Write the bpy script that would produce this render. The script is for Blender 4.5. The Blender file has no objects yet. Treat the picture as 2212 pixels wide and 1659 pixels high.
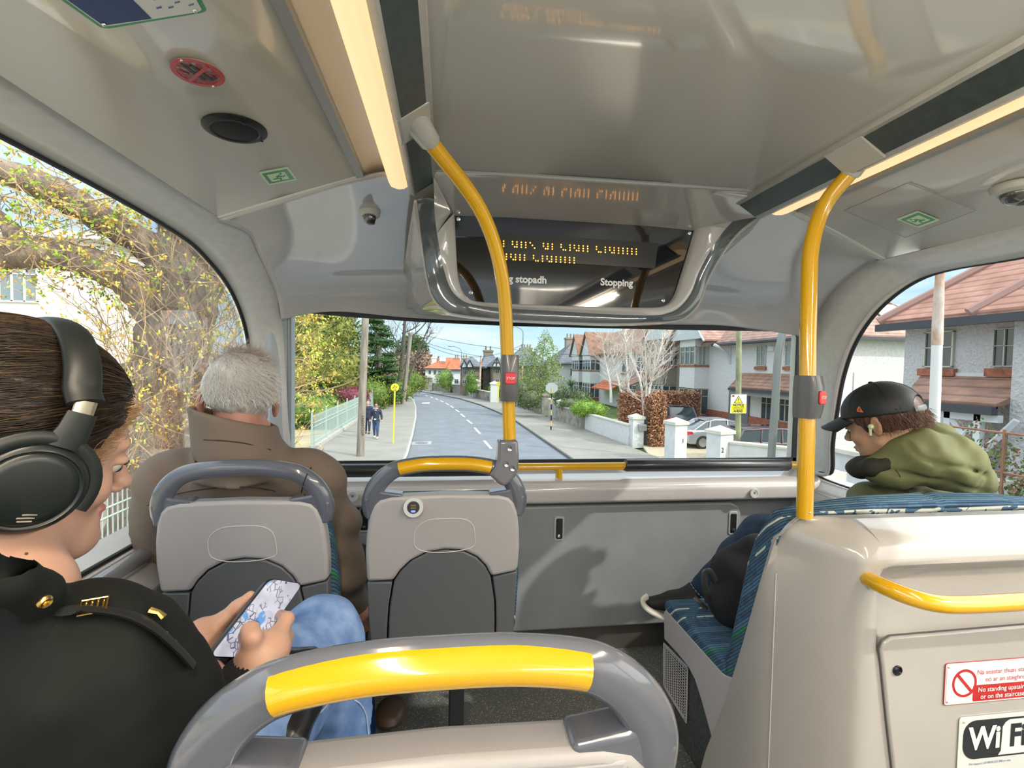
import bpy, math, random
import numpy as np
from mathutils import Vector, Matrix

# ---------------------------------------------------------------- camera, sky, sun, exposure
SC = bpy.context.scene
COL = SC.collection
FOC, CX, CY = 1020.0, 1106.0, 829.5          # focal length in pixels of a 2212x1659 frame
EYE = np.array([0.0, 0.0, 1.25])
ROAD = -2.6                                   # road surface, the deck floor is z = 0
def _cv(px, py): return np.array([(px - CX) / FOC, (CY - py) / FOC, -1.0])
_Y = _cv(967, 790); _Y /= np.linalg.norm(_Y)
_Z = np.cross(_cv(1967, 809), _Y); _Z /= np.linalg.norm(_Z)
_Z = _Z if _Z[1] > 0 else -_Z
_X = np.cross(_Y, _Z)
ROT = np.array([_X, _Y, _Z])
cam_data = bpy.data.cameras.new('camera')
cam = bpy.data.objects.new('camera', cam_data); COL.objects.link(cam)
cam_data.sensor_width = 36.0; cam_data.lens = 36.0 * FOC / 2212.0
cam_data.clip_start = 0.02; cam_data.clip_end = 600
M4 = Matrix([[*ROT[0], EYE[0]], [*ROT[1], EYE[1]], [*ROT[2], EYE[2]], [0, 0, 0, 1]])
cam.matrix_world = M4
SC.camera = cam

SC.view_settings.view_transform = 'Standard'
SC.view_settings.look = 'None'
SC.view_settings.gamma = 1.0
SC.view_settings.use_curve_mapping = False
SC.view_settings.exposure = 0.6

world = bpy.data.worlds.new('sky'); SC.world = world; world.use_nodes = True
_nt = world.node_tree; _n = _nt.nodes; _l = _nt.links
_bg = _n['Background']
_tc = _n.new('ShaderNodeTexCoord'); _sep = _n.new('ShaderNodeSeparateXYZ')
_l.new(_tc.outputs['Generated'], _sep.inputs[0])
_ramp = _n.new('ShaderNodeValToRGB'); _l.new(_sep.outputs['Z'], _ramp.inputs[0])
_e = _ramp.color_ramp.elements
_e[0].position = 0.0; _e[0].color = (.60, .74, .84, 1)
_e[1].position = 0.62; _e[1].color = (1.5, 1.6, 1.75, 1)
_x = _e.new(0.14); _x.color = (.34, .56, .78, 1)
_x = _e.new(0.35); _x.color = (.70, .82, .98, 1)
_map = _n.new('ShaderNodeMapping'); _map.inputs['Scale'].default_value = (1.2, 1.2, 9)
_l.new(_tc.outputs['Generated'], _map.inputs[0])
_no = _n.new('ShaderNodeTexNoise'); _no.inputs['Scale'].default_value = 2.6; _no.inputs['Detail'].default_value = 5
_l.new(_map.outputs[0], _no.inputs['Vector'])
_cr = _n.new('ShaderNodeValToRGB'); _l.new(_no.outputs['Fac'], _cr.inputs[0])
_cr.color_ramp.elements[0].position = .45; _cr.color_ramp.elements[1].position = .72
_mx = _n.new('ShaderNodeMixRGB'); _l.new(_cr.outputs[0], _mx.inputs[0]); _l.new(_ramp.outputs[0], _mx.inputs[1])
_mx.inputs[2].default_value = (.72, .78, .83, 1)
# the sky is brighter towards the sun, on the right-hand side of the bus
_dot = _n.new('ShaderNodeVectorMath'); _dot.operation = 'DOT_PRODUCT'; _l.new(_tc.outputs['Generated'], _dot.inputs[0])
_dot.inputs[1].default_value = (.80, -.35, .48)
_mr = _n.new('ShaderNodeMapRange'); _l.new(_dot.outputs['Value'], _mr.inputs[0])
_mr.inputs[1].default_value = .45; _mr.inputs[2].default_value = 1.0; _mr.inputs[3].default_value = 0; _mr.inputs[4].default_value = 1
_mx2 = _n.new('ShaderNodeMixRGB'); _l.new(_mr.outputs[0], _mx2.inputs[0]); _l.new(_mx.outputs[0], _mx2.inputs[1])
_mx2.inputs[2].default_value = (2.6, 2.5, 2.4, 1)
_l.new(_mx2.outputs[0], _bg.inputs[0]); _bg.inputs[1].default_value = 1.0

sun_d = bpy.data.lights.new('sun', 'SUN'); sun_d.energy = 1.9; sun_d.angle = math.radians(1.0); sun_d.color = (1, .94, .85)
sun = bpy.data.objects.new('sun', sun_d); COL.objects.link(sun)
sun.rotation_euler = Vector((-.66, .46, -.60)).to_track_quat('-Z', 'Y').to_euler()

# ---------------------------------------------------------------- helpers
R = math.radians
def ray(px, py): return ROT @ _cv(px, py)
def P(px, py, X=None, Y=None, Z=None):
    """the point of the place that lies on the plane X=, Y= or Z= in the direction (px, py)"""
    d = ray(px, py)
    t = (X - EYE[0]) / d[0] if X is not None else (Y - EYE[1]) / d[1] if Y is not None else (Z - EYE[2]) / d[2]
    return EYE + d * t
def G(px, py): return P(px, py, Z=ROAD)
def PP(px, py, o, n):
    d = ray(px, py); o = np.array(o, float); n = np.array(n, float)
    return EYE + d * (np.dot(o - EYE, n) / np.dot(d, n))
def V(*a): return np.array(a, float)
def unit(v): v = np.array(v, float); return v / np.linalg.norm(v)

MATS = {}
def M(name, col, rough=.5, metal=0., noise=None, bump=None, coat=0., emit=None, spec=.5, alpha=None, vor=None, stretch=None, col2=None):
    """procedural material: noise=(scale, amount) varies the colour, bump=(scale, strength)"""
    if name in MATS: return MATS[name]
    m = bpy.data.materials.new(name); m.use_nodes = True; nt = m.node_tree; n = nt.nodes; l = nt.links
    b = n['Principled BSDF']; b.inputs['Roughness'].default_value = rough; b.inputs['Metallic'].default_value = metal
    b.inputs['Base Color'].default_value = (*col, 1); b.inputs['Coat Weight'].default_value = coat
    b.inputs['Coat Roughness'].default_value = .06
    b.inputs['Specular IOR Level'].default_value = spec
    tc = n.new('ShaderNodeTexCoord'); vec = tc.outputs['Object']
    if stretch:
        mp = n.new('ShaderNodeMapping'); mp.inputs['Scale'].default_value = stretch; l.new(vec, mp.inputs[0]); vec = mp.outputs[0]
    if noise:
        t = n.new('ShaderNodeTexNoise'); t.inputs['Scale'].default_value = noise[0]; t.inputs['Detail'].default_value = 6; l.new(vec, t.inputs['Vector'])
        r = n.new('ShaderNodeValToRGB'); l.new(t.outputs['Fac'], r.inputs[0])
        r.color_ramp.elements[0].position = .32; r.color_ramp.elements[1].position = .68
        a = noise[1]; c2 = col2 or [min(1, c * (1 + a)) for c in col]; c1 = [c * (1 - a) for c in col] if col2 is None else col
        r.color_ramp.elements[0].color = (*c1, 1); r.color_ramp.elements[1].color = (*c2, 1)
        l.new(r.outputs[0], b.inputs['Base Color'])
    if bump:
        t = n.new('ShaderNodeTexNoise'); t.inputs['Scale'].default_value = bump[0]; t.inputs['Detail'].default_value = 4; l.new(vec, t.inputs['Vector'])
        bp = n.new('ShaderNodeBump'); bp.inputs['Strength'].default_value = bump[1]; bp.inputs['Distance'].default_value = bump[2] if len(bump) > 2 else .002
        l.new(t.outputs['Fac'], bp.inputs['Height']); l.new(bp.outputs[0], b.inputs['Normal'])
    if emit:
        b.inputs['Emission Color'].default_value = (*emit[0], 1); b.inputs['Emission Strength'].default_value = emit[1]
    MATS[name] = m
    return m
def glassmat(name, tint=(.93, .96, .95), rough=.0):
    if name in MATS: return MATS[name]
    m = bpy.data.materials.new(name); m.use_nodes = True; nt = m.node_tree; n = nt.nodes; l = nt.links
    n.remove(n['Principled BSDF']); out = n['Material Output']
    tr = n.new('ShaderNodeBsdfTransparent'); tr.inputs[0].default_value = (*tint, 1)
    gl = n.new('ShaderNodeBsdfGlossy'); gl.inputs['Roughness'].default_value = rough
    fr = n.new('ShaderNodeLayerWeight'); fr.inputs[0].default_value = .12
    mp = n.new('ShaderNodeMath'); mp.operation = 'MULTIPLY'; mp.inputs[1].default_value = .45; l.new(fr.outputs['Fresnel'], mp.inputs[0])
    mx = n.new('ShaderNodeMixShader'); l.new(mp.outputs[0], mx.inputs[0]); l.new(tr.outputs[0], mx.inputs[1]); l.new(gl.outputs[0], mx.inputs[2])
    l.new(mx.outputs[0], out.inputs[0]); MATS[name] = m
    return m

def wloc(o):
    v = Vector((0, 0, 0))
    while o is not None: v = v + o.location; o = o.parent
    return v
def link(name, me, mats=None, parent=None, angle=38):
    o = bpy.data.objects.new(name, me); COL.objects.link(o)
    if mats is not None:
        for m in (mats if isinstance(mats, (list, tuple)) else [mats]): me.materials.append(m)
    if angle is not None:
        me.polygons.foreach_set('use_smooth', [True] * len(me.polygons))
        if angle < 179: me.set_sharp_from_angle(angle=R(angle))
    if parent is not None: setp(o, parent)
    return o
def setp(o, parent):
    o.parent = parent; o.matrix_parent_inverse = Matrix.Identity(4)
    o.location = Vector(o.location) - wloc(parent)          # meshes are written in world coordinates
    return o
def tag(o, label, cat, group=None, kind=None):
    o['label'] = label; o['category'] = cat
    if group: o['group'] = group
    if kind: o['kind'] = kind
    return o
def lab(o, label): o['label'] = label; return o
def empty(name, loc, label=None, cat=None, group=None):
    o = bpy.data.objects.new(name, None); COL.objects.link(o); o.location = Vector([float(v) for v in loc]); o.empty_display_size = .1
    if label: tag(o, label, cat, group)
    return o
def struct(o): o['kind'] = 'structure'; return o
def kids(o): return [c for c in bpy.data.objects if c.parent == o]
def copy_tree(o, parent=None):
    c = o.copy(); COL.objects.link(c)
    if parent is not None: c.parent = parent
    for ch in kids(o): copy_tree(ch, c)
    return c

class MB:
    def __init__(s): s.v = []; s.f = []; s.m = []
    def add(s, vs, fs, mi=0):
        b = len(s.v); s.v += [tuple(float(c) for c in v) for v in vs]; s.f += [tuple(b + i for i in f) for f in fs]; s.m += [mi] * len(fs); return s
    def poly(s, pts, mi=0): return s.add(pts, [tuple(range(len(pts)))], mi)
    def box(s, c, d, rz=0., mi=0, rot=None):
        h = [x / 2 for x in d]
        q = np.array([(i * h[0], j * h[1], k * h[2]) for i in (-1, 1) for j in (-1, 1) for k in (-1, 1)])
        if rot is None: a = rz; rot = np.array([[math.cos(a), -math.sin(a), 0], [math.sin(a), math.cos(a), 0], [0, 0, 1]])
        q = q @ np.array(rot).T + np.array(c)
        return s.add(q, [(0, 1, 3, 2), (4, 6, 7, 5), (0, 4, 5, 1), (2, 3, 7, 6), (0, 2, 6, 4), (1, 5, 7, 3)], mi)
    def b2(s, lo, hi, mi=0):
        return s.box([(a + b) / 2 for a, b in zip(lo, hi)], [abs(b - a) for a, b in zip(lo, hi)], mi=mi)
    def prism(s, pts, d, mi=0, mis=None):
        """pts: 3d outline, d: extrusion vector"""
        n = len(pts); pts = [np.array(p, float) for p in pts]; d = np.array(d, float)
        vs = pts + [p + d for p in pts]
        # outward winding
        nn = sum((np.cross(pts[i] - pts[0], pts[(i + 1) % n] - pts[0]) for i in range(1, n - 1)), np.zeros(3))
        fl = np.dot(nn, d) > 0
        top = tuple(range(n)); bot = tuple(range(2 * n - 1, n - 1, -1))
        sides = [(i, i + n, (i + 1) % n + n, (i + 1) % n) for i in range(n)]
        if fl: top = top[::-1]; bot = bot[::-1]; sides = [f[::-1] for f in sides]
        s.add(vs, [top, bot], mi); b = len(s.v) - 2 * n
        s.f += [tuple(b + i for i in f) for f in sides]; s.m += [mi if mis is None else mis] * n
        return s
    def loft(s, rings, closed=True, caps=True, mi=0):
        n = len(rings[0]); b = len(s.v); s.v += [tuple(float(c) for c in p) for r in rings for p in r]
        for i in range(len(rings) - 1):
            for j in range(n if closed else n - 1):
                k = (j + 1) % n
                s.f.append((b + i * n + j, b + i * n + k, b + (i + 1) * n + k, b + (i + 1) * n + j)); s.m.append(mi)
        if caps and closed:
            s.f.append(tuple(b + j for j in range(n - 1, -1, -1))); s.m.append(mi)
            s.f.append(tuple(b + (len(rings) - 1) * n + j for j in range(n))); s.m.append(mi)
        return s
    def tube(s, path, r, seg=12, mi=0, caps=True, sec=None, up=None):
        """swept tube; r a number or list; sec=(a, b) elliptical section scale"""
        p = [np.array(q, float) for q in path]; n = len(p); rr = r if isinstance(r, (list, tuple, np.ndarray)) else [r] * n
        rings = []; u = None
        for i in range(n):
            t = p[min(i + 1, n - 1)] - p[max(i - 1, 0)]; t = t / (np.linalg.norm(t) + 1e-12)
            if u is None:
                a = np.array(up, float) if up is not None else (np.array([0, 0, 1.]) if abs(t[2]) < .9 else np.array([0, 1., 0]))
                u = a - t * np.dot(a, t)
            else: u = u - t * np.dot(u, t)
            u /= np.linalg.norm(u) + 1e-12; w = np.cross(t, u)
            sa, sb = sec or (1, 1)
            rings.append([p[i] + rr[i] * (u * math.cos(2 * math.pi * k / seg) * sa + w * math.sin(2 * math.pi * k / seg) * sb) for k in range(seg)])
        return s.loft(rings, True, caps, mi)
    def cyl(s, a, b, r, seg=16, mi=0, r2=None): return s.tube([a, b], [r, r if r2 is None else r2], seg, mi)
    def sph(s, c, r, rot=None, nu=14, nv=9, mi=0):
        if not isinstance(r, (list, tuple)): r = (r, r, r)
        rings = []
        for i in range(nv + 1):
            a = math.pi * (i + .0) / nv; z = -math.cos(a); q = max(math.sin(a), 1e-3)
            rings.append([(q * math.cos(2 * math.pi * k / nu) * r[0], q * math.sin(2 * math.pi * k / nu) * r[1], z * r[2]) for k in range(nu)])
        rings = [np.array(g) @ (np.array(rot).T if rot is not None else np.eye(3)) + np.array(c) for g in rings]
        return s.loft(rings, True, True, mi)
    def lathe(s, prof, o, ax, seg=24, mi=0):
        """prof: (radius, height) pairs along axis ax from o"""
        ax = unit(ax); a = np.array([0, 0, 1.]) if abs(ax[2]) < .9 else np.array([0, 1., 0]); u = unit(np.cross(a, ax)); w = np.cross(ax, u)
        return s.loft([[np.array(o) + ax * h + max(r, 1e-4) * (u * math.cos(2 * math.pi * k / seg) + w * math.sin(2 * math.pi * k / seg)) for k in range(seg)] for r, h in prof], True, True, mi)
    def grid(s, rows, mi=0): return s.loft(rows, False, False, mi)
    def build(s, name, mats, parent=None, bevel=0, seg=2, angle=38, sub=0):
        me = bpy.data.meshes.new(name); me.from_pydata(s.v, [], s.f)
        me.polygons.foreach_set('material_index', s.m); me.update()
        o = link(name, me, mats, parent, angle)
        if bevel:
            b = o.modifiers.new('bevel', 'BEVEL'); b.width = bevel; b.segments = seg; b.limit_method = 'ANGLE'; b.angle_limit = R(35)
            b.harden_normals = False
        if sub:
            b = o.modifiers.new('sub', 'SUBSURF'); b.levels = sub; b.render_levels = sub
        return o

def smooth_path(pts, n=8):
    """Catmull-Rom through pts"""
    p = [np.array(q, float) for q in pts]; p = [2 * p[0] - p[1]] + p + [2 * p[-1] - p[-2]]; out = []
    for i in range(1, len(p) - 2):
        for k in range(n):
            t = k / n; a, b, c, d = p[i - 1], p[i], p[i + 1], p[i + 2]
            out.append(.5 * ((2 * b) + (-a + c) * t + (2 * a - 5 * b + 4 * c - d) * t * t + (-a + 3 * b - 3 * c + d) * t ** 3))
    out.append(p[-2]); return out
def smooth_closed(pts, n=6):
    p = [np.array(q, float) for q in pts]; N = len(p); out = []
    for i in range(N):
        a, b, c, d = p[i - 1], p[i], p[(i + 1) % N], p[(i + 2) % N]
        for k in range(n):
            t = k / n; out.append(.5 * ((2 * b) + (-a + c) * t + (2 * a - 5 * b + 4 * c - d) * t * t + (-a + 3 * b - 3 * c + d) * t ** 3))
    return out
def rrect(w, h, r, n=5):
    """2d rounded rectangle outline, centred"""
    out = []
    for cx, cy, a0 in ((w / 2 - r, h / 2 - r, 0), (-w / 2 + r, h / 2 - r, 90), (-w / 2 + r, -h / 2 + r, 180), (w / 2 - r, -h / 2 + r, 270)):
        for k in range(n + 1):
            a = R(a0 + 90 * k / n); out.append((cx + r * math.cos(a), cy + r * math.sin(a)))
    return out
def frame2(pts2, o, u, w): return [np.array(o) + np.array(u) * a + np.array(w) * b for a, b in pts2]

def text_mb(txt, size, o, u, w, depth=.0006, align='CENTER', bold=0., sx=1.):
    """lettering as a thin raised mesh: u = reading direction, w = up"""
    cu = bpy.data.curves.new('lettering', 'FONT'); cu.body = txt; cu.size = size; cu.align_x = align; cu.align_y = 'CENTER'; cu.offset = bold
    cu.resolution_u = 3
    ob = bpy.data.objects.new('lettering', cu); COL.objects.link(ob)
    me = ob.to_mesh()
    u = np.array(u); w = np.array(w); nn = np.cross(u, w)
    vs = [np.array(o) + u * v.co.x * sx + w * v.co.y + nn * depth for v in me.vertices]
    fs = [tuple(p.vertices) for p in me.polygons]
    ob.to_mesh_clear(); bpy.data.objects.remove(ob); bpy.data.curves.remove(cu)
    return vs, fs

# ---- smooth bodies from distance fields, turned into ONE continuous mesh with surface nets
def nets(fn, lo, hi, h):
    ax = [np.arange(lo[i], hi[i] + h, h) for i in range(3)]
    g = np.stack(np.meshgrid(*ax, indexing='ij'), -1); shp = g.shape[:3]
    d = fn(g.reshape(-1, 3)).reshape(shp); s = d < 0
    cs = tuple(n - 1 for n in shp); acc = np.zeros(cs + (3,)); cnt = np.zeros(cs)
    I = np.stack(np.meshgrid(*[np.arange(n) for n in shp], indexing='ij'), -1).astype(float)
    cross = []
    for a in range(3):
        sl0 = [slice(None)] * 3; sl1 = [slice(None)] * 3; sl0[a] = slice(0, -1); sl1[a] = slice(1, None)
        d0 = d[tuple(sl0)]; d1 = d[tuple(sl1)]; e = s[tuple(sl0)] != s[tuple(sl1)]
        t = np.where(e, d0 / np.where(e, d0 - d1, 1), 0); pos = I[tuple(sl0)].copy(); pos[..., a] += t
        cross.append((e, s[tuple(sl0)]))
        b, c = [k for k in range(3) if k != a]
        for ob in (0, 1):
            for oc in (0, 1):
                sl = [slice(None)] * 3; sl[b] = slice(ob, ob + cs[b]); sl[c] = slice(oc, oc + cs[c]); sl = tuple(sl)
                m = e[sl]; acc += pos[sl] * m[..., None]; cnt += m
    act = cnt > 0; idx = -np.ones(cs, int); idx[act] = np.arange(act.sum())
    vs = acc[act] / cnt[act][:, None] * h + np.array([x[0] for x in ax])
    fs = []
    for a in range(3):
        e, s0 = cross[a]; b, c = (a + 1) % 3, (a + 2) % 3
        w = np.argwhere(e)
        w = w[(w[:, b] > 0) & (w[:, c] > 0) & (w[:, b] < cs[b]) & (w[:, c] < cs[c])]
        q = []
        for ob, oc in ((-1, -1), (0, -1), (0, 0), (-1, 0)):
            k = w.copy(); k[:, b] += ob; k[:, c] += oc; q.append(idx[k[:, 0], k[:, 1], k[:, 2]])
        q = np.stack(q, 1); ins = s0[w[:, 0], w[:, 1], w[:, 2]]
        q[~ins] = q[~ins][:, ::-1]; fs.append(q)
    return vs, np.concatenate(fs)
def sdf(name, fn, lo, hi, h, mats, parent=None, mfn=None, angle=180):
    vs, fs = nets(fn, lo, hi, h)
    me = bpy.data.meshes.new(name); me.from_pydata(vs.tolist(), [], fs.tolist())
    if mfn is not None:
        cen = vs[fs].mean(1); me.polygons.foreach_set('material_index', mfn(cen).astype(int).tolist())
    me.update()
    return link(name, me, mats, parent, angle)
def smin(a, b, k):
    h = np.clip(.5 + .5 * (b - a) / k, 0, 1); return b * (1 - h) + a * h - k * h * (1 - h)
def smax(a, b, k): return -smin(-a, -b, k)
def cap(p, a, b, ra, rb=None):
    rb = ra if rb is None else rb; a = np.array(a, float); b = np.array(b, float); ab = b - a
    t = np.clip((p - a) @ ab / max(ab @ ab, 1e-9), 0, 1); return np.linalg.norm(p - a - t[:, None] * ab, axis=1) - (ra + (rb - ra) * t)
def ell(p, c, r, rot=None):
    q = p - np.array(c, float)
    if rot is not None: q = q @ np.array(rot)            # rot: columns are the ellipsoid's axes
    r = np.array(r, float); k0 = np.linalg.norm(q / r, axis=1); k1 = np.linalg.norm(q / (r * r), axis=1); return k0 * (k0 - 1) / np.maximum(k1, 1e-9)
def chain(p, pts, rs, k=.02):
    d = None
    for i in range(len(pts) - 1):
        e = cap(p, pts[i], pts[i + 1], rs[i], rs[i + 1]); d = e if d is None else smin(d, e, k)
    return d
def rbox(p, c, b, r, rot=None):
    q = p - np.array(c, float)
    if rot is not None: q = q @ np.array(rot)
    q = np.abs(q) - (np.array(b) - r); return np.linalg.norm(np.maximum(q, 0), axis=1) + np.minimum(q.max(1), 0) - r
def wrin(p, f, a, seed=0):
    """cloth folds"""
    x, y, z = p[:, 0], p[:, 1], p[:, 2]
    return a * (np.sin(f * (x * .9 + z * .7) + seed + 2 * np.sin(f * .4 * (y + z) + seed)) * .6 + np.sin(f * 1.9 * (z * .8 - x * .5 + y * .4) + 2.1 * seed + 1.5 * np.sin(f * .7 * x)) * .4)
def basis(yaw, pitch, roll=0.):
    """columns: right, forward, up. yaw to the right, pitch down positive (degrees)"""
    a, b, c = R(-yaw), R(-pitch), R(roll)
    rz = np.array([[math.cos(a), -math.sin(a), 0], [math.sin(a), math.cos(a), 0], [0, 0, 1]])
    rx = np.array([[1, 0, 0], [0, math.cos(b), -math.sin(b)], [0, math.sin(b), math.cos(b)]])
    ry = np.array([[math.cos(c), 0, math.sin(c)], [0, 1, 0], [-math.sin(c), 0, math.cos(c)]])
    return rz @ rx @ ry
# ================================================================ THE BUS SHELL
WHT = M('shell_white_plastic', (.74, .71, .65), .16, bump=(3, .05, .01), noise=(2.2, .03), coat=.5)
CEI = M('ceiling_gloss_panel', (.87, .855, .81), .13, bump=(1.6, .06, .01), coat=.6)
GRY = M('dome_grey_plastic', (.50, .485, .48), .15, bump=(3.5, .12, .01), coat=.7)
SUR = M('window_surround_grey', (.60, .59, .56), .32, noise=(40, .05))
DRK = M('dark_grey_trim', (.055, .075, .078), .38, noise=(60, .15))
DRG = M('dark_gloss_trim', (.10, .115, .125), .10, coat=.8, bump=(6, .1, .01))
BLK = M('black_rubber', (.012, .013, .015), .5)
PANEL = M('front_panel_grey', (.27, .285, .30), .28, noise=(9, .06), bump=(30, .05, .002))
DASH = M('dash_light_plastic', (.56, .53, .52), .12, noise=(14, .03), coat=.6)
YEL = M('handrail_yellow', (.70, .38, .004), .16, coat=.9, bump=(5, .04, .005))
GLS = glassmat('clear_glass')
YB = -3.2   # how far the saloon is built behind the camera

# floor with flecks
fm = M('speckled_vinyl_floor', (.085, .09, .09), .38)
nt = fm.node_tree; tc = nt.nodes.new('ShaderNodeTexCoord')
base = nt.nodes.new('ShaderNodeRGB'); base.outputs[0].default_value = (.15, .155, .15, 1); cur = base.outputs[0]
for sc_, thr, col in ((120, .17, (.70, .72, .30)), (95, .13, (.75, .78, .75)), (150, .20, (.03, .03, .03)), (85, .10, (.8, .8, .35))):
    v = nt.nodes.new('ShaderNodeTexVoronoi'); v.inputs['Scale'].default_value = sc_; nt.links.new(tc.outputs['Object'], v.inputs['Vector'])
    lt = nt.nodes.new('ShaderNodeMath'); lt.operation = 'LESS_THAN'; lt.inputs[1].default_value = thr; nt.links.new(v.outputs['Distance'], lt.inputs[0])
    mx = nt.nodes.new('ShaderNodeMixRGB'); nt.links.new(lt.outputs[0], mx.inputs[0]); nt.links.new(cur, mx.inputs[1]); mx.inputs[2].default_value = (*col, 1); cur = mx.outputs[0]
nt.links.new(cur, nt.nodes['Principled BSDF'].inputs['Base Color'])
struct(MB().b2((-.90, YB, -.06), (1.76, 2.2, 0)).build('floor', fm))

# unseen roof slab added to block sky light, then ceiling panels along the bus
struct(MB().b2((-.92, YB, 1.80), (1.80, 2.25, 1.86)).build('ceiling', CEI))
def run(profile, y1s, mat, name, y0=YB):
    """a strip whose cross-section (x, z) runs from the back to y1 (one per point)"""
    if not isinstance(y1s, (list, tuple)): y1s = [y1s] * len(profile)
    rows = [[(x, y0, z) for x, z in profile], [(x, .4, z) for x, z in profile], [(x, y, z) for (x, z), y in zip(profile, y1s)]]
    o = MB().grid(rows).build(name, mat); s = o.modifiers.new('thick', 'SOLIDIFY'); s.thickness = .006; s.offset = 0
    return struct(o)
run([(-.035, 1.712), (.0, 1.716), (.39, 1.722), (.74, 1.716), (.768, 1.712)], 1.14, CEI, 'trim_1')
# slim grey lips and the dark rails between ceiling and lights
rl = [(-.098, 1.672), (-.088, 1.668), (-.086, 1.674), (-.045, 1.703), (-.036, 1.705), (-.034, 1.715)]
run(rl, 1.20, SUR, 'trim_2')
rr = [(.764, 1.715), (.768, 1.703), (.778, 1.702), (.824, 1.674), (.832, 1.668), (.842, 1.670)]
run(rr, 1.20, SUR, 'trim_3')
def strip(a, b, mat, name, y1, off):
    (x0, z0), (x1, z1) = a, b
    n = unit(np.cross(V(x1 - x0, 0, z1 - z0), V(0, 1, 0))); n = n if n[2] < 0 else -n
    mb = MB(); mb.prism([V(x0, YB, z0), V(x1, YB, z1), V(x1, y1, z1), V(x0, y1, z0)], n * off)
    return struct(mb.build(name, mat))
strip((-.086, 1.674), (-.045, 1.703), DRK, 'trim_4', 1.20, .004)
strip((.778, 1.702), (.824, 1.674), DRK, 'trim_5', 1.20, .004)
# sloping side panels of the ceiling; their front edge meets the dome on a slant
LP0 = V(-.205, 0, 1.695); LPn = unit(np.cross(V(-.445, 0, -.033), V(0, 1, 0)))
RP0 = V(.945, 0, 1.695); RPn = unit(np.cross(V(.56, 0, -.042), V(0, 1, 0)))
run([(-.205, 1.695), (-.43, 1.679), (-.65, 1.662)], [1.165, 1.31, 1.46], WHT, 'trim_6')
run([(.945, 1.695), (1.2, 1.676), (1.505, 1.653)], [1.20, 1.32, 1.47], WHT, 'trim_7')
def PLs(px, py, off=.0): return PP(px, py, LP0 + V(0, 0, -.004 - off), LPn)
def PRs(px, py, off=.0): return PP(px, py, RP0 + V(0, 0, -.004 - off), RPn)

# light strips: glowing lens and its curved cove
LENS = M('warm_light_lens', (.7, .6, .45), .4, emit=((1.0, .66, .33), .62))
COVE = M('cove_cream_plastic', (.72, .66, .56), .28)
EDG = M('grey_edge_strip', (.30, .31, .31), .4)
def lightstrip(s, x_in, x_out, label):
    root = empty('ceiling_light', (x_in, .0, 1.70), label, 'ceiling light', 'light strips along the ceiling')
    y1 = 1.185; w = x_out - x_in
    # cove: concave channel
    pr_ = [(x_in + w * t, 1.676 + (1.700 - 1.676) * t + .035 * math.sin(math.pi * min(1, t * 1.02)) * (.6 + .4 * t)) for t in np.linspace(.30, 1, 12)]
    rows = [[(x, y, z) for x, z in pr_] for y in (YB, 0, .6, 1.0, y1)]
    rows.append([(x, y1 + .02, z - .012) for x, z in pr_])
    o = MB().grid(rows).build('cove', COVE, root, angle=80); o.modifiers.new('t', 'SOLIDIFY').thickness = .003
    pl = [(x_in + w * .02, 1.674), (x_in + w * .10, 1.667), (x_in + w * .25, 1.664), (x_in + w * .38, 1.668), (x_in + w * .44, 1.680), (x_in + w * .40, 1.700), (x_in, 1.700)]
    rings = [[(x, y, z) for x, z in pl] for y in (YB, 0, .6, 1.0, y1 - .03)]
    rings.append([(x_in + w * .2 + (x - x_in - w * .2) * .8, y1 - .008, 1.69 + (z - 1.69) * .75) for x, z in pl])
    MB().loft(rings).build('lens', LENS, root, angle=50)
    pe = [(x_out - .012 * s * -1 * -1, 1.690), (x_out, 1.690)]
    mb = MB(); mb.prism([(x_out - s * .004, YB, 1.688), (x_out + s * .014, YB, 1.688), (x_out + s * .014, y1 + .01, 1.688), (x_out - s * .004, y1 + .01, 1.688)], (0, 0, .012))
    mb.build('edge_strip', EDG, root)
    return root
lightstrip(-1, -.096, -.205, 'warm glowing light strip left of the curved pole, over the girl')
lightstrip(1, .842, .945, 'warm glowing light strip at upper right, beside the right-hand pole')
for x in (-.15, .90):   # area lamps added out of view along the strips, boosting their light
    for y in (-2.6, -1.4, -.22):
        ld = bpy.data.lights.new('strip_fill_lamp', 'AREA'); ld.shape = 'RECTANGLE'; ld.size = .05; ld.size_y = 1.15; ld.energy = 6; ld.color = (1, .86, .68)
        lo = bpy.data.objects.new('strip_fill_lamp', ld); COL.objects.link(lo); lo.location = (x, y, 1.655)
        ld2 = bpy.data.lights.new('strip_fill_lamp', 'AREA'); ld2.shape = 'RECTANGLE'; ld2.size = .04; ld2.size_y = 1.15; ld2.energy = 5.5; ld2.color = (1, .88, .72)  # second lamp added to brighten the ceiling, tilted upward
        lo2 = bpy.data.objects.new('strip_fill_lamp', ld2); COL.objects.link(lo2); lo2.location = (x, y, 1.65); lo2.rotation_euler = (0, math.radians(-108 if x < 0 else 108), 0)

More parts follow.
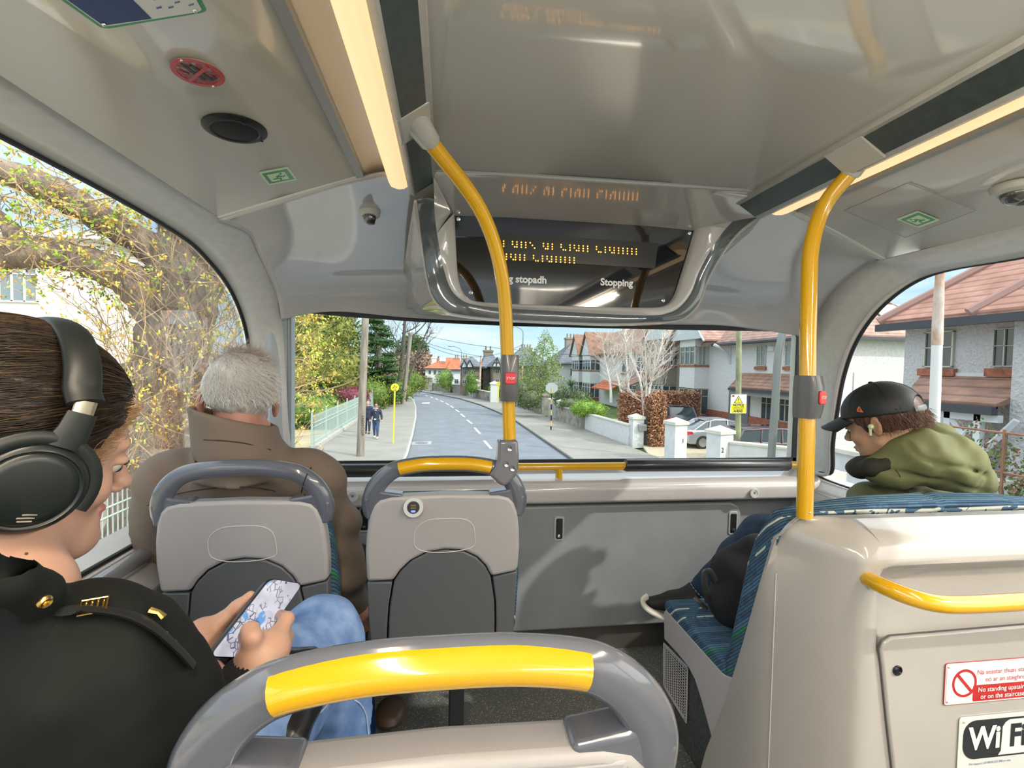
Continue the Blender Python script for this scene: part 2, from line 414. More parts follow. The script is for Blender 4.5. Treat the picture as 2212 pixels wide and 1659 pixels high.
# ---------------- side window surrounds (rounded front corners)
def surround(glass, mid, outer, name, mat, xg, wnum, label_side):
    n = 6
    g = smooth_path(glass, n); m = smooth_path(mid, n); c = smooth_path(outer, n)
    m2 = [a * .55 + b * .45 for a, b in zip(m, c)]
    mb = MB().grid([g, m, m2, c])
    o = mb.build(name, mat, angle=60); o.modifiers.new('t', 'SOLIDIFY').thickness = .004
    struct(o)
    return g
gl = [(-.80, YB, 1.645), (-.80, 0, 1.648), (-.80, .8, 1.648), (-.80, 1.25, 1.643)] + [P(*q, X=-.80) for q in ((395, 512), (448, 560), (490, 613), (517, 668), (533, 725), (540, 790), (544, 870), (548, 960), (550, 1040))] + \
     [(-.80, 1.90, .80), (-.80, 1.80, .775), (-.80, 1.4, .770), (-.80, .6, .770), (-.80, YB, .770)]
ol = [(-.65, YB, 1.662), (-.65, 0, 1.662), (-.65, .8, 1.662), (-.65, 1.30, 1.662), (-.65, 1.46, 1.658), P(538, 500, Y=1.58), P(560, 545, Y=1.72), P(583, 595, Y=1.86), P(600, 640, Y=1.97), P(609, 690, Y=2.04), P(616, 800, Y=2.06), P(621, 900, Y=2.06), P(626, 1010, Y=2.06)] + \
     [(-.72, 2.04, .74), (-.735, 1.9, .725), (-.74, 1.4, .72), (-.74, .6, .72), (-.74, YB, .72)]
def midl(g, o, k=.30): return [np.array(a) + (np.array(b) - np.array(a)) * k * np.array([1.2, 1, 1]) for a, b in zip(g, o)]
gL = surround(gl, midl(gl, ol), ol, 'wall_left', SUR, -.80, 1, 'left')
gr = [(1.66, YB, 1.615), (1.66, 0, 1.615), (1.66, .8, 1.613), (1.66, 1.15, 1.60)] + [P(*q, X=1.66) for q in ((2060, 580), (1985, 605), (1925, 645), (1880, 692), (1845, 750), (1822, 820), (1808, 900), (1800, 960), (1797, 1020))] + \
     [(1.66, 1.90, .80), (1.66, 1.83, .775), (1.66, 1.4, .770), (1.66, .6, .770), (1.66, YB, .770)]
orr = [(1.505, YB, 1.653), (1.505, 0, 1.653), (1.505, .8, 1.653), (1.505, 1.2, 1.653), (1.50, 1.47, 1.650), P(1885, 563, Y=1.58), P(1835, 598, Y=1.70), P(1795, 638, Y=1.82), P(1768, 680, Y=1.93), P(1752, 730, Y=2.02), P(1740, 820, Y=2.06), P(1735, 900, Y=2.06), P(1730, 1010, Y=2.06)] + \
     [(1.60, 2.04, .74), (1.60, 1.9, .725), (1.60, 1.4, .72), (1.60, .6, .72), (1.60, YB, .72)]
gR = surround(gr, midl(gr, orr), orr, 'wall_right', SUR, 1.66, 2, 'right')
for i, (g, x) in enumerate(((gL, -.80), (gR, 1.66))):
    w = empty('window_%d' % (i + 1), (x, 1.0, .77)); struct(w)
    pane = MB(); pane.poly([(x + (-.012 if x < 0 else .012), p[1], p[2]) for p in g]); pane.build('pane', GLS, w)
    MB().tube([(x, p[1], p[2]) for p in g], .007, 8).build('gasket', BLK, w)
    MB().tube([np.array((x + (.008 if x < 0 else -.008), p[1], p[2])) + unit(np.array((0, 1.0, 1.2)) - np.array((0, p[1], p[2]))) * -.014 for p in g], .008, 8).build('window_frame', M('window_lip_plastic', (.62, .58, .57), .3), w)
# body pillars behind the camera, and the solid side below the windows
for x in (-.80, 1.66):
    for y in (-.55, -2.0): struct(MB().b2((x - .03, y - .05, .7), (x + .03, y + .05, 1.66)).build('trim_8', SUR))
LOW = M('lower_wall_grey', (.50, .48, .47), .25, coat=.4, noise=(8, .04))
DLW = M('lower_wall_dark', (.10, .13, .13), .7, noise=(120, .2))
sl = 'wall_left.001'
struct(MB().b2((-.92, YB, -.05), (-.795, 2.2, .765)).build(sl, LOW))
struct(MB().b2((1.655, YB, -.05), (1.78, 2.2, .765)).build('wall_right.001', LOW))
struct(MB().b2((-.795, YB, 0), (-.745, 2.0, .56)).b2((-.80, YB, .56), (-.70, 2.0, .585)).build('trim_9', DLW, bevel=.006))
struct(MB().prism([(-.795, YB, .70), (-.745, YB, .735), (-.70, YB, .69), (-.70, YB, .59), (-.795, YB, .58)], (0, 2.0 - YB, 0)).build('trim_10', LOW, bevel=.006))
struct(MB().tube([(-.765, YB, .752), (-.765, 1.86, .752)], .017, 14, sec=(1, 1.5)).build('trim_11', M('satin_sill', (.40, .41, .43), .22, metal=.6)))
struct(MB().prism([(1.655, YB, .70), (1.605, YB, .735), (1.57, YB, .69), (1.57, YB, .3), (1.655, YB, .28)], (0, 2.0 - YB, 0)).build('trim_12', LOW, bevel=.006))

# ---------------- front dome and windscreen
seam = [(-.65, 1.46, 1.660), (-.42, 1.305, 1.676), (-.205, 1.165, 1.693), (-.10, 1.15, 1.705), (.2, 1.14, 1.716), (.6, 1.14, 1.716), (.84, 1.16, 1.705), (.945, 1.20, 1.695), (1.2, 1.32, 1.675), (1.50, 1.47, 1.652)]
head = [P(607, 655, Y=2.04), P(700, 667, Y=2.09), P(800, 678, Y=2.09), P(900, 687, Y=2.09), P(1060, 694, Y=2.09), P(1260, 698, Y=2.09), P(1400, 700, Y=2.09), P(1500, 701, Y=2.09), P(1610, 702, Y=2.09), P(1762, 700, Y=2.02)]
rows = []
NU = 8
S_ = smooth_path(seam, NU); H_ = smooth_path(head, NU)
for v in np.linspace(0, 1, 56):
    row = []; _t = min(1, max(0, (v - .60) / .07)); _t = _t * _t * (3 - 2 * _t); _t2 = min(1, max(0, (.97 - v) / .05)); _j = -1
    for a, b in zip(S_, H_):
        m1 = a + (b - a) * np.array([.33, .42, 0]) + np.array([0, 0, -.004]); m2 = a + (b - a) * np.array([.8, .96, 0]) + np.array([0, 0, -.055])
        _j += 1; _e = min(1, max(0, (min(_j, len(S_) - 1 - _j) - 7) / 5)); _rec = V(0, .010, .004) * (_t * min(1, max(0, (.92 - v) / .12)) * _e)
        row.append(_rec + (1 - v) ** 3 * a + 3 * (1 - v) ** 2 * v * m1 + 3 * (1 - v) * v * v * m2 + v ** 3 * b)
    rows.append(row)
def _side(curve, a, b):
    c = smooth_path([p for p in curve[a:b]], 6); c = np.array([np.array(p, float) for p in c]); L = np.r_[0, np.cumsum(np.linalg.norm(np.diff(c, axis=0), axis=1))]; return lambda v: np.array([np.interp(v * L[-1], L, c[:, j]) for j in range(3)])
_l, _r = _side(ol, 4, 10), _side(orr, 4, 10)
for i, v in enumerate(np.linspace(0, 1, 56)):
    n_c = len(rows[i]); cl = _l(v) - rows[i][0] + V(-.004, .004, 0); cr = _r(v) - rows[i][-1] + V(.004, .004, 0)
    for j in range(14): w_ = (1 - j / 14) ** 2; rows[i][j] = rows[i][j] + cl * w_; rows[i][n_c - 1 - j] = rows[i][n_c - 1 - j] + cr * w_
o = MB().grid(rows).build('wall_front', GRY, angle=180); o.modifiers.new('t', 'SOLIDIFY').thickness = .006; struct(o)
from mathutils.bvhtree import BVHTree
_w = len(rows[0]); DOME = BVHTree.FromPolygons([tuple(float(c) for c in p) for r in rows for p in r], [(i * _w + j, i * _w + j + 1, (i + 1) * _w + j + 1, (i + 1) * _w + j) for i in range(len(rows) - 1) for j in range(_w - 1)])
def ondome(px, py):
    h = DOME.ray_cast(Vector(EYE), Vector(unit(ray(px, py)))); n = np.array(h[1]); return np.array(h[0]), (n if np.dot(n, EYE - np.array(h[0])) > 0 else -n)
# cream seam strip between side panels and dome
struct(MB().tube(seam[:3], .006, 8, sec=(.6, 1.4)).build('trim_13', WHT)); struct(MB().tube(seam[7:], .006, 8, sec=(.6, 1.6)).build('trim_14', WHT))
# shallow moulded panel lines in the dome: raised soft pads left and right
ws = empty('window_3', (.5, 2.1, .8)); struct(ws)
wl, wr, wt, wb = -.665, 1.70, 1.468, .815
MB().box(((wl + wr) / 2, 2.115, (wt + wb) / 2), (wr - wl, .006, wt - wb)).build('pane', GLS, ws)
fr = MB(); fr.prism([P(*q_, Y=2.098) for q_ in ((612, 620), (612, 671), (735, 683), (900, 695), (1100, 704), (1400, 711), (1740, 717), (1740, 640))], (0, .012, 0)); fr.b2((wl - .1, 2.098, wb - .03), (wr + .1, 2.11, wb + .016)); fr.b2((wr - .012, 2.098, wb), (wr + .06, 2.11, wt))
for k in range(6):   # rounded upper corners of the black border
    a0, a1 = R(15 * k), R(15 * (k + 1)); r = .05
    fr.prism([(wr - .012, 2.098, wt - .012), (wr - .012 - r + r * math.cos(a0), 2.098, wt - .012 - r + r * math.sin(a0)), (wr - .012 - r + r * math.cos(a1), 2.098, wt - .012 - r + r * math.sin(a1))], (0, .01, 0))
fr.build('window_frame', BLK, ws)
MB().tube([(wl + .004, 2.09, wb - .02), (wl + .004, 2.09, wt + .03)], .011, 10).build('gasket', M('grey_gasket', (.24, .26, .27), .25), ws)
PIL = M('pillar_blue_grey', (.42, .47, .50), .4)
struct(MB().prism([(-.735, 2.045, .70), (-.715, 2.04, .70), (-.665, 2.075, .70), (-.655, 2.1, .70), (-.655, 2.16, .70), (-.80, 2.16, .70)], (0, 0, .84)).build('trim_15', PIL, bevel=.004))
struct(MB().prism([(1.70, 2.11, .70), (1.715, 2.08, .70), (1.735, 2.06, .70), (1.80, 2.06, .70), (1.80, 2.16, .70), (1.70, 2.16, .70)], (0, 0, .84)).build('trim_16', SUR, bevel=.004))
struct(MB().b2((-.92, 1.9, .0), (-.79, 2.25, .80)).b2((1.66, 1.9, .0), (1.80, 2.25, .80)).b2((-.92, 2.0, 1.66), (1.8, 2.25, 1.83)).b2((-.92, 2.16, -.06), (1.8, 2.25, .80)).build('trim_17', SUR))

# ---------------- dash shelf, grey front panel, dark kick strip
sh = [(1.99, .0), (1.99, .13), (1.955, .14), (1.955, .69)]
dp = MB(); dp.prism([(-.80, 2.15, .79), (-.80, 2.10, .790), (-.80, 1.90, .785), (-.80, 1.865, .772), (-.80, 1.855, .75), (-.80, 1.865, .700), (-.80, 1.885, .690), (-.80, 2.15, .69)], (2.46, 0, 0))
struct(dp.build('trim_18', DASH, bevel=.008, seg=3))
pw = empty('front_access_panel', (.4, 1.93, .13), 'large grey hinged panel under the windscreen, between the front seats', 'panel')
pts = [(-.74, .14), (1.30, .14), (1.30, .62), (1.285, .655), (1.25, .672), (-.74, .672)]
MB().prism([(x, 1.915, z) for x, z in pts], (0, .028, 0)).build('panel_face', PANEL, pw, bevel=.010, seg=3)
struct(MB().b2((-.79, 1.945, .13), (1.66, 2.0, .69)).build('wall_front.001', PANEL))
struct(MB().prism([(-.79, 1.955, .14), (-.79, 1.985, .0), (-.79, 2.1, 0), (-.79, 2.1, .14)], (2.45, 0, 0)).build('baseboard_front', M('kick_strip', (.10, .095, .085), .5)))
LB = M('latch_black', (.015, .017, .018), .35)
def latch(px, py):
    c = P(px, py, Y=1.912); q = empty('recessed_latch', c, None)
    MB().prism(frame2(rrect(.044, .104, .010), c + V(0, -.001, 0), V(1, 0, 0), V(0, 0, 1)), (0, .006, 0)).build('bezel', M('latch_rim', (.42, .43, .44), .25), q, bevel=.002)
    MB().prism(frame2(rrect(.028, .086, .006), c + V(0, -.003, 0), V(1, 0, 0), V(0, 0, 1)), (0, .004, 0)).build('latch_pull', LB, q, bevel=.001)
    MB().lathe([(.0, 0), (.007, 0), (.007, -.003), (.004, -.004), (0, -.004)], c + V(0, -.003, -.03), (0, 1, 0)).build('keyhole', M('chrome', (.8, .8, .8), .15, metal=1), q)
    return q
tag(latch(1208, 1142), 'black recessed latch in the middle of the grey front panel', 'latch', 'front panel latches')
tag(latch(1584, 1130), 'black recessed latch beside the denim jacket at the right seat', 'latch', 'front panel latches')
tag(latch(787, 1122), 'black recessed latch half hidden between the two front seats', 'latch', 'front panel latches')
def usb(px, py, Y, n, r, label, dark_in=True, **k):
    c = P(px, py, Y=Y); q = empty('usb_socket', c, label, 'socket', 'usb charging sockets')
    RW = M('socket_ring', (.55, .57, .58), .3)
    MB().lathe([(0, 0), (r, 0), (r, .003), (r * .94, .006), (r * .62, .006), (r * .58, .003), (0, .003)], c, n, 28).build('ring', RW, q)
    MB().lathe([(0, 0), (r * .58, .0), (r * .58, .0045), (0, .0045)], c, n, 24).build('socket_face', LB if dark_in else RW, q)
    u = unit(np.cross((0, 0, 1), n)) * 1.0; w = unit(np.cross(n, u)); f = np.array(n) * .0048
    MB().prism(frame2(rrect(r * .5, r * .16, r * .03), c + f + w * r * .2, u, w), np.array(n) * .0006).build('port', M('port_brass', (.20, .14, .07), .4, metal=.5), q)
    MB().prism(frame2(rrect(r * .5, r * .12, r * .03), c + f - w * r * .05, u, w), np.array(n) * .0006).build('port', M('port_brass', (0, 0, 0)), q)
    if dark_in:
        MB().prism(frame2(rrect(r * .42, r * .18, r * .07), c + f - w * r * .36, u, w), np.array(n) * .0008).build('status_light', M('blue_led', (.1, .2, .9), .4, emit=((.12, .22, 1), 1.2)), q)
    return q
usb(1629, 1065, 1.856, V(0, -1, 0), .021, 'small light grey socket in the shelf near the right front seat', False)
usb(762, 1072, 1.856, V(0, -1, 0), .021, 'light grey socket in the shelf beside the brown coat sleeve', False)

# front grab rail
gr_ = empty('front_grab_rail', (.4, 1.93, .84), 'horizontal yellow grab rail with black foam sleeves below the windscreen', 'rail')
Yr = 1.93
rp = lambda px, py: P(px, py, Y=Yr)
MB().tube([rp(700, 1012), rp(1728, 1004)], .0165, 16).build('tube', YEL, gr_)
FOAM = M('black_foam', (.018, .018, .022), .35, coat=.2)
MB().tube([rp(690, 1017), rp(1068, 1014)], .027, 18).build('foam_sleeve', FOAM, gr_)
MB().tube([rp(1349, 1004), rp(1352, 1005), rp(1700, 1004), rp(1703, 1004)], [.024, .027, .027, .024], 18).build('foam_sleeve', FOAM, gr_)
MB().cyl(rp(1208, 1008), P(1207, 1050, Y=Yr) , .0155, 16).build('post', YEL, gr_)
MB().sph(P(1203, 1034, Y=Yr - .016), .003).build('screw', MATS['chrome'], gr_)
MB().cyl(P(1165, 1002, Y=2.09), P(1170, 1006, Y=2.09), .005).build('clip', LB, gr_)
# ---------------- destination display housing with its dark horseshoe band
bo = [(900, 430, 1.23), (906, 480, 1.33), (914, 531, 1.385), (922, 585, 1.40), (931, 625, 1.40), (943, 650, 1.40), (962, 667, 1.40), (987, 677, 1.40), (1063, 686, 1.41), (1200, 693, 1.41), (1320, 697, 1.41), (1406, 695, 1.40), (1450, 692, 1.40), (1480, 683, 1.40), (1508, 654, 1.40), (1529, 600, 1.395), (1569, 531, 1.37), (1616, 484, 1.30), (1688, 440, 1.205)]
bi = [(938, 430, 1.23), (940, 475, 1.33), (947, 523, 1.385), (956, 570, 1.40), (965, 603, 1.40), (975, 626, 1.40), (990, 643, 1.40), (1015, 656, 1.40), (1080, 665, 1.41), (1200, 672, 1.41), (1320, 679, 1.41), (1406, 681, 1.40), (1440, 677, 1.40), (1468, 664, 1.40), (1493, 632, 1.40), (1512, 583, 1.395), (1552, 514, 1.37), (1596, 465, 1.30), (1652, 421, 1.205)]
BO = smooth_path([P(a, b, Y=y) for a, b, y in bo], 5); BI = smooth_path([P(a, b, Y=y) for a, b, y in bi], 5)
hs = empty('display_housing', (.35, 1.45, 1.44), 'moulded grey housing round the destination display above the windscreen', 'housing')
mid = [(a + b) / 2 + V(0, -.006, 0) for a, b in zip(BO, BI)]
lipo = [a + unit(a - b) * .006 + V(0, .002, 0) for a, b in zip(BO, BI)]
o = MB().grid([[p + V(0, .02, 0) for p in BO], BO, mid, BI, [p + V(0, .02, 0) for p in BI]]).build('dark_band', DRG, hs, angle=60)
o.modifiers.new('t', 'SOLIDIFY').thickness = .003
# light outer lip and the body behind it
n_ = len(BO); back = []
for i, p in enumerate(BO):
    c = V(.37, 0, 1.56); q = p.copy(); q[1] = 2.07; q[0] = c[0] + (p[0] - c[0]) * 1.25; q[2] = min(1.49, max(1.472, p[2] + .03)) if p[2] < 1.55 else 1.60; back.append(q)
o = MB().grid([[p + V(0, .006, 0) for p in BO], lipo, [p + V(0, .02, 0) for p in lipo], [a * .5 + b * .5 + V(0, 0, .0) for a, b in zip(lipo, back)], back]).build('outer_body', GRY, hs, angle=70)
o.modifiers.new('t', 'SOLIDIFY').thickness = .003
# display outline, a wide trapezoid with rounded lower corners
do = [(982, 463), (984, 500), (987, 560), (990, 600), (996, 625), (1006, 641), (1022, 650), (1060, 655), (1200, 661), (1320, 664), (1400, 665), (1428, 662), (1446, 652), (1458, 632), (1470, 595), (1484, 550), (1494, 515), (1500, 494)]
YD = 1.425
DO = smooth_path([P(a, b, Y=YD) for a, b in do], 5)
k = [int(round(i * (len(BI) - 1) / (len(DO) - 1))) for i in range(len(DO))]
BI2 = [BI[i] for i in k]
# resample inner band so that corners pair with the display's corners
def resamp(pts, n):
    pts = np.array(pts); L = np.r_[0, np.cumsum(np.linalg.norm(np.diff(pts, axis=0), axis=1))]; s = np.linspace(0, L[-1], n)
    return [np.array([np.interp(t, L, pts[:, j]) for j in range(3)]) for t in s]
nn = 70
jb = BI[8:-8]
A = resamp(jb, nn); B = resamp(DO, nn)
lip = [b * .84 + a * .16 + V(0, -.018, 0) for a, b in zip(A, B)]; lip2 = [b * .95 + a * .05 + V(0, -.016, 0) for a, b in zip(A, B)]
o = MB().grid([A, [a * .5 + b * .5 + V(0, -.006, 0) for a, b in zip(A, lip)], lip, lip2, B]).build('bezel', GRY, hs, angle=60)
# soffit between ceiling edge and display
tl, tr = P(936, 372, Z=1.708), P(1638, 417, Z=1.708)
top = [tl * (1 - t) + tr * t for t in np.linspace(0, 1, 20)]
e0, e1 = A[0], A[-1]; d0, d1 = P(975, 457, Y=1.40), P(1508, 490, Y=1.40)
mid1 = [d0 * (1 - t) + d1 * t for t in np.linspace(0, 1, 20)]; bot = [B[0] * (1 - t) + B[-1] * t for t in np.linspace(0, 1, 20)]
MB().grid([top, [a * .5 + b * .5 + V(0, 0, .004) for a, b in zip(top, mid1)], mid1, [b + V(0, -.006, -.0) for b in bot], bot]).build('soffit', GRY, hs, angle=50)
MB().grid([[tl] + [BI[i] for i in range(0, 9, 2)], [d0 * .4 + tl * .6] + [d0] * 5]).build('soffit', GRY, hs, angle=60)
MB().grid([[tr] + [BI[-1 - i] for i in range(0, 9, 2)], [d1 * .4 + tr * .6] + [d1] * 5]).build('soffit', GRY, hs, angle=60)
MB().tube([tl + V(0, -.004, .004), tr + V(0, -.004, .004)], .006, 8).build('seam_strip', EDG, hs)
# the display itself
dsp = empty('destination_display', (.35, YD, 1.44), 'black glossy display with amber dots and the word Stopping, above the windscreen', 'display')
GB = M('display_black_glass', (.004, .005, .008), .03, coat=1.0, spec=.8)
MB().prism([p + V(0, -.001, 0) for p in DO[::2]] + [DO[-1] + V(0, -.001, 0)], (0, .02, 0)).build('screen_glass', GB, dsp)
ys = YD - .0025
qd = lambda px, py, o=0.: P(px, py, Y=ys - o)
MB().prism([qd(1060, 502), qd(1422, 525), qd(1415, 580), qd(1062, 558)], (0, .0006, 0)).build('led_window', M('led_window_grey', (.030, .031, .028), .3), dsp)
rows3 = {0: [(520, 541), (568, 655), (672, 718), (742, 838), (862, 908), (912, 1068), (1092, 1328)], 1: [(535, 697), (722, 965)]}
# lower halves of dot-matrix letters, as they show in the photograph: three rows of lit dots
pat = {'i': ['1', '1', '1'], 'u': ['101', '101', '011'], 'c': ['100', '100', '011'], 'n': ['101', '101', '101'], 's': ['100', '010', '001'], 'l': ['1', '1', '1'], 'v': ['10', '01', '01'], ' ': ['0', '0', '0']}
def dotline(txt, x0, x1, y0, slope):
    cols = []; dots = MB()
    for ch in txt:
        g = pat[ch]
        for j in range(len(g[0])): cols.append([r[j] for r in g])
        cols.append(['0'] * 3)
    st = (x1 - x0) / len(cols)
    for j, c in enumerate(cols):
        for r in range(3):
            if c[r] == '1' or (r < 2 and c[r] == '1'):
                px = x0 + j * st; dots.sph(qd(px, y0 + (px - x0) * slope + r * 5.4, .0005), (.0021, .0006, .0022), nu=8, nv=5)
    dots.build('amber_text_line', M('amber_led', (.9, .4, .05), .4, emit=((1, .36, .03), 3.2)), dsp)
dotline('i uiis ui ciun ciunni', 1088, 1384, 521, .060)
dotline('iun ciunni', 1094, 1250, 549, .055)
TXT = M('display_lettering', (.80, .81, .82), .4)
ud = unit(qd(1370, 615) - qd(1110, 604)); wd = V(-.03, 0, 1); wd = unit(wd - ud * np.dot(ud, wd))
m = MB(); m.add(*text_mb('Ag stopadh', .030, P(1133, 604, Y=ys), ud, wd, bold=.0010, align='CENTER')); m.build('lettering', TXT, dsp)
m = MB(); m.add(*text_mb('Stopping', .030, P(1332, 611, Y=ys), ud, wd, bold=.0010)); m.build('lettering', TXT, dsp)
for a, b in ((990, 473), (1489, 504), (1017, 632), (1432, 649)):
    MB().lathe([(0, 0), (.006, 0), (.006, .003), (.003, .004), (0, .002)], qd(a, b), (0, -1, 0), 14).build('screw', MATS['chrome'], dsp)

# ---------------- things fixed to the ceiling
def camera_dome(pt, n, label, s=1.):
    q = empty('security_camera', pt, label, 'camera', 'dome cameras on the ceiling')
    MB().lathe([(0, 0), (.047 * s, 0), (.047 * s, .004), (.043 * s, .014), (.034 * s, .019), (.030 * s, .019)], pt, n, 28).build('ring', M('camera_ring', (.50, .50, .47), .35), q)
    MB().lathe([(.030 * s, .012), (.029 * s, .022), (.024 * s, .032), (.013 * s, .039), (0, .041)], pt, n, 24).build('dome', M('smoked_dome', (.10, .10, .10), .03, coat=1, metal=.4), q, angle=180)
    MB().lathe([(.012 * s, .030), (.012 * s, .0405), (0, .0425)], pt + V(.008, -.006, 0), n, 16).build('lens', LB, q)
    return q
nl = -LPn if LPn[2] > 0 else LPn
nr = -RPn if RPn[2] > 0 else RPn
_c, _n2 = ondome(799, 452); camera_dome(_c + V(0, 0, -.004), unit(_n2 * .35 + V(0, -.25, -1)), 'small dome camera on the grey panel left of the display', .62)
camera_dome(PRs(2200, 402), nr, 'dome camera on the right ceiling panel at the picture edge', 1.)
# loudspeaker
c = PLs(508, 277); sp = empty('ceiling_loudspeaker', c, 'round black loudspeaker grille in the left ceiling panel', 'loudspeaker')
SB = M('speaker_black', (.006, .008, .008), .75, bump=(900, .3, .0005))
MB().lathe([(0, 0), (.053, 0), (.053, .003), (.046, .007), (.040, .007), (.038, .005), (0, .005)], c, nl, 40).build('rim', M('speaker_rim', (.008, .010, .011), .5), sp)
MB().lathe([(0, .005), (.038, .005), (.030, .008), (0, .009)], c, nl, 36).build('grille', SB, sp)
for k in range(4):
    a = R(40 + 90 * k); MB().sph(c + V(.046 * math.cos(a), .046 * math.sin(a), -.007), (.003, .003, .0015), nu=8, nv=5).build('screw', LB, sp)
# no smoking disc
def onp(f, px, py, off): return f(px, py, off)
c = PLs(428, 157, .001); ns = empty('no_smoking_sign', c, 'round red and white no smoking sign on the left ceiling panel', 'sign')
e1 = unit(PLs(481, 161) - PLs(375, 153)); e1 = e1 / 1.; e2 = unit(np.cross(nl, e1)); rr_ = .034
RED = M('sign_red', (.48, .018, .02), .3, coat=.4); SWH = M('sign_white', (.78, .78, .76), .3, coat=.4); SBK = M('sign_black', (.02, .025, .03), .4)
MB().lathe([(0, 0), (rr_, 0), (rr_, .001), (0, .001)], c, nl, 40).build('disc', SWH, ns)
MB().lathe([(rr_ * .80, .001), (rr_ * .80, .0016), (rr_, .0016), (rr_ * 1.01, .0006)], c, nl, 44).build('red_ring', RED, ns)
def flat(pts, d, name, mat, par, o, u, w, n):
    return MB().prism(frame2(pts, np.array(o) + np.array(n) * d, u, w), np.array(n) * .0005).build(name, mat, par)
u0 = unit(PLs(470, 160) - PLs(388, 152)); w0 = unit(np.cross(u0, nl)); w0 = w0 if np.dot(w0, PLs(428, 120) - PLs(428, 190)) > 0 else -w0
def rot2(pts, a, s=1): a = R(a); return [(s * (x * math.cos(a) - y * math.sin(a)), s * (x * math.sin(a) + y * math.cos(a))) for x, y in pts]
bar = [(-.5, -.06), (.5, -.06), (.5, .06), (-.5, .06)]
flat([(x - .005, y + .001) for x, y in rot2([(-.019, -.0032), (.016, -.0032), (.020, -.001), (.024, -.001), (.024, .001), (.020, .001), (.016, .0032), (-.019, .0032)], 115)], .0012, 'cigarette_mark', SBK, ns, c, u0, w0, nl)
flat([(x + .005, y + .002) for x, y in rot2([(-.020, -.0032), (.019, -.0032), (.019, .0032), (-.020, .0032)], 115)], .0012, 'cigarette_mark', SBK, ns, c, u0, w0, nl)
flat([(.014, -.010), (.018, -.006), (.017, -.002), (.021, -.003), (.022, -.008), (.018, -.012)], .0012, 'smoke_mark', SBK, ns, c, u0, w0, nl)
flat([(-.022, .004), (-.016, .000), (-.018, .001), (-.012, -.004), (-.015, .001), (-.014, .000)], .0012, 'spark_mark', SBK, ns, c, u0, w0, nl)
flat(rot2([(-.028, -.0028), (.028, -.0028), (.028, .0028), (-.028, .0028)], 48), .0018, 'red_bar', RED, ns, c, u0, w0, nl)
for s in (1, -1): MB().sph(c + (w0 * .030 - u0 * .011) * s + nl * .0015, .0022, nu=8, nv=5).build('screw', MATS['chrome'], ns)
# exit signs
GRN = M('sign_green', (.02, .24, .11), .35, coat=.3); PALE = M('sign_pale_green', (.60, .78, .47), .35)
def exit_sign(corners, fn, n, label, mir=1):
    q = [fn(a, b, .001) for a, b in corners]; c = sum(q) / 4
    e = empty('exit_sign', c, label, 'sign', 'green emergency exit signs')
    def bil(s, t): return q[0] * (1 - s) * (1 - t) + q[1] * s * (1 - t) + q[2] * s * t + q[3] * (1 - s) * t
    def pl(pts, d, nm, mat): MB().prism([bil(s, t) + n * d for s, t in pts], n * .0005).build(nm, mat, e)
    rr2 = [(.5 + x, .5 + y) for x, y in rrect(1, 1, .07)]
    pl(rr2, 0, 'plate', PALE)
    pl([(.08, .12), (.92, .12), (.92, .88), (.08, .88)], .0006, 'green_field', GRN)
    pl([(.2, .24), (.8, .24), (.8, .76), (.2, .76)], .0012, 'doorway', PALE)
    f = lambda pts: [(s, t) if mir > 0 else (1 - s, t) for s, t in pts]
    # running figure
    pl(f([(.52, .38), (.58, .36), (.44, .62), (.30, .64), (.30, .58), (.40, .56)]), .0018, 'figure', GRN)
    pl(f([(.44, .42), (.56, .42), (.66, .50), (.74, .44), (.76, .48), (.66, .58), (.55, .52)]), .0018, 'figure', GRN)
    pl(f([(.46, .56), (.58, .60), (.56, .74), (.51, .74), (.51, .64), (.42, .62)]), .0018, 'figure', GRN)
    pl(f([(.60, .28), (.65, .27), (.68, .32), (.65, .37), (.60, .36)]), .0018, 'figure', GRN)
exit_sign([(558, 372), (622, 360), (643, 388), (580, 400)], PLs, nl, 'green exit sign on the left ceiling panel, below the loudspeaker')
exit_sign([(1936, 473), (1982, 455), (2031, 475), (1984, 492)], PRs, nr, 'green exit sign on the right ceiling panel', -1)
# notice with a green border at the top left
q = [PLs(a, b, .001) for a, b in ((222, 57), (440, 22), (395, -60), (60, -60))]; c = sum(q) / 4
bs = empty('ceiling_notice', c, 'blue and white notice with green border at the top left', 'sign')
def bil(s, t): return q[0] * (1 - s) * (1 - t) + q[1] * s * (1 - t) + q[2] * s * t + q[3] * (1 - s) * t
def plq(pts, d, nm, mat, z=None): return MB().prism([bil(s, t) + nl * d for s, t in pts], nl * .0006).build(nm, mat, bs)
plq([(.5 + x, .5 + y) for x, y in rrect(1.06, 1.1, .08)], 0, 'border', M('notice_green', (.02, .33, .10), .3, coat=.4))
plq([(.5 + x, .5 + y) for x, y in rrect(.98, .99, .06)], .0007, 'white_field', SWH)
plq([(.03, .04), (.50, .03), (.50, .97), (.02, .97)], .0014, 'blue_field', M('notice_blue', (.004, .04, .17), .4, coat=.1))
for s, t in ((.62, .22), (.66, .42), (.72, .2), (.8, .3), (.86, .5), (.9, .2)): plq([(s, t), (s + .05, t + .015), (s + .055, t + .05), (s + .005, t + .03)], .0014, 'small_print', M('notice_ink', (.12, .2, .4), .4))
for s, t in ((.05, .06), (.93, .07)): MB().sph(bil(s, t) + nl * .002, .003, nu=8, nv=5).build('screw', MATS['chrome'], bs)
# hairline hatch in the right ceiling panel
hq = [PRs(a, b, .0004) for a, b in ((1823, 455), (1960, 395), (2108, 455), (1955, 513), (1823, 455))]
struct(MB().tube(hq, .0007, 6).build('trim_19', EDG))
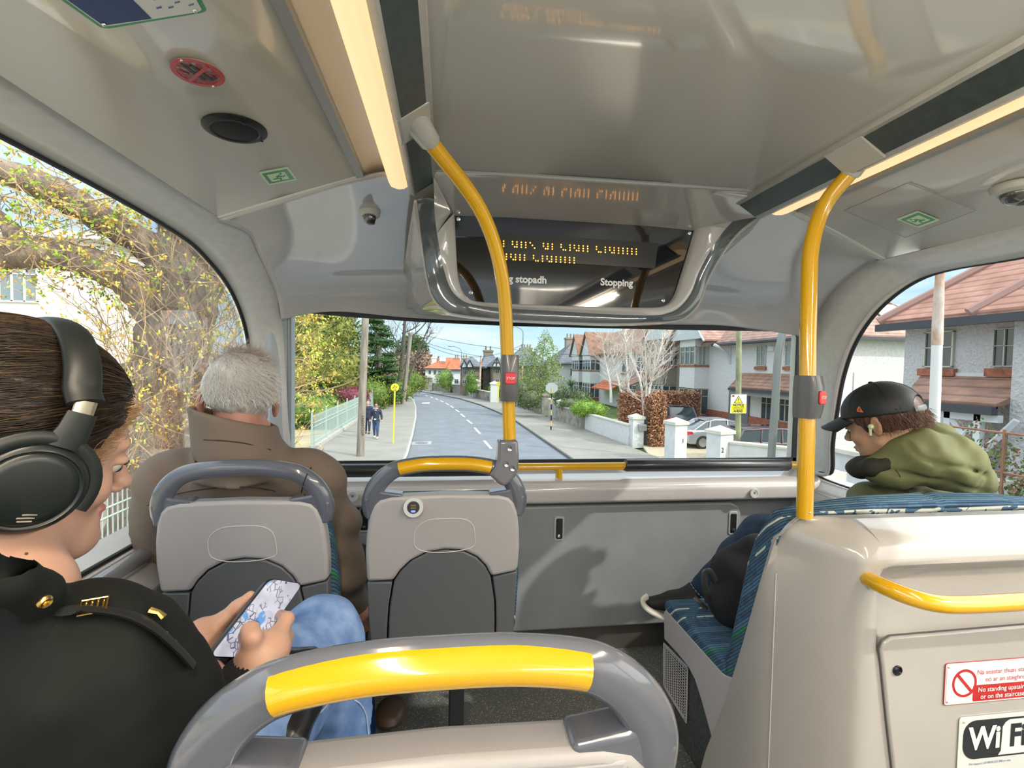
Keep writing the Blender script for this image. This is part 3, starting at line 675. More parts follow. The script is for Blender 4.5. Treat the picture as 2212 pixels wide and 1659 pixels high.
# ================================================================ SEATS, POLES, STAIR ENCLOSURE
def moquette():
    m = M('blue_ribbed_moquette', (.06, .13, .22), .95); nt = m.node_tree; n = nt.nodes; l = nt.links; b = n['Principled BSDF']
    tc = n.new('ShaderNodeTexCoord'); sp = n.new('ShaderNodeSeparateXYZ'); l.new(tc.outputs['Object'], sp.inputs[0])
    def mt(op, a, c=None):
        q = n.new('ShaderNodeMath'); q.operation = op
        for i, v in enumerate((a, c)):
            if v is None: continue
            if isinstance(v, (int, float)): q.inputs[i].default_value = v
            else: l.new(v, q.inputs[i])
        return q.outputs[0]
    s = mt('MULTIPLY', mt('ADD', sp.outputs['Y'], mt('MULTIPLY', sp.outputs['Z'], 1.0)), 105.0)
    fl = mt('FLOOR', s); fr = mt('FRACT', s)
    rib = mt('SINE', mt('MULTIPLY', fr, math.pi))
    wn = n.new('ShaderNodeTexWhiteNoise'); wn.noise_dimensions = '1D'; l.new(fl, wn.inputs['W'])
    no = n.new('ShaderNodeTexNoise'); no.inputs['Scale'].default_value = 28; l.new(tc.outputs['Object'], no.inputs['Vector'])
    ramp = n.new('ShaderNodeValToRGB'); l.new(wn.outputs['Value'], ramp.inputs[0]); e = ramp.color_ramp.elements
    ramp.color_ramp.interpolation = 'CONSTANT'
    e[0].position = 0; e[0].color = (.045, .10, .19, 1); e[1].position = .35; e[1].color = (.085, .19, .30, 1)
    for p_, c_ in ((.55, (.05, .13, .17, 1)), (.72, (.02, .27, .10, 1)), (.80, (.07, .15, .27, 1)), (.88, (.62, .66, .60, 1)), (.95, (.06, .14, .20, 1))):
        x = e.new(p_); x.color = c_
    dash = mt('GREATER_THAN', no.outputs['Fac'], .47)
    mx = n.new('ShaderNodeMixRGB'); l.new(dash, mx.inputs[0]); mx.inputs[1].default_value = (.06, .14, .23, 1); l.new(ramp.outputs[0], mx.inputs[2])
    dk = n.new('ShaderNodeMixRGB'); dk.blend_type = 'MULTIPLY'; dk.inputs[0].default_value = 1; l.new(mx.outputs[0], dk.inputs[1])
    rr_ = n.new('ShaderNodeValToRGB'); l.new(rib, rr_.inputs[0]); rr_.color_ramp.elements[0].color = (.25, .25, .25, 1); rr_.color_ramp.elements[1].position = .6
    l.new(rr_.outputs[0], dk.inputs[2]); l.new(dk.outputs[0], b.inputs['Base Color'])
    bp = n.new('ShaderNodeBump'); bp.inputs['Strength'].default_value = .7; bp.inputs['Distance'].default_value = .004; l.new(rib, bp.inputs['Height']); l.new(bp.outputs[0], b.inputs['Normal'])
    return m
MOQ = moquette()
SHELL = M('seat_shell_grey', (.40, .39, .395), .38, bump=(420, .25, .0006))
ARCH = M('seat_dark_grey', (.115, .125, .135), .42, bump=(420, .2, .0006))
HND = M('seat_handle_grey', (.115, .125, .155), .16, coat=.6)
STEEL = M('brushed_steel', (.45, .46, .47), .3, metal=.9)
def seat(x0, Y0, dz, s, label, grip, socket=False, handle=True, ct=.925, group='bus seats with moulded grey backs'):
    """seat seen from behind. Y0 = the back's plane at z .92"""
    def L(x, z, d=0.):
        zz = .92 + (z - .92) * s + dz
        return V(x0 + x * s, Y0 + (.92 - z) * .17 * s + d, zz)
    root = empty('passenger_chair', (x0, Y0 + .25, 0), label, 'seat', group)
    arch = [(-.128, .712), (-.112, .738), (-.085, .765), (-.045, .786), (0, .792), (.045, .787), (.08, .768), (.103, .742), (.118, .712)]
    up = [(-.192, .712), (-.194, .79), (-.190, .84), (-.182, .885), (-.172, .912), (-.158, .926), (-.13, .933), (0, .937), (.13, .933), (.155, .926), (.168, .912), (.178, .885), (.184, .84), (.187, .79), (.186, .735), (.18, .724)]
    pts = up + [(.118, .712)] + arch[::-1][1:] + []
    TH = .045
    MB().prism([L(a, b) for a, b in pts], (0, TH, 0)).build('backrest_shell', SHELL, root, bevel=.009 * s, seg=3)
    # dark lower part: arch panel with side pieces, separated by thin gaps
    ar = [(-.141, .58)] + [(-.1375, .64)] + [(a * .985, b - .003) for a, b in arch] + [(.128, .64), (.131, .58), (.133, .50), (.128, .44), (-.136, .43), (-.144, .50)]
    MB().prism([L(a, b, .004) for a, b in ar], (0, TH - .006, 0)).build('arch_panel', ARCH, root, bevel=.004 * s, seg=2)
    MB().prism([L(a, b, .004) for a, b in [(-.192, .708), (-.131, .706), (-.141, .64), (-.1455, .58), (-.148, .50), (-.140, .435), (-.155, .44), (-.178, .46), (-.184, .52), (-.190, .6)]], (0, TH - .006, 0)).build('side_panel', ARCH, root, bevel=.003 * s)
    MB().prism([L(a, b, .004) for a, b in [(.122, .708), (.184, .722), (.183, .6), (.182, .52), (.176, .46), (.155, .445), (.132, .445), (.137, .50), (.135, .58), (.132, .64)]], (0, TH - .006, 0)).build('side_panel', ARCH, root, bevel=.003 * s)
    # pressed outline on the shell
    em = smooth_closed([L(a, b, -.0005) for a, b in [(-.072, .850), (-.045, .871), (0, .875), (.045, .872), (.066, .856), (.072, .825), (.070, .800), (.045, .790), (0, .785), (-.045, .788), (-.072, .800), (-.077, .825)]], 4)
    MB().tube(em + [em[0]], .0011, 6).build('pressed_outline', M('shell_edge_light', (.60, .58, .57), .3), root)
    # fabric cushions on the far side
    cu = [(-.17, .52), (-.178, .7), (-.178, min(.84, ct - .06)), (-.165, ct - .025), (-.12, ct), (.12, ct), (.165, ct - .025), (.185, min(.84, ct - .06)), (.198, .7), (.195, .52)]
    MB().prism([L(a, b, TH - .002) for a, b in cu], (0, .055, 0)).build('back_cushion', MOQ, root, bevel=.018, seg=3)
    MB().box(L(.0, .47, .27) + V(0, .0, -.0), (.40 * s, .40, .075)).build('seat_cushion', MOQ, root, bevel=.025, seg=3)
    MB().box(L(.0, .41, .26), (.38 * s, .38, .05)).build('seat_pan', ARCH, root, bevel=.01)
    MB().box((x0 + .04, Y0 + .30, .19 + dz / 2), (.045, .10, .38)).box((x0 + .04, Y0 + .30, .006), (.10, .2, .012)).build('leg', M('leg_black', (.02, .022, .025), .35), root, bevel=.004)
    if handle:
        p = [(-.181, .88), (-.1815, .900), (-.179, .922), (-.172, .946), (-.158, .969), (-.138, .988), (-.112, 1.001), (-.06, 1.010), (0, 1.012)]
        full = p + [(-a, b) for a, b in p[::-1][1:]]
        rad = [.013, .017, .019, .0185, .0175, .0165, .016, .0155, .0155]; rad = rad + rad[::-1][1:]
        pts3 = smooth_path([L(a, b, .020) for a, b in full], 4); rr_ = np.interp(np.linspace(0, 1, len(pts3)), np.linspace(0, 1, len(rad)), rad) * s
        h = MB().tube(pts3, list(rr_), 16, sec=(.95, 1.25), up=(0, 0, 1))
        h.build('handle', HND, root)
        for sg in (-1, 1):
            MB().prism([L(sg * .196, .925, .004), L(sg * .192, .875, .004), L(sg * .165, .872, .004), L(sg * .150, .915, .004), L(sg * .104, .925, .004), L(sg * .104, .938, .004), L(sg * .150, .945, .004), L(sg * .165, .955, .004)], (0, .038, 0)).build('handle_foot', HND, root, bevel=.006, seg=3)
        if grip:
            a0, a1 = grip; gp = [q for q in smooth_path([L(a, b, .020) for a, b in full], 16) if a0 * s <= q[0] - x0 <= a1 * s]
            MB().tube(gp, .0172 * s, 20, sec=(.98, 1.28), up=(0, 0, 1)).build('grip', YEL, root)
    return root, L
s1, L1 = seat(.001, 1.15, 0, 1.0, 'empty front seat with a yellow grip and charging socket, beside the old man', (-.112, .108))
s2, L2 = seat(-.468, 1.15, -.006, 1.0, 'front seat with plain dark handle behind the old man in the brown coat', None)
s3, L3 = seat(-.002, .362, .003, 1.03, 'nearest seat, with the wide yellow grip across the bottom of the picture', (-.117, .113), ct=.84)
s4, L4 = seat(-.565, .385, -.020, 1.0, 'seat behind the girl in the black jacket, only its corner in view', None, handle=False)
usb(893, 1096, L1(0, .90)[1] - .004, V(0, -.98, .17), .0245, 'round charging socket with blue light on the empty front seat back')
# smooth ledge on top of the nearest seat
MB().prism([L3(-.150, .925, .0), L3(.150, .925, .0), L3(.160, .915, .06), L3(-.160, .915, .06)], (0, 0, -.03)).build('top_ledge', SHELL, s3, bevel=.004)

# ---------------- poles
SOCK = M('pole_socket_grey', (.50, .49, .46), .25, coat=.4)
def pole(path, label, sockend, plate_c, plate_u, plate_n, up):
    root = empty('grab_pole', path[0], label, 'pole', 'curved yellow grab poles')
    MB().tube(smooth_path(path, 8), .0162, 20).build('tube', YEL, root)
    a, b = sockend
    d = unit(b - a); mid_ = a + (b - a) * .45
    MB().tube([a - d * .004, a, mid_, b + d * .01], [.0175, .0195, .0215, .026], 20, sec=(1, 1.12)).build('ceiling_socket', SOCK, root)
    u = unit(plate_u); n = unit(plate_n); w = np.cross(n, u)
    MB().prism(frame2([(-.045, -.034), (.045, -.034), (.045, .034), (-.045, .034)], plate_c, u, w), n * .006).build('socket_plate', SOCK, root, bevel=.002)
    return root
A1 = P(928, 305, Y=.937); A2 = P(890, 250, Y=.888)
pl1 = pole([P(1101, 955, Y=1.155), P(1098, 860, Y=1.15), P(1095, 740, Y=1.135), P(1091, 660, Y=1.12), P(1083, 590, Y=1.10), P(1064, 515, Y=1.075), P(1036, 450, Y=1.045), P(1000, 396, Y=1.01), P(962, 348, Y=.97), A1],
     'curved yellow pole in the middle, clamped to the empty front seat', (A1, A2), V(-.067, .885, 1.688), V(0, 1, 0), V(.57, 0, -.81), None)
B1 = P(1838, 372, Y=.905); B2 = P(1876, 318, Y=.868)
pl2 = pole([P(1738, 1118, Y=.905), P(1741, 1000, Y=.905), P(1744, 850, Y=.91), P(1746, 700, Y=.925), P(1748, 610, Y=.935), P(1751, 545, Y=.94), P(1765, 482, Y=.94), P(1790, 430, Y=.93), B1],
     'curved yellow pole standing on the grey staircase enclosure', (B1, B2), V(.800, .860, 1.687), V(0, 1, 0), V(-.55, 0, -.83), None)
MB().sph(P(1749, 1107, Y=.890), .003, nu=8, nv=6).build('screw', MATS['chrome'], pl2)
BTN = M('stop_button_red', (.72, .02, .03), .3, coat=.5); BOX = M('stop_box_grey', (.10, .10, .105), .3, coat=.3)
def stopbox(c, face, hgt, label, par_screw=True):
    face = unit(face); u = unit(np.cross((0, 0, 1), face)); q = empty('stop_bell', c, label, 'stop bell', 'stop bells on the poles')
    n_ = 16; rings = []
    for z, k in ((-hgt / 2, .93), (-hgt / 2 + .004, .97), (-hgt * .22, 1.0), (hgt * .22, 1.0), (hgt / 2 - .004, .97), (hgt / 2, .93)):
        ring = []
        for i in range(n_):
            a = 2 * math.pi * i / n_; x = math.cos(a); y = math.sin(a)
            sx = np.sign(x) * abs(x) ** .5; sy = np.sign(y) * abs(y) ** .5
            fo = (.0245 + (.004 if abs(z) < hgt * .3 else 0.) * (1 if y > 0 else 0)) * sy
            ring.append(c + u * (.0215 * sx) + face * (fo * k) + V(0, 0, z))
        rings.append(ring)
    MB().loft(rings).build('housing', BOX, q, angle=50)
    f = c + face * .0280
    b = MB().prism(frame2(rrect(.026, .028, .005), f, u, V(0, 0, 1)), face * .004).build('button', BTN, q, bevel=.0015)
    m = MB(); m.add(*text_mb('STOP', .0085, f + face * .0042, u, V(0, 0, 1), bold=.0001, sx=1.0)); m.build('lettering', SWH, b)
    for sg in (-1, 1): MB().lathe([(0, 0), (.0035, 0), (.0035, .0015), (.0018, .001), (0, .001)], c + V(0, 0, sg * (hgt / 2 - .009)) + face * .0205, face, 12).build('screw', LB, q)
    return q
c1 = P(1100, 817, Y=1.143); stopbox(c1, V(-.02, -1, 0.02), .112, 'grey stop box with red button on the middle pole')
c2 = P(1744, 857, Y=.911); stopbox(c2, V(.42, -.9, 0), .090, 'grey stop box with red button on the right-hand pole')
# clamp that joins the middle pole to the seat handle
cl = empty('pole_clamp', P(1098, 1000, Y=1.14), 'dark grey clamp holding the middle pole to the seat handle', 'clamp')
yc = 1.132
o = [(1077, 952), (1119, 950), (1122, 985), (1121, 1012), (1113, 1032), (1098, 1046), (1088, 1053), (1076, 1045), (1056, 1026), (1068, 1012), (1075, 992)]
MB().prism([P(a, b, Y=yc) for a, b in o], (0, .046, 0)).build('clamp_body', M('clamp_grey', (.16, .16, .175), .22, coat=.6), cl, bevel=.008, seg=3)
for a, b in ((1101, 969), (1094, 1003), (1107, 1012)):
    MB().lathe([(0, 0), (.0075, 0), (.0075, .002), (.006, .004), (.003, .003), (0, .001)], P(a, b, Y=yc + .001), (0, -1, 0), 16).build('bolt', STEEL, cl)

# ---------------- staircase enclosure on the right
ENC = M('enclosure_cream_plastic', (.43, .41, .385), .16, coat=.55, noise=(2.5, .03), bump=(5, .05, .006))
se = empty('staircase_enclosure', (1.15, .95, 0), 'large light grey moulded staircase enclosure behind the right front seat', 'enclosure')
def backY(z): return float(np.interp(z, [0, .2, .46, .573, .761, .885, .939], [1.24, 1.18, 1.075, 1.042, .985, .945, .925]))
rings = []
levels = [(0, 0), (.2, 0), (.40, 0), (.60, 0), (.66, 0), (.685, .0), (.70, .006), (.715, .022), (.74, .03), (.80, .034), (.835, .033), (.855, .026), (.868, .010), (.876, 0), (.885, -.002), (.900, .003), (.915, .014), (.926, .032), (.935, .06), (.940, .09)]
for z, rec in levels:
    top = max(0, (z - .885) / .055); yr = .80 + max(0, rec if z > .88 else 0) ; ins = .0 if z < .885 else .012 * top + .02 * top ** 3
    yf = backY(z) + (0 if z < .9 else -.01)
    col = 0.0
    xs = [(.735 + ins, yr + .150 - .0 * rec), (.765 + ins, yr + .075), (.798 + ins, yr + .012), (.812 + ins, yr)]
    rs = rec if z < .88 else 0
    # groove behind the handrail starts a little way in from the corner
    xs += [(.838 + ins, yr + 0 * rs), (.853, yr + rs * .5), (.870, yr + rs), (1.0, yr + rs), (1.3, yr + rs * .95), (1.565, yr + rs * .9)]
    ring = [V(.72 + ins, yf, z), V(.718 + ins, min(yf - .01, yr + .21), z)] + [V(a, min(b, yf), z) for a, b in xs] + [V(1.565, yf, z)]
    rings.append(ring)
m = MB().loft(rings, True, False)
m.add([p for p in rings[-1]], [tuple(range(len(rings[-1])))])
m.build('moulding', ENC, se, angle=50)
# front face / side below the cushion, in the plane of the aisle side
side = [(1433, 1322), (1437, 1315), (1500, 1385), (1562, 1452), (1590, 1440), (1640, 1260), (1680, 1659), (1556, 1659), (1535, 1590), (1514, 1510), (1500, 1466), (1486, 1440), (1460, 1410), (1434, 1381)]
pts = [P(a, b, X=.722) for a, b in side]; pts[5][1] = 1.0; 
low = [P(1556, 1659, X=.722), P(1640, 1900, X=.722)]
SIDE = M('side_panel_grey', (.50, .475, .48), .22, coat=.4)
q = [P(a, b, X=.721) for a, b in ((1433, 1322), (1438, 1316), (1500, 1386), (1563, 1456))] + [V(.721, 1.03, .50), V(.721, 1.03, .0), V(.721, 1.17, 0.0), V(.721, 1.205, .05), P(1556, 1659, X=.721), P(1535, 1588, X=.721), P(1514, 1512, X=.721), P(1500, 1468, X=.721), P(1486, 1441, X=.721), P(1460, 1409, X=.721), P(1434, 1381, X=.721)]
MB().prism(q, (.03, 0, 0)).build('side_panel', SIDE, se, bevel=.004)
MB().b2((.79, 1.10, .0), (1.56, 1.50, .385)).build('plinth', M('plinth_dark', (.09, .10, .10), .5, noise=(150, .4)), se, bevel=.01)
# vent grille
vg = empty('vent_grille', P(1460, 1470, X=.785), 'square-mesh metal vent grille under the right front seat', 'grille')
vc = [P(a, b, X=.785) for a, b in ((1434, 1391), (1485, 1443), (1482, 1560), (1434, 1481))]
y0, y1 = min(c[1] for c in vc), max(c[1] for c in vc)
def vb(s, t): return vc[0] * (1 - s) * (1 - t) + vc[1] * s * (1 - t) + vc[2] * s * t + vc[3] * (1 - s) * t
VM = M('vent_metal', (.55, .54, .56), .35, metal=.1)
MB().prism([c + V(.0045, 0, 0) for c in vc], (.002, 0, 0)).build('backing', M('vent_black', (.008, .008, .009), .8), vg)
m = MB()
for a, b in (((0, 0), (1, 0)), ((1, 0), (1, 1)), ((1, 1), (0, 1)), ((0, 1), (0, 0))): m.tube([vb(*a), vb(*b)], .006, 4, sec=(1, .5))
m.build('grille_frame', VM, vg)
m = MB()
for i in range(1, 11): m.tube([vb(i / 11, .03), vb(i / 11, .97)], .0015, 4)
for i in range(1, 19): m.tube([vb(.03, i / 19), vb(.97, i / 19)], .0015, 4)
m.build('mesh_bars', VM, vg)
for a in ((.04, .03), (.96, .03), (.96, .97), (.04, .97)): MB().sph(vb(*a) + V(-.004, 0, 0), .003, nu=8, nv=5).build('screw', MATS['chrome'], vg)

# ---------------- right front double seat in blue moquette
fs = empty('double_bus_seat', (1.12, 1.2, .4), 'blue ribbed double seat at the right, seen from behind, under the young man', 'seat')
pb = [(.972, .940), (1.017, .869), (1.040, .806), (1.072, .676), (1.124, .488), (1.10, .455), (1.075, .482), (1.042, .573), (.985, .761), (.943, .885), (.925, .925)]
def ringat(x, dy, dz, k=1.0):
    c = V(0, 1.03, .70); return [V(x, c[1] + (y - c[1]) * k + dy, .70 + (z - .70) * (k if z > .7 else 1) + dz) for y, z in pb]
m = MB().loft([ringat(.722, 0, -.02, .90), ringat(.735, 0, 0), ringat(.80, .0, .014), ringat(.95, 0, .030), ringat(1.11, 0, .034), ringat(1.125, .0, .026), ringat(1.14, 0, .034), ringat(1.3, 0, .030), ringat(1.45, 0, .012), ringat(1.50, 0, -.008), ringat(1.515, 0, -.04, .85)])
m.build('backrest', MOQ, fs, bevel=0, angle=70).modifiers.new('b', 'BEVEL').width = .012
pc = [(1.434, .497), (1.455, .485), (1.458, .452), (1.115, .452), (1.09, .47), (1.115, .500), (1.25, .492), (1.38, .500)]
MB().prism([(.722, y, z) for y, z in pc], (.80, 0, 0)).build('seat_cushion', MOQ, fs, bevel=.010, seg=2)
MB().prism([(.74, 1.45, .452), (.74, 1.45, .37), (.74, 1.12, .37), (.74, 1.10, .452)], (.78, 0, 0)).build('seat_base', SIDE, fs, bevel=.004)

# ---------------- handrail, access panel and signs on the back of the enclosure
hr = empty('enclosure_handrail', P(1880, 1255, Y=.79), 'bent yellow handrail on the back of the staircase enclosure', 'handrail')
_h = P(2090, 1306, Y=.715)
MB().tube(smooth_path([P(1868, 1247, Y=.815), P(1886, 1256, Y=.79), P(1918, 1271, Y=.76), P(1965, 1289, Y=.734), _h + V(-.06, .004, .003), _h, _h + V(.10, -.001, 0), V(1.02, .714, _h[2]), V(1.30, .714, _h[2])], 6), .0155, 20).build('tube', YEL, hr)
MB().tube([(.7345, .950, .0), (.7345, .950, .6), (.7345, .950, .80)], .0012, 6).build('seam_line', M('shell_edge_light', (.6, .58, .57)), se)
ap = empty('access_panel', (1.2, .79, .4), 'light grey rounded access panel with signs on the staircase enclosure', 'panel')
ya = .792
pp = [P(1936, 1700, Y=ya), P(1920, 1560, Y=ya), P(1908, 1440, Y=ya), P(1904, 1405, Y=ya), P(1910, 1388, Y=ya), P(1928, 1377, Y=ya)] + [V(1.58, ya, P(1928, 1377, Y=ya)[2] + .012), V(1.54, ya, .70), V(1.54, ya, .1), V(.93, ya, .1)]
MB().prism(pp, (0, .009, 0)).build('panel_face', ENC, ap, bevel=.007, seg=3)
pg = [p + (p - V(1.25, ya, .4)) * .004 + V(0, .004, 0) for p in pp]
MB().prism(pg, (0, .004, 0)).build('shadow_gap', M('gap_grey', (.12, .115, .12), .6), ap)
MB().lathe([(.0, 0), (.010, 0), (.010, .002), (.0085, .003), (.006, -.001), (.004, .001), (0, .001)], P(1938, 1448, Y=ya - .0005), (0, -1, 0), 20).build('lock', M('lock_dark', (.03, .03, .04), .25, metal=.6), ap)
yy = ya - .0015
ss = empty('no_standing_sign', P(2130, 1475, Y=yy), 'red and white sign reading No standing upstairs, above the WiFi sign', 'sign')
tl, bl = P(2041, 1433, Y=yy), P(2050, 1523, Y=yy)
def sq(x, z, d=0.): return V(x, yy - d, z)
x0, x1, z1, z0 = tl[0] + .001, tl[0] + .235, tl[2], bl[2]
def rp_(x0, x1, z0, z1, r, d): return [sq((x0 + x1) / 2 + a, (z0 + z1) / 2 + b, d) for a, b in rrect(x1 - x0, z1 - z0, r)]
SG = V(0, -.0006, 0)
MB().prism(rp_(x0, x1, z0, z1, .006, 0), SG).build('border', RED, ss)
MB().prism(rp_(x0 + .0013, x1 - .0013, z0 + .0013, z1 - .0013, .005, .0005), SG).build('plate', SWH, ss)
MB().tube([p for p in rp_(x0 + .0035, x1 - .0035, z0 + .0035, z1 - .0035, .004, .0011)], .0004, 4).build('border_line', RED, ss)
cc = P(2082, 1475, Y=yy)
MB().lathe([(.0235, 0), (.0235, .0006), (.0285, .0006), (.0285, 0)], cc + V(0, -.001, 0), (0, -1, 0), 40).build('ring_mark', RED, ss)
MB().prism([cc + V(a, -.0012, b) for a, b in rot2([(-.0245, -.003), (.0245, -.003), (.0245, .003), (-.0245, .003)], -47)], SG).build('bar_mark', RED, ss)
U, W = V(1, 0, 0), V(0, 0, 1)
tx = P(2172, 1448, Y=yy)
m = MB(); m.add(*text_mb('Ná seastar thuas staighre', .0138, sq(x0 + .0735, tx[2] + .001, .0012), U, W, align='LEFT')); m.add(*text_mb('nó ar an staighre', .0138, sq(x0 + .094, tx[2] - .0145, .0012), U, W, align='LEFT')); m.build('lettering', M('sign_red_ink', (.50, .10, .16), .4), ss)
rb = [sq((x0 + .066 + x1 - .008) / 2 + a, tx[2] - .0415 + b, .0008) for a, b in rrect(x1 - x0 - .074, .033, .004)]
MB().prism(rb, SG).build('red_field', RED, ss)
m = MB(); m.add(*text_mb('No standing upstairs', .0138, sq(x0 + .0765, tx[2] - .0345, .0018), U, W, align='LEFT', bold=.00015)); m.add(*text_mb('or on the staircase', .0138, sq(x0 + .083, tx[2] - .0490, .0018), U, W, align='LEFT', bold=.00015)); m.build('lettering', SWH, ss)
for a, b in ((.007, z1 - .008), (.007, z0 + .008)): MB().sph(sq(x0 + a, b, .001), .0022, nu=8, nv=5).build('screw', MATS['chrome'], ss)
wf = empty('wifi_sign', P(2150, 1610, Y=yy), 'white sign with WiFi in black and white, bottom right corner', 'sign')
wx0 = P(2072, 1550, Y=yy)[0]; wz1 = P(2072, 1550, Y=yy)[2]; wz0 = wz1 - .16
MB().prism(rp_(wx0, wx0 + .24, wz0, wz1, .006, 0), SG * 2).build('plate', M('sign_offwhite', (.66, .68, .66), .35), wf)
bx0, bx1, bz1, bz0 = wx0 + .010, wx0 + .20, wz1 - .008, wz1 - .088
MB().prism(rp_(bx0, bx1, bz0, bz1, .028, .0014), SG).build('black_badge', SBK, wf)
MB().prism([sq(a, b, .0020) for a, b in [(bx0 + .084, bz0 + .004), (bx0 + .090, bz0 + .012), (bx0 + .0915, bz1 - .018), (bx0 + .098, bz1 - .009), (bx0 + .108, bz1 - .004), (bx1 - .02, bz1 - .004), (bx1 - .006, bz1 - .02), (bx1 - .006, bz0 + .02), (bx1 - .02, bz0 + .004)]], SG).build('white_badge', SWH, wf)
m = MB(); m.add(*text_mb('Wi', .064, sq(bx0 + .050, (bz0 + bz1) / 2 + .001, .0022), U, W, bold=.0022, sx=.92)); m.build('lettering', SWH, wf)
m = MB(); m.add(*text_mb('Fi', .064, sq(bx0 + .128, (bz0 + bz1) / 2 + .001, .0028), U, W, bold=.0022, sx=.92)); m.build('lettering', SBK, wf)
m = MB(); m.add(*text_mb('For support call 0818 333 388 or visit', .0065, sq(bx0 + .016, bz0 - .010, .0016), U, W, align='LEFT')); m.build('lettering', M('sign_blue_ink', (.06, .10, .25), .5), wf)
MB().sph(sq(wx0 + .009, wz1 - .009, .0018), .0022, nu=8, nv=5).build('screw', MATS['chrome'], wf)
# ================================================================ PASSENGERS
def skinmat(name, c, red):
    m = M(name, c, .42, noise=(14, .06), bump=(260, .12, .0006), spec=.4); b = m.node_tree.nodes['Principled BSDF']
    b.inputs['Subsurface Weight'].default_value = .12; b.inputs['Subsurface Radius'].default_value = (.012, .004, .002); b.inputs['Subsurface Scale'].default_value = 1.0
    return m
SK1 = skinmat('girl_skin', (.50, .305, .23), 0); SK2 = skinmat('old_skin', (.50, .24, .18), 0); SK3 = skinmat('young_man_skin', (.52, .30, .19), 0)
LIP = M('lips', (.50, .18, .15), .4); EYW = M('eye_white', (.6, .55, .5), .15); EYD = M('eye_dark', (.03, .02, .015), .1, coat=1)
def hairmat(name, c1, c2, sc=(60, 60, 6)):
    m = M(name, c1, .42, noise=(2.2, .2), col2=c2, bump=(3.0, .7, .0015), stretch=sc, spec=.5); return m
def headsdf(q, nose=1., jaw=1., ears=(True, True)):
    """q in head coordinates: x right, y forward, z up; ears at the origin's height"""
    d = ell(q, (0, -.008, .045), (.075, .095, .080))
    d = smin(d, ell(q, (0, .035, -.01), (.058, .058, .085)), .03)
    d = smin(d, ell(q, (0, .045, -.07), (.046 * jaw, .046, .045)), .025)
    d = smin(d, ell(q, (0, .078, -.108), (.018 * jaw, .014, .013)), .022)
    for s in (-1, 1):
        d = smin(d, cap(q, (s * .052 * jaw, .005, -.055), (s * .018, .068, -.103), .014, .012), .024)
        d = smin(d, ell(q, (s * .036, .062, -.028), (.026, .022, .022)), .018)
    d = smin(d, ell(q, (0, .082, .026), (.046, .012, .010)), .016)
    for s in (-1, 1): d = smax(d, -ell(q, (s * .032, .103, .004), (.016, .017, .012)), .010)
    d = smin(d, cap(q, (0, .090, .012), (0, .112 * (1 + .02 * nose), -.024), .0065, .0095), .010)
    d = smin(d, ell(q, (0, .113, -.028), (.0095, .009, .008)), .008)
    for s in (-1, 1): d = smin(d, ell(q, (s * .012, .102, -.032), (.0075, .010, .0065)), .006); d = smax(d, -ell(q, (s * .007, .108, -.0385), (.0035, .006, .004)), .002)
    for s in (-1, 1):   # eyelids over the eyeball
        d = smin(d, smax(ell(q, (s * .031, .083, .005), (.0145, .0135, .0125)), -(q[:, 2] - .003) * .9 - .0, .002), .004)
    d = smin(d, ell(q, (0, .094, -.060), (.022, .010, .0055)), .005); d = smin(d, ell(q, (0, .091, -.070), (.019, .010, .006)), .005)
    d = smax(d, -ell(q, (0, .104, -.0648), (.020, .008, .0012)), .002)
    for s, on in zip((-1, 1), ears):
        if not on: continue
        c = np.array((s * .080, -.012, -.002)); a = R(s * 22)
        rot = np.array([[math.cos(a), -math.sin(a), 0], [math.sin(a), math.cos(a), 0], [0, 0, 1]])
        e = ell(q, c, (.006, .018, .032), rot); e = smax(e, -ell(q, c + np.array((s * .008, .004, .004)), (.006, .010, .019)), .003)
        d = smin(d, e, .005)
    return d
def eyes(root, c, B, s, which=(-1, 1)):
    for g in which:
        e = c + B @ (np.array((g * .031, .0805, .002)) * s); MB().sph(e, .0112 * s, nu=16, nv=12).build('eye', EYW, root, angle=180)
        MB().sph(c + B @ (np.array((g * .031, .0875, -.0020)) * s), .0062 * s, nu=12, nv=8).build('iris', EYD, root, angle=180)
        # lashes and brow
        m = MB(); L = [c + B @ (np.array((g * (.018 + .026 * t), .0965 - .008 * t * t + .003 * math.sin(3.1 * t), .0045 + .002 * math.sin(3.1 * t))) * s) for t in np.linspace(0, 1, 7)]; m.tube(L, [.0012, .0016, .0018, .0018, .0018, .0016, .001], 6)
        m.build('eyelashes', EYD, root)
def brow(root, c, B, s, mat, which=(-1, 1)):
    for g in which:
        L = [c + B @ (np.array((g * (.014 + .032 * t), .0955 - .014 * t * t, .026 + .004 * math.sin(2.6 * t))) * s) for t in np.linspace(0, 1, 8)]
        MB().tube(L, [.0015, .0025, .0028, .0028, .0026, .0022, .0016, .0008], 6, sec=(1.3, .6)).build('eyebrow', mat, root)
def hit(fn, px, py, t0=.25, tmax=4.):
    d = unit(ray(px, py)); t = t0
    for _ in range(200):
        v = float(fn((EYE + d * t)[None])[0])
        if v < .0004: break
        t += v * .7
        if t > tmax: break
    p = EYE + d * t; e = .002; g = np.array([float(fn((p + e * a)[None])[0] - fn((p - e * a)[None])[0]) for a in np.eye(3)])
    return p, unit(g)

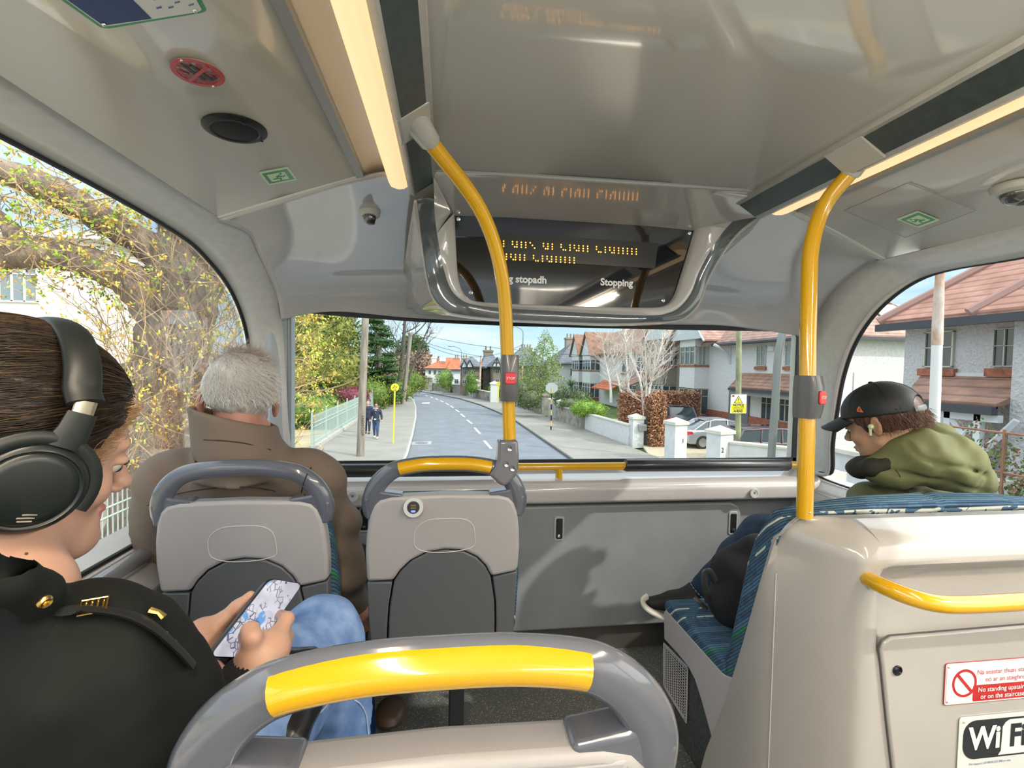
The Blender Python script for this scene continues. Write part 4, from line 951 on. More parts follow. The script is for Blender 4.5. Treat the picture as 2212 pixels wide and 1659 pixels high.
# ---------------------------------------------------------------- the girl with headphones
gc = V(-.437, .532, 1.155); gB = basis(33, 14, 8); gs = .965
girl = empty('person', (-.50, .55, .45), 'girl in a black jacket and blue jeans with headphones, looking down at her phone', 'person')
def gl_(p): return (p - gc) @ gB / gs
def gw(*l): return gc + gB @ (np.array(l) * gs)
W_L = P(408, 1398, Y=.66); W_R = P(556, 1445, Y=.625)
def hands(p):
    # left hand: palm beside the phone, index along its edge, thumb under its lower corner
    d = chain(p, [P(340, 1440, Y=.62), P(405, 1400, Y=.655), P(440, 1385, Y=.665)], [.026, .022, .023], .015)
    d = smin(d, ell(p, P(440, 1385, Y=.668), (.022, .026, .030)), .012)
    d = smin(d, chain(p, [P(440, 1372, Y=.67), P(478, 1342, Y=.675), P(512, 1312, Y=.685), P(541, 1288, Y=.69)], [.0125, .0105, .009, .0072], .006), .008)
    d = smin(d, chain(p, [P(437, 1405, Y=.655), P(436, 1432, Y=.635), P(458, 1450, Y=.615), P(482, 1457, Y=.605)], [.015, .0125, .0105, .0085], .008), .010)
    for k, (a, b, c) in enumerate((((455, 1378), (488, 1352), (505, 1345)), ((455, 1392), (492, 1372), (512, 1368)), ((452, 1405), (484, 1392), (503, 1392)))):
        d = np.minimum(d, smin(d, chain(p, [P(*a, Y=.68), P(*b, Y=.705 + .004 * k), P(*c, Y=.70)], [.0105, .0088, .0075], .005), .005))
    # right hand: back of the hand towards us, thumb over the glass, index along the far edge
    e = chain(p, [P(520, 1500, Y=.60), P(556, 1440, Y=.61), P(568, 1412, Y=.618)], [.028, .023, .024], .02)
    e = smin(e, chain(p, [P(562, 1415, Y=.615), P(590, 1398, Y=.628)], [.024, .021], .01), .012)
    e = smin(e, chain(p, [P(541, 1412, Y=.600), P(545, 1378, Y=.598), P(540, 1362, Y=.607), P(528, 1373, Y=.622)], [.0130, .0105, .0095, .0075], .006), .009)
    e = smin(e, chain(p, [P(594, 1392, Y=.63), P(606, 1362, Y=.645), P(619, 1338, Y=.66), P(607, 1330, Y=.685)], [.0115, .0100, .0092, .0080], .005), .007)
    for k, (a, b, c) in enumerate((((602, 1398), (618, 1374), (600, 1362)), ((602, 1408), (612, 1392), (592, 1384)), ((596, 1418), (602, 1408), (583, 1402)))):
        e = smin(e, chain(p, [P(*a, Y=.635), P(*b, Y=.668), P(*c, Y=.70)], [.0105, .0092, .0078], .005), .005)
    return np.minimum(d, e)
def girlbody(p):
    q = gl_(p); q[:, 2] = np.where(q[:, 2] < -.03, -.03 + (q[:, 2] + .03) * 1.2, q[:, 2]); d = headsdf(q, 1.0, .95, (False, False)); d = smin(d, ell(q, (0, .088, -.104), (.021, .018, .018)), .018); d = smin(d, ell(q, (0, .080, -.084), (.030, .016, .020)), .012); d = smin(d, cap(q, (0, .066, -.104), (0, -.01, -.105), .026, .036), .03); d = smin(d, cap(q, (.048, .008, -.060), (.012, .070, -.112), .014, .013), .02); d = smin(d, cap(q, (-.048, .008, -.060), (-.012, .070, -.112), .014, .013), .02); d = d * gs
    d = smin(d, cap(p, gw(0, -.026, -.055), P(18, 1290, Y=.485), .046, .050), .028)
    return d
def gm(c):
    q = gl_(c); q[:, 2] = np.where(q[:, 2] < -.03, -.03 + (q[:, 2] + .03) * 1.2, q[:, 2]); return np.where((np.abs(q[:, 0]) < .021) & (q[:, 1] > .088) & (q[:, 2] < -.0555) & (q[:, 2] > -.0755), 1, 0)
sdf('body', girlbody, V(-.60, .36, .93), V(-.31, .68, 1.31), .0032, [SK1, LIP], girl, gm)
def gmat_h(c): return c[:, 0] * 0
sdf('hands', hands, V(-.48, .52, .78), V(-.15, .76, .99), .0022, [SK1], girl)
eyes(girl, gc, gB, gs); BRH = hairmat('brown_hair', (.006, .004, .002), (.026, .015, .007), (50, 5, 90)); brow(girl, gc, gB, gs, M('brow_brown', (.20, .11, .06), .7))
MB().prism(frame2(rrect(.010, .009, .003), P(478, 1460, Y=.594), unit(P(490, 1460, Y=.594) - P(470, 1452, Y=.596)), V(0, -.3, 1)), (0, -.0015, 0)).build('fingernail', M('teal_nail', (.02, .22, .30), .15, coat=1), girl, bevel=.001)
MB().sph(hit(girlbody, 57, 1196)[0], .0013, nu=8, nv=6).build('mole', M('mole', (.12, .05, .03), .6), girl)
def girlhair(p):
    q = gl_(p); d = ell(q, (0, -.012, .048), (.085, .107, .092)); d = smin(d, ell(q, (0, -.085, -.01), (.055, .04, .055)), .04)
    cut = (q[:, 1] * .80 - q[:, 2] * .60) - .026 + .018 * np.abs(q[:, 0] / .07) ** 2 * 0
    cut2 = -(q[:, 2] + .062)                       # nape
    cut3 = (q[:, 1] - .040 - (q[:, 2]) * 1.1)      # in front of the ear
    d = smax(d, cut, .012); d = smax(d, cut2, .02)
    w = .0014 * np.sin(190 * q[:, 2] + 60 * q[:, 1] + 3 * np.sin(25 * q[:, 0])) + .0008 * np.sin(420 * q[:, 2] + 130 * q[:, 1])
    return (d + w) * gs
sdf('hair', girlhair, V(-.60, .38, 1.05), V(-.30, .66, 1.32), .0032, [BRH], girl)
def strands(name, root, c, B, s, n, seed, mat, region, L=.03, r=.00035, flow=None):
    rr = random.Random(seed); m = MB()
    for _ in range(n):
        o, d = region(rr); p = [np.array(o)]; d = unit(d)
        for k in range(4): d = unit(d + np.array([rr.gauss(0, .18), rr.gauss(0, .18), rr.gauss(0, .18)])); p.append(p[-1] + d * L / 4 * rr.uniform(.7, 1.3))
        m.tube([c + B @ (x * s) for x in p], [r, r, r * .9, r * .7, r * .3], 3, caps=False)
    return m.build(name, mat, root, angle=180)
def reg_temple(rr):
    t = rr.random(); y = .030 + .055 * t + rr.gauss(0, .006); z = -.02 + .095 * t + rr.gauss(0, .005); x = .074 * math.sqrt(max(.02, 1 - (y / .105) ** 2))
    return (x, y, z), (rr.gauss(0, .2) - .1 * (1 if x > 0 else -1), -.9, -.35 + rr.gauss(0, .2))
strands('temple_strands', girl, gc, gB, gs, 500, 2, M('fair_hair', (.34, .20, .10), .5), reg_temple, .035)
def combed(name, root, c, B, s, n, seed, mat, cen, rad, keep, flow, steps=7, st=.011, r=.0006):
    rr = random.Random(seed); m = MB(); cen = np.array(cen); rad = np.array(rad)
    while n > 0:
        v = unit([rr.gauss(0, 1) for _ in range(3)]); q = cen + v * rad
        if not keep(q): continue
        n -= 1; pts = [q]; lift = 1 + rr.uniform(.002, .016)
        for _ in range(steps):
            nn = unit((pts[-1] - cen) / rad ** 2); f = np.array(flow(pts[-1])) + np.array([rr.gauss(0, .08) for _ in range(3)]); f = unit(f - nn * np.dot(f, nn)); z = pts[-1] + f * st; z = cen + (z - cen) / np.linalg.norm((z - cen) / rad); pts.append(z)
        m.tube([c + B @ ((cen + (x - cen) * lift) * s) for x in pts], [r * .5] + [r] * (steps - 2) + [r * .7, r * .3], 3, caps=False)
    return m.build(name, mat, root, angle=180)
_kp = lambda q: q[0] > -.03 and q[1] * .80 - q[2] * .60 < .020 and q[2] > -.045 - .2 * q[1]
_fl = lambda q: (-.15 * q[0] / .08, -1, -.35)
combed('combed_hair', girl, gc, gB, gs, 1500, 12, M('hair_dark_strand', (.018, .010, .005), .4), (0, -.012, .048), (.0855, .1075, .0925), _kp, _fl)
combed('combed_hair', girl, gc, gB, gs, 260, 13, M('hair_gold_strand', (.065, .038, .016), .4), (0, -.012, .048), (.0858, .1078, .0928), _kp, _fl)
# jacket
JKT = M('black_jacket_cotton', (.0055, .0075, .0070), .80, noise=(3, .3), bump=(240, .3, .0008), spec=.25); RIBK = M('black_rib_knit', (.007, .008, .009), .9)
S_R = P(190, 1462, Y=.47); E_R = P(345, 1780, Y=.50); NB = P(50, 1300, Y=.46)
def jacket(p):
    d = smin(cap(p, S_R, P(-150, 1420, Y=.47), .070, .075), ell(p, P(110, 1650, Y=.53), (.15, .11, .155)), .06)
    d = smin(d, chain(p, [S_R, P(290, 1560, Y=.475), E_R], [.070, .062, .056], .03), .035)
    d = smin(d, chain(p, [P(262, 1425, Y=.55), P(338, 1500, Y=.57), P(335, 1640, Y=.59)], [.040, .042, .050], .03), .03)
    d = smin(d, chain(p, [E_R, P(460, 1680, Y=.55), P(512, 1515, Y=.592)], [.052, .040, .026], .015), .012)
    d = smin(d, chain(p, [P(290, 1440, Y=.60), P(325, 1470, Y=.62)], [.036, .032], .02), .02)
    ring = [P(-60, 1225, Y=.42), P(10, 1252, Y=.405), P(78, 1278, Y=.43), P(110, 1312, Y=.50), P(95, 1300, Y=.56)]
    d = smin(d, chain(p, ring, [.014, .015, .015, .012, .012], .01), .02)
    return d + wrin(p, 38, .0034, 1.3) + wrin(p, 90, .0012, .2) + .0025 * np.sin(75 * (p[:, 2] * .5 + p[:, 0] * .8 + p[:, 1]) + 3 * np.sin(22 * p[:, 2]))
sdf('jacket', jacket, V(-.80, .34, .58), V(-.10, .72, 1.09), .0058, [JKT], girl)
cuffp = [P(505, 1492, Y=.597), P(530, 1462, Y=.603), P(552, 1437, Y=.608)]
m = MB(); cp = smooth_path(cuffp, 8); rings = []
for i, c in enumerate(cp):
    t = unit(cp[min(i + 1, len(cp) - 1)] - cp[max(0, i - 1)]); u = unit(np.cross(t, (0, 0, 1))); w = np.cross(t, u); r0 = .029 - .005 * i / len(cp)
    rings.append([c + (u * math.cos(2 * math.pi * k / 64) * 1.15 + w * math.sin(2 * math.pi * k / 64) * .95) * (r0 + (.0011 if k % 2 else -.0008)) for k in range(64)])
m.loft(rings); m.build('cuff', RIBK, girl)
BRS = M('brass', (.72, .50, .16), .25, metal=1.0, bump=(300, .2, .0005))
def eyelet(px, py, r, hole=True):
    p, n = hit(jacket, px, py); MB().lathe([(r * .35, .0), (r * .4, .002), (r * .75, .0026), (r, .001), (r * 1.02, -.001)] if hole else [(0, .003), (r * .6, .0026), (r, .001), (r * 1.02, -.001)], p, n, 20).build('brass_eyelet' if hole else 'brass_stud', BRS, girl)
eyelet(97, 1300, .0052); eyelet(355, 1373, .0040, False); eyelet(374, 1390, .0038, False)
def onj(pts, off=.002): out = []; [out.append(hit(jacket, *a)) for a in pts]; return [p + n * off for p, n in out]
st = onj([(125, 1318), (165, 1320), (205, 1322), (250, 1326), (290, 1338), (325, 1358), (355, 1385), (385, 1412), (410, 1440)], .003)
MB().tube(smooth_path(st, 4), .010, 8, sec=(.35, 1.2)).build('shoulder_strap', M('strap_black', (.006, .007, .008), .6), girl)
p, n = hit(jacket, 205, 1323); u = unit(np.cross(n, (0, 0, 1.))) ; w = np.cross(u, n); p = p + n * .002
for k in range(-1, 3): MB().tube([p + n * .004 + u * (k * .004 - .002) - w * .006, p + n * .005 + u * (k * .004 - .002) + w * .006], .0010, 6).build('buckle_bar', BRS, girl)
MB().tube([p + n * .007 + a * u + b * w for a, b in ((-.009, -.007), (.009, -.007), (.009, .007), (-.009, .007), (-.009, -.007))], .0010, 6).build('buckle_frame', BRS, girl)
p, n = hit(jacket, 328, 1333); a = P(316, 1326, Y=p[1]); b = P(345, 1341, Y=p[1]); MB().tube([a + n * .004, (a + b) / 2 + n * .006, b + n * .004], [.0035, .0025, .0035], 8).build('brass_clip', BRS, girl)
# jeans
DEN = M('blue_denim', (.10, .20, .45), .85, noise=(26, .25), col2=(.24, .38, .66), bump=(420, .4, .0008)); STI = M('denim_stitch', (.42, .55, .75), .7)
KN = P(694, 1378, Y=.84)
def jeans(p):
    d = chain(p, [P(470, 1640, Y=.60), P(590, 1500, Y=.72), KN], [.088, .080, .066], .03)
    d = smin(d, chain(p, [KN, P(722, 1480, Y=.815), P(733, 1620, Y=.80), P(730, 1780, Y=.79)], [.064, .062, .060, .055], .03), .02)
    d = np.minimum(d, chain(p, [P(400, 1640, Y=.60), P(560, 1620, Y=.90), P(590, 1700, Y=.95)], [.085, .07, .06], .03))
    kn = np.exp(-np.sum((p - P(745, 1420, Y=.80)) ** 2, 1) / .006)
    return d + wrin(p, 60, .0016, .4) + kn * .0022 * np.sin(170 * (p[:, 2] + .6 * p[:, 0]))
sdf('jeans', jeans, V(-.52, .46, .30), V(-.12, 1.06, .92), .0065, [DEN], girl)
sp = [hit(jeans, a, b) for a, b in ((690, 1540), (715, 1515), (748, 1508), (775, 1518), (790, 1545), (795, 1590))]
MB().tube(smooth_path([p + n * .001 for p, n in sp], 4), .0012, 5).build('stitching', STI, girl)
MB().sph(P(768, 1700, Y=.79), (.05, .12, .045), nu=14, nv=8).build('shoe', TYR if 'tyre' in MATS else M('tyre', (.02, .02, .022), .7), girl)

# headphones (a thing of their own)
HPB = M('headphone_black', (.012, .016, .016), .42, spec=.5); HPG = M('headphone_gloss', (.008, .012, .012), .36, coat=.1); HPL = M('ear_pad_leather', (.010, .012, .012), .5, bump=(90, .3, .001))
hp = empty('headphones', gw(0, 0, .14), 'black over-ear headphones with silver slider on the girl', 'headphones')
def cup(side):
    ax = gB @ unit((side * 1.0, -.10, -.04)); cc = gw(side * .097, -.010, -.010)
    o = MB().lathe([(.016, -.026), (.034, -.026), (.040, -.020), (.040, -.010), (.034, -.006), (.016, -.006)], cc, ax, 32).build('ear_pad', HPL, hp)
    q = MB().lathe([(0, -.008), (.039, -.008), (.042, -.002), (.042, .005), (.039, .010), (.0355, .0115), (.034, .010), (.033, .010), (.032, .0115), (.026, .0132), (0, .0136)], cc, ax, 40).build('ear_cup', HPG, hp, angle=50)
    u = gB @ V(0, 1, 0); w = np.cross(ax, u) if side > 0 else np.cross(u, ax); w = w if w[2] > 0 else -w
    if side > 0:
        for k in range(3):
            L_ = (.010, .012, .010)[k]; sh = (.001, -.001, -.001)[k]; b_ = cc + ax * .0138 - w * (.021 + .0030 * k) + u * (.004 + sh); MB().tube([b_ - u * L_ / 2, b_ + u * L_ / 2], .0007, 5).build('logo_bar', M('logo_grey', (.30, .28, .24), .4), q)
    # yoke: C-shaped arm round the upper half of the cup
    ya = [cc + ax * (.004) + (u * math.cos(a) + w * math.sin(a)) * .0455 for a in np.linspace(R(-25), R(205), 24)]
    MB().tube(ya, .0055, 10, sec=(1, 1.4), up=tuple(ax)).build('yoke', HPB, hp)
    return cc, ax, u, w
cR, axR, uR, wR = cup(1); cup(-1)
def bandpt(t, off=0.):      # t: 0 right cup .. 1 left cup, arc over the head
    a = math.pi * t; return gw((.101 + off) * math.cos(a), .008 - .004 * math.sin(a), .030 + (.112 + off) * math.sin(a) ** .85)
for sg, ts in ((1, (0.0, .06, .12)), (-1, (1.0, .94, .88))):
    c0 = cR + wR * .050 + uR * .006 if sg > 0 else None
    lo = [gw(sg * .104, .002, .030), gw(sg * .104, .006, .048), gw(sg * .103, .008, .064)]
    MB().tube(lo, [.0135, .0115, .0105], 14, sec=(.42, 1.15), up=tuple(gB @ V(1, 0, 0))).build('hinge_arm', HPB, hp, angle=50)
    MB().tube([gw(sg * .103, .008, .062), gw(sg * .1015, .0085, .076)], .0080, 12, sec=(.38, 1.1), up=tuple(gB @ V(1, 0, 0))).build('slider', M('slider_silver', (.50, .44, .36), .25, metal=.8), hp)
bp = [gw(.1015, .0085, .074)] + [bandpt(t) for t in np.linspace(.14, .86, 24)] + [gw(-.1015, .0085, .074)]
MB().tube(smooth_path(bp, 2), .0130, 16, sec=(.52, 1.15), up=tuple(gB @ V(1, 0, 0))).build('headband', HPB, hp, angle=60)
bp2 = [gw(.096, .0085, .080)] + [bandpt(t, -.007) for t in np.linspace(.16, .84, 22)] + [gw(-.096, .0085, .080)]
MB().tube(smooth_path(bp2, 2), .0115, 12, sec=(.5, 1.1), up=tuple(gB @ V(1, 0, 0))).build('headband_padding', HPL, hp)

# phone held in her hands
ph = empty('smartphone', P(550, 1350, Y=.66), 'smartphone with a tree photo on its screen, held by the girl', 'phone')
pBL, pTL, pTR = P(447, 1421, Y=.612), P(583, 1247, Y=.705), P(656, 1260, Y=.745); pu = pTR - pTL; pv = pBL - pTL; pn = unit(np.cross(pv, pu)); pn = pn if np.dot(pn, EYE - pTL) > 0 else -pn
def pp_(s, t, d=0.): return pTL + pu * s + pv * t + pn * d
rr2 = [(.5 + a, .5 + b * .5) for a, b in rrect(1, 2, .16)]
rrp = [(s, t) for s, t in rr2]
MB().prism([pp_(s, t) for s, t in rrp], -pn * .0085).build('case', M('phone_case_black', (.012, .012, .014), .35), ph, bevel=.0018, seg=3)
scm = M('phone_screen', (.02, .02, .02), .08, coat=.3); nt = scm.node_tree; nn_ = nt.nodes; ll = nt.links; b_ = nn_['Principled BSDF']
tc = nn_.new('ShaderNodeTexCoord'); v1 = nn_.new('ShaderNodeTexNoise'); v1.inputs['Scale'].default_value = 24; v1.inputs['Detail'].default_value = 3; ll.new(tc.outputs['Object'], v1.inputs['Vector'])
r1 = nn_.new('ShaderNodeValToRGB'); ll.new(v1.outputs['Fac'], r1.inputs[0]); e = r1.color_ramp.elements; e[0].position = .40; e[0].color = (.42, .40, .47, 1); e[1].position = .58; e[1].color = (.60, .60, .68, 1); x = e.new(.60); x.color = (.14, .34, .66, 1)
v2 = nn_.new('ShaderNodeTexVoronoi'); v2.feature = 'DISTANCE_TO_EDGE'; v2.inputs['Scale'].default_value = 130; ll.new(tc.outputs['Object'], v2.inputs['Vector'])
v3 = nn_.new('ShaderNodeTexNoise'); v3.inputs['Scale'].default_value = 60; ll.new(tc.outputs['Object'], v3.inputs['Vector'])
lt = nn_.new('ShaderNodeMath'); lt.operation = 'LESS_THAN'; lt.inputs[1].default_value = .07; ll.new(v2.outputs['Distance'], lt.inputs[0])
gt = nn_.new('ShaderNodeMath'); gt.operation = 'GREATER_THAN'; gt.inputs[1].default_value = .5; ll.new(v3.outputs['Fac'], gt.inputs[0])
ml = nn_.new('ShaderNodeMath'); ml.operation = 'MULTIPLY'; ll.new(lt.outputs[0], ml.inputs[0]); ll.new(gt.outputs[0], ml.inputs[1])
mx = nn_.new('ShaderNodeMixRGB'); ll.new(ml.outputs[0], mx.inputs[0]); ll.new(r1.outputs[0], mx.inputs[1]); mx.inputs[2].default_value = (.13, .12, .18, 1)
ll.new(mx.outputs[0], b_.inputs['Emission Color']); b_.inputs['Emission Strength'].default_value = .75
MB().prism([pp_(.5 + (s - .5) * .93, .5 + (t - .5) * .965, .0004) for s, t in rrp], pn * .0004).build('screen', scm, ph)
MB().sph(pp_(.5, .035, .001), .0016, nu=8, nv=5).build('camera_hole', EYD, ph)
# leather bag on her lap
bg = empty('leather_bag', P(560, 1470, Y=.68), 'black quilted leather bag with brass zip on the girl\'s lap', 'bag')
LEA = M('black_leather', (.012, .012, .013), .28, coat=.2, bump=(60, .35, .0015))
def bagf(p):
    d = chain(p, [P(440, 1490, Y=.62), P(560, 1450, Y=.66), P(668, 1432, Y=.69)], [.030, .030, .020], .02); d = smin(d, chain(p, [P(660, 1440, Y=.69), P(650, 1510, Y=.665), P(610, 1600, Y=.61)], [.018, .028, .032], .02), .02); return d + .0014 * np.abs(np.sin(140 * (p[:, 2] + p[:, 0] * .8)))
sdf('bag_body', bagf, V(-.42, .54, .66), V(-.14, .78, .93), .0055, [LEA], bg)
zp_ = [hit(bagf, a, b)[0] for a, b in ((434, 1508), (450, 1515), (468, 1522))]
m = MB()
for k in range(22): c = zp_[0] + (zp_[-1] - zp_[0]) * k / 21 + V(.0, -.002, .001); m.box(c, (.0012, .003, .007))
m.build('zip_teeth', BRS, bg); MB().tube([p + V(0, -.001, 0) for p in zp_], .004, 6, sec=(1.2, .5)).build('zip_tape', RIBK, bg)
MB().tube(smooth_path([P(672, 1428, Y=.685), P(645, 1455, Y=.665), P(628, 1500, Y=.65)], 5), .004, 8).build('strap', LEA, bg)
# ---------------------------------------------------------------- the old man in the front seat
k_ = 1.07; oc = EYE + (V(-.507, 1.245, 1.148) - EYE) * k_; oB = basis(-18, 6, 4); os_ = 1.06
old = empty('person', (-.48, 1.45, .48), 'old man with thin white hair in a brown coat, seen from behind', 'person')
def ol(p): return (p - oc) @ oB / os_
def ow(*l): return oc + oB @ (np.array(l) * os_)
def oldbody(p):
    d = headsdf(ol(p), 1.1, 1.12) * os_; d = smin(d, cap(p, ow(0, -.03, -.05), P(533, 1000, Y=1.35), .050, .056), .03); return d
sdf('body', oldbody, V(-.74, 1.16, .92), V(-.38, 1.50, 1.36), .0042, [SK2, LIP], old)
eyes(old, oc, oB, os_)
# hands resting in front of him, seen in the gap between the seats
def ohand(p):
    d = chain(p, [P(745, 1295, Y=1.42), P(772, 1325, Y=1.46), P(785, 1350, Y=1.50)], [.030, .030, .026], .02)
    for k in range(4): d = smin(d, chain(p, [P(775 + 5 * k, 1335 + 10 * k, Y=1.47 + .01 * k), P(770 + 3 * k, 1362 + 12 * k, Y=1.45), P(760 + 3 * k, 1380 + 12 * k, Y=1.46)], [.013, .011, .009], .006), .006)
    return smin(d, chain(p, [P(760, 1320, Y=1.45), P(745, 1345, Y=1.45), P(750, 1368, Y=1.45)], [.014, .012, .010], .006), .008)
sdf('hand', ohand, V(-.36, 1.36, .42), V(-.12, 1.58, .75), .0045, [SK2], old)
WH1 = hairmat('white_hair', (.42, .38, .34), (.72, .70, .68), (30, 30, 8))
def oldhair(p):
    q = ol(p); d = ell(q, (0, -.014, .040), (.082, .103, .082)) + .0015 * np.sin(170 * q[:, 0] + 40 * q[:, 2] + 2 * np.sin(60 * q[:, 1])) + .001 * np.sin(310 * q[:, 0] - 60 * q[:, 2])
    d = smax(d, q[:, 1] * .85 - q[:, 2] * .2 - .035, .012); d = smax(d, -(q[:, 2] + .050 + .3 * (q[:, 1] + .05)), .008)
    top = (q[:, 2] - .098) + .4 * np.abs(q[:, 0]) * 0 ; bald = -ell(q, (.008, -.030, .136), (.055, .080, .046))
    return smax(d, bald, .008) * os_
sdf('hair', oldhair, V(-.74, 1.16, 1.04), V(-.38, 1.50, 1.38), .0042, [WH1], old)
def reg_back(rr):
    a = rr.uniform(-2.6, -.5); el = rr.uniform(-.35, 1.15); x = .083 * math.cos(a) * math.cos(el); y = -.014 + .104 * math.sin(a) * math.cos(el); z = .042 + .085 * math.sin(el)
    tx = rr.gauss(0, .5); return (x, y, z), (x * 2 + tx * .6 + .5, -.25, -1.0 + .5 * rr.random())
strands('hair_strands', old, oc, oB, os_, 2600, 3, M('white_strand', (.78, .76, .73), .5), reg_back, .034, .0005)
def reg_top(rr):
    a = rr.uniform(-3.14, 3.14); el = rr.uniform(.55, 1.5); x = .078 * math.cos(a) * math.cos(el); y = -.012 + .098 * math.sin(a) * math.cos(el); z = .044 + .084 * math.sin(el)
    return (x, y, z), (rr.gauss(.3, .8), rr.gauss(-.2, .5), rr.gauss(.25, .25))
strands('thin_top_hair', old, oc, oB, os_, 1100, 5, M('thin_grey_hair', (.52, .42, .36), .5), reg_top, .04, .00035)
COAT = M('brown_coat_cotton', (.20, .155, .12), .72, noise=(5, .10), bump=(300, .25, .0006), spec=.35); CSE = M('coat_seam', (.05, .036, .028), .8)
SL, SR = P(380, 1045, Y=1.33), P(668, 1035, Y=1.34)
CTN = unit(np.cross(P(592, 938, Y=1.28) - P(430, 897, Y=1.28), V(0, 1, -.12)))
CTN = CTN if CTN[2] > 0 else -CTN
def coat(p):
    d = smin(cap(p, SL, SR, .082, .078), ell(p, P(512, 1250, Y=1.42), (.235, .13, .34)), .10)
    d = smin(d, cap(p, P(525, 985, Y=1.335), P(520, 1050, Y=1.355), .085, .10), .05)
    d = smin(d, chain(p, [SR, P(720, 1130, Y=1.36), P(742, 1235, Y=1.36), P(765, 1310, Y=1.46)], [.078, .068, .060, .042], .03), .03)
    d = smin(d, chain(p, [SL, P(345, 1120, Y=1.36), P(350, 1260, Y=1.38)], [.080, .070, .062], .03), .03)
    # stand-up collar
    ring = [P(424, 930, Y=1.40), P(428, 918, Y=1.30), P(462, 912, Y=1.212), P(515, 916, Y=1.19), P(568, 932, Y=1.205), P(602, 960, Y=1.29), P(604, 975, Y=1.40)]
    c0 = P(516, 962, Y=1.312); q = p - c0; h = q[:, 2]; k = 1 - .9 * np.clip(h, -.1, .08); q = q - np.outer(h, V(-.12, -.10, 0))
    f = (np.sqrt((q[:, 0] / (.102 * k)) ** 2 + (q[:, 1] / (.113 * k)) ** 2) - 1) * .10
    top = (p - P(512, 903, Y=1.28)) @ CTN
    d = smin(d, np.maximum(np.maximum(f, top), -(h + .08)), .022)
    d = smax(d, -np.maximum(f + .016, -(h + .035)), .003)
    f = wrin(p, 26, .0045, .7); near = np.exp(-((p[:, 2] - 1.02) / .10) ** 2)
    fold = .006 * np.sin(38 * (p[:, 2] * .8 - p[:, 0] * .62) + 1.0) * near
    arm = np.exp(-((p[:, 0] + .26) / .07) ** 2) * .0035 * np.sin(70 * (p[:, 2] + .5 * p[:, 0]))
    mk = np.clip((1.045 - p[:, 2]) / .05, 0, 1)
    return d + (f + fold + .0012 * np.sin(120 * (p[:, 2] * .7 + p[:, 0] * .3) + 3 * np.sin(18 * p[:, 0]))) * mk + arm
sdf('coat', coat, V(-.795, 1.09, .42), V(-.14, 1.60, 1.20), .0072, [COAT], old)
def seamline(pts, fn, r, mat, nm, par): MB().tube(smooth_path([hit(fn, *a, t0=.6)[0] for a in pts], 4), r, 5).build(nm, mat, par)
seamline([(700, 968), (672, 1010), (652, 1060), (640, 1110)], coat, .0016, CSE, 'sleeve_seam', old)
seamline([(318, 1092), (380, 1068), (450, 1056), (520, 1052), (590, 1060), (640, 1080)], coat, .0013, CSE, 'back_seam', old)
seamline([(440, 950), (480, 952), (530, 958), (585, 972)], coat, .0016, CSE, 'collar_seam', old)
TRO = M('dark_trousers', (.02, .02, .022), .8)
def otro(p): return np.minimum(chain(p, [P(470, 1500, Y=1.42), V(-.60, 1.80, .50), V(-.60, 1.80, .12)], [.09, .07, .05], .03), chain(p, [P(560, 1500, Y=1.42), V(-.33, 1.80, .50), V(-.34, 1.78, .12)], [.09, .07, .05], .03))
sdf('trousers', otro, V(-.74, 1.30, .05), V(-.20, 1.9, .66), .012, [TRO], old)
for x in (-.60, -.34): MB().sph((x, 1.76, .045), (.05, .14, .045), nu=12, nv=7).build('shoe', M('brown_shoe', (.10, .06, .04), .4), old)
# a brown shoe showing under the empty front seat
so = P(845, 1538, Z=.05)
tag(MB().sph(so, (.055, .07, .035), nu=16, nv=8).build('shoe', MATS['brown_shoe']), 'brown shoe on the floor under the empty front seat', 'shoe')

# ---------------------------------------------------------------- the young man in the cap
cc_ = V(1.352, 1.300, 1.095); cB = basis(-22, 18, -4); cs_ = .975
yg_ = empty('person', (1.33, 1.35, .49), 'young man in black cap and olive hooded jacket, head bowed, right window', 'person')
def yl(p): return (p - cc_) @ cB / cs_
def yw(*l): return cc_ + cB @ (np.array(l) * cs_)
def youngbody(p): return smin(headsdf(yl(p), .9, 1.05) * cs_, cap(p, yw(0, -.03, -.05), P(1950, 1040, Y=1.32), .056, .06), .03)
sdf('body', youngbody, V(1.18, 1.10, .90), V(1.53, 1.48, 1.26), .0042, [SK3], yg_)
eyes(yg_, cc_, cB, cs_)
HB = hairmat('dark_brown_hair', (.035, .018, .012), (.15, .075, .045), (40, 40, 8))
def yhair(p):
    q = yl(p); d = ell(q, (0, -.014, .030), (.081, .102, .082)) + .0016 * np.sin(210 * q[:, 1] + 30 * q[:, 2])
    d = smax(d, q[:, 1] - .050 - .2 * q[:, 2], .01); d = smax(d, -(q[:, 2] + .050 + .55 * (q[:, 1] + .05)), .008)
    # clear of the ears
    for s in (-1, 1): d = smax(d, -ell(q, (s * .088, -.008, -.008), (.022, .024, .038)), .005)
    return d * cs_
sdf('hair', yhair, V(1.18, 1.10, .95), V(1.53, 1.48, 1.26), .0042, [HB], yg_)
strands('hair_strands', yg_, cc_, cB, cs_, 700, 8, M('brown_strand', (.13, .06, .035), .5), lambda rr: (lambda a, z: ((.082 * math.cos(a), -.014 + .102 * math.sin(a), z), (0, -.25, -1)))(rr.uniform(-3.1, -.2), rr.uniform(-.01, .03)), .032, .0006)
